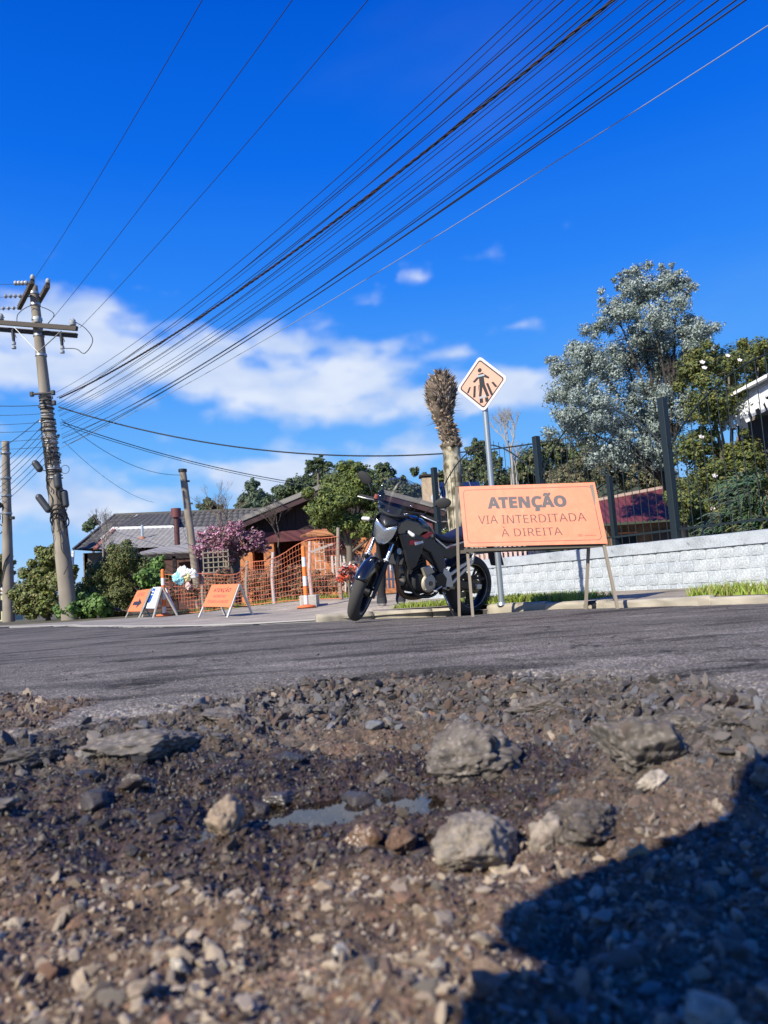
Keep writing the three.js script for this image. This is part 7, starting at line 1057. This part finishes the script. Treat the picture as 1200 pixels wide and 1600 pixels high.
{ // twisted power cable
  const c = hang(TWIST[0], 1.4), t = thing('twisted_cable', 'thick twisted black cable running along the top of the bundle', 'cable'), mats = [M.wire, std([0.05, 0.014, 0.012], 0.6), M.wire]; const N = 900;
  mats.forEach((m, s) => { const pts = []; for (let i = 0; i <= N; i++) { const p = c.getPointAt(i / N), a = i / N * 95 * 6.283 / 2 + s * 2.094; pts.push(p.add(V(0, Math.cos(a) * 0.013, Math.sin(a) * 0.013))); } part('strand', new THREE.TubeGeometry(new THREE.CatmullRomCurve3(pts), N, 0.0115, 5), m, t); });
}
['thick cable sagging from the leaning pole across to the silvery tree', 'middle sagging cable from the leaning pole over the orange house', 'thin sagging cable just under the middle one', 'thin cable dropping from the leaning pole to the grey post', 'very thin cable dropping from the leaning pole to the dark tiled roof'].forEach((l, i) => wire('service_cable', l, SERVICE[i], 1, M.wire));
LEFTW.forEach((w, i) => wire('telephone_cable', i === 0 ? 'thick cable slanting down from the leaning pole to the left edge' : i < 8 ? 'cable slanting down from the leaning pole past the thin pole' : 'near-level cable from the leaning pole to the left edge', w, 1, M.wire, i === 0 ? undefined : i < 8 ? 'cables slanting to the left' : 'level cables to the left'));
['topmost short wire leaving the insulators at the pole top leftwards', 'middle short wire leaving the insulators at the pole top leftwards', 'lowest short wire leaving the insulators at the pole top leftwards'].forEach((l, i) => wire('power_line', l, LEFTHV[i], 1, M.wire, 'wires left of the pole top'));

// ================================================================ PEOPLE (one continuous skin each, meshed from tapered capsules)
function bodyMesh(bones, res, colorAt, k = 0.025) {
  const lo = V(1e9, 1e9, 1e9), hi = V(-1e9, -1e9, -1e9); for (const [a, b, r0, r1] of bones) for (const [p, r] of [[a, r0], [b, r1]]) { lo.min(p.clone().subScalar(r + 0.06)); hi.max(p.clone().addScalar(r + 0.06)); }
  const size = hi.clone().sub(lo), L = Math.max(size.x, size.y, size.z), c = lo.clone().add(hi).multiplyScalar(0.5), mc = new MarchingCubes(res, new THREE.MeshStandardMaterial(), false, false, 300000), half = res / 2; mc.isolation = 0;
  const sd = (px, py, pz) => { let acc = 0; const inv = 1 / k; for (const [a, b, r0, r1] of bones) { const bx = b.x - a.x, by = b.y - a.y, bz = b.z - a.z, ax = px - a.x, ay = py - a.y, az = pz - a.z, bb = bx * bx + by * by + bz * bz, t = bb < 1e-9 ? 0 : clamp((ax * bx + ay * by + az * bz) / bb), d = Math.hypot(ax - bx * t, ay - by * t, az - bz * t) - mix(r0, r1, t); if (d < 0.25) acc += Math.exp(-d * inv); } return acc > 0 ? -k * Math.log(acc) : 0.25; };
  for (let z = 0; z < res; z++) for (let y = 0; y < res; y++) for (let x = 0; x < res; x++) mc.field[x + y * res + z * res * res] = -sd(c.x + (x - half) / half * L / 2, c.y + (y - half) / half * L / 2, c.z + (z - half) / half * L / 2);
  mc.update(); const n = mc.count, pos = new Float32Array(n * 3), col = new Float32Array(n * 3);
  for (let i = 0; i < n; i++) { const p = [0, 1, 2].map((q) => mc.positionArray[i * 3 + q] * L / 2 + [c.x, c.y, c.z][q]); pos.set(p, i * 3); col.set(colorAt(...p), i * 3); }
  const g = new THREE.BufferGeometry(); g.setAttribute('position', new THREE.BufferAttribute(pos, 3)); g.setAttribute('normal', new THREE.BufferAttribute(mc.normalArray.slice(0, n * 3), 3)); g.setAttribute('color', new THREE.BufferAttribute(col, 3)); return g;
}
M.cloth = new THREE.MeshStandardMaterial({ vertexColors: true, roughness: 0.9 });
function hand(w, dir, side, down, curl = 0.5) { // wrist, direction, thumb side, palm normal -> bones of palm, four fingers, thumb
  const o = [], d = dir.clone().normalize(), s = side.clone().normalize(), n = down.clone().normalize(), P = (a, b, c) => w.clone().addScaledVector(d, a).addScaledVector(s, b).addScaledVector(n, c);
  o.push([P(0, 0, 0), P(0.07, 0.025, 0), 0.024, 0.018], [P(0, 0, 0), P(0.075, -0.025, 0), 0.024, 0.017]);
  [[0.03, 0.08], [0.01, 0.088], [-0.012, 0.082], [-0.032, 0.066]].forEach(([b, l]) => { const k0 = P(0.075, b, 0), k1 = P(0.075 + l * 0.45, b * 1.1, l * 0.2 * curl * 2), k2 = P(0.075 + l * 0.62, b * 1.1, l * 0.62 * curl * 1.6); o.push([k0, k1, 0.010, 0.009], [k1, k2, 0.009, 0.0075]); });
  o.push([P(0.02, 0.03, 0), P(0.05, 0.06, 0.02), 0.013, 0.011], [P(0.05, 0.06, 0.02), P(0.085, 0.06, 0.035), 0.010, 0.008]); return o;
}
function head(c, fwd, up, r = 0.1) { const f = fwd.clone().normalize(), u = up.clone().normalize(), s = f.clone().cross(u).normalize(), P = (a, b, d) => c.clone().addScaledVector(f, a).addScaledVector(u, b).addScaledVector(s, d); return [[P(-0.015, 0.03, 0), P(0.005, 0.02, 0), r, r * 0.95], [P(0.03, -0.05, 0), P(0.045, -0.085, 0), 0.062, 0.04], [P(0.09, 0.0, 0), P(0.108, -0.03, 0), 0.014, 0.018], [P(-0.01, 0.0, 0.09), P(-0.012, -0.03, 0.092), 0.02, 0.015], [P(-0.01, 0.0, -0.09), P(-0.012, -0.03, -0.092), 0.02, 0.015]]; }
{ // bending down behind the motorcycle
  const y0 = 0.075, t = thing('person', 'person in black trousers and dark shoes bending down behind the motorcycle', 'person', [0, 0, 0]);
  const fl = V(-0.10, y0 + 0.05, -9.28), fr = V(0.13, y0 + 0.05, -9.5), kl = V(-0.085, 0.53, -9.3), kr = V(0.14, 0.53, -9.5), hl = V(-0.02, 0.92, -9.4), hr = V(0.13, 0.92, -9.52), hip = V(0.055, 0.93, -9.46), mid = V(0.28, 0.93, -9.46), ch = V(0.46, 0.87, -9.44), nk = V(0.6, 0.8, -9.43), hd = V(0.69, 0.72, -9.42), sl = V(0.5, 0.84, -9.28), sr = V(0.5, 0.84, -9.6), el = V(0.56, 0.58, -9.24), er = V(0.56, 0.58, -9.62), wl = V(0.62, 0.34, -9.3), wr = V(0.64, 0.34, -9.56);
  const shoe = (f) => [[f.clone().add(V(0, -0.015, 0)), f.clone().add(V(0.015, -0.03, 0.13)), 0.045, 0.035], [f.clone().add(V(0, 0.02, 0)), f.clone().add(V(0, -0.02, -0.05)), 0.042, 0.04]];
  const bones = [...shoe(fl), ...shoe(fr), [fl, kl, 0.044, 0.062], [fr, kr, 0.044, 0.062], [kl, hl, 0.064, 0.09], [kr, hr, 0.064, 0.09], [hl, hr, 0.1, 0.1], [hip, mid, 0.13, 0.125], [mid, ch, 0.125, 0.14], [ch, nk, 0.1, 0.055], [nk, hd, 0.05, 0.055], [sl, sr, 0.07, 0.07], [sl, el, 0.055, 0.042], [sr, er, 0.055, 0.042], [el, wl, 0.042, 0.028], [er, wr, 0.042, 0.028], ...hand(wl, V(0.1, -1, 0.1), V(0.3, 0, -1), V(-1, 0, 0)), ...hand(wr, V(0.1, -1, 0), V(0.3, 0, 1), V(-1, 0, 0)), ...head(hd, V(0.75, -0.6, 0.1), V(0.6, 0.75, 0))];
  const skin = [0.42, 0.25, 0.17], g = bodyMesh(bones, 112, (x, y, z) => (y < y0 + 0.018 ? [0.3, 0.29, 0.28] : y < y0 + 0.09 ? [0.03, 0.03, 0.032] : x > 0.6 && y > 0.6 ? skin : y < 0.4 && x > 0.45 ? skin : y < 0.82 && x < 0.3 ? [0.016, 0.016, 0.018] : x < 0.16 ? [0.016, 0.016, 0.018] : [0.04, 0.045, 0.06]), 0.018);
  part('body', g, M.cloth, t); const hair = new THREE.SphereGeometry(0.108, 18, 12, 0, 6.283, 0, 1.5); hair.rotateZ(-1.2); part('hair', hair.translate(hd.x + 0.0, hd.y + 0.03, hd.z), std([0.02, 0.015, 0.012], 0.8), t);
}
{ // the photographer, kneeling behind the lens: only the shadow shows
  const t = thing('person', 'photographer kneeling behind the lens whose shadow darkens the lower right gravel', 'person', [0, 0, 0]);
  const P = (x, y, z) => V(x, y, z), hip = P(-0.44, 0.46, 0.32), sp = P(-0.49, 0.74, 0.22), ch = P(-0.56, 1.0, 0.2), nk = P(-0.57, 1.15, 0.19), hd = P(-0.58, 1.29, 0.18), sl = P(-0.77, 1.05, 0.2), sr = P(-0.34, 1.06, 0.22), el = P(-0.8, 0.97, 0.18), er = P(-0.08, 0.78, 0.3), wl = P(-0.3, 0.62, 0.12), wr = P(0.02, 0.5, 0.14), gy = -0.06;
  const bones = [[hip.clone().add(P(-0.09, 0, 0)), hip.clone().add(P(0.09, 0, 0)), 0.13, 0.13], [hip, sp, 0.16, 0.165], [sp, ch, 0.165, 0.175], [sp.clone().add(P(-0.07, 0, 0)), ch.clone().add(P(-0.08, 0, 0)), 0.13, 0.14], [sp.clone().add(P(0.08, 0, 0)), ch.clone().add(P(0.08, 0, 0)), 0.13, 0.14], [ch, nk, 0.13, 0.085], [nk, hd, 0.08, 0.08], [sl, sr, 0.085, 0.085], [sl, el, 0.06, 0.05], [el, wl, 0.048, 0.032], [sr, er, 0.06, 0.048], [er, wr, 0.048, 0.03],
    [hip.clone().add(P(-0.1, 0, 0)), P(-0.6, 0.08, 0.25), 0.09, 0.065], [P(-0.6, 0.08, 0.25), P(-0.6, 0.03, 0.7), 0.06, 0.05], [P(-0.6, 0.03, 0.7), P(-0.6, 0.0, 0.86), 0.045, 0.035], [hip.clone().add(P(0.1, 0, 0)), P(-0.26, 0.46, 0.16), 0.09, 0.065], [P(-0.26, 0.46, 0.16), P(-0.3, 0.06, 0.3), 0.06, 0.045], [P(-0.3, 0.03, 0.3), P(-0.27, 0.0, 0.15), 0.045, 0.035],
    ...hand(wl, P(0.75, -0.35, -0.1), P(0, 1, 0), P(0.2, 0, -1), 0.4), ...hand(wr, P(0, -1, -0.45), P(-1, 0, 0), P(0, 0, -1), 0.4), ...head(hd, P(0.25, -0.5, -0.8), P(0, 0.85, -0.5), 0.105)];
  part('body', bodyMesh(bones, 100, (x, y, z) => (y > 1.19 ? [0.42, 0.25, 0.17] : y > 0.55 ? [0.05, 0.055, 0.07] : [0.03, 0.035, 0.05]), 0.02), M.cloth, t);
  const hair = new THREE.SphereGeometry(0.118, 18, 12, 0, 6.283, 0, 1.6); hair.rotateX(0.5); part('hair', hair.translate(hd.x, hd.y + 0.03, hd.z + 0.02), std([0.02, 0.015, 0.012], 0.8), t);
}
solo('telephone', 'black telephone held upright behind the lens', 'telephone', rbox(0.075, 0.155, 0.008, 0.012, 0.345, 0.06, 0.004), std([0.012, 0.012, 0.014], 0.3));

renderer.render(scene, camera);
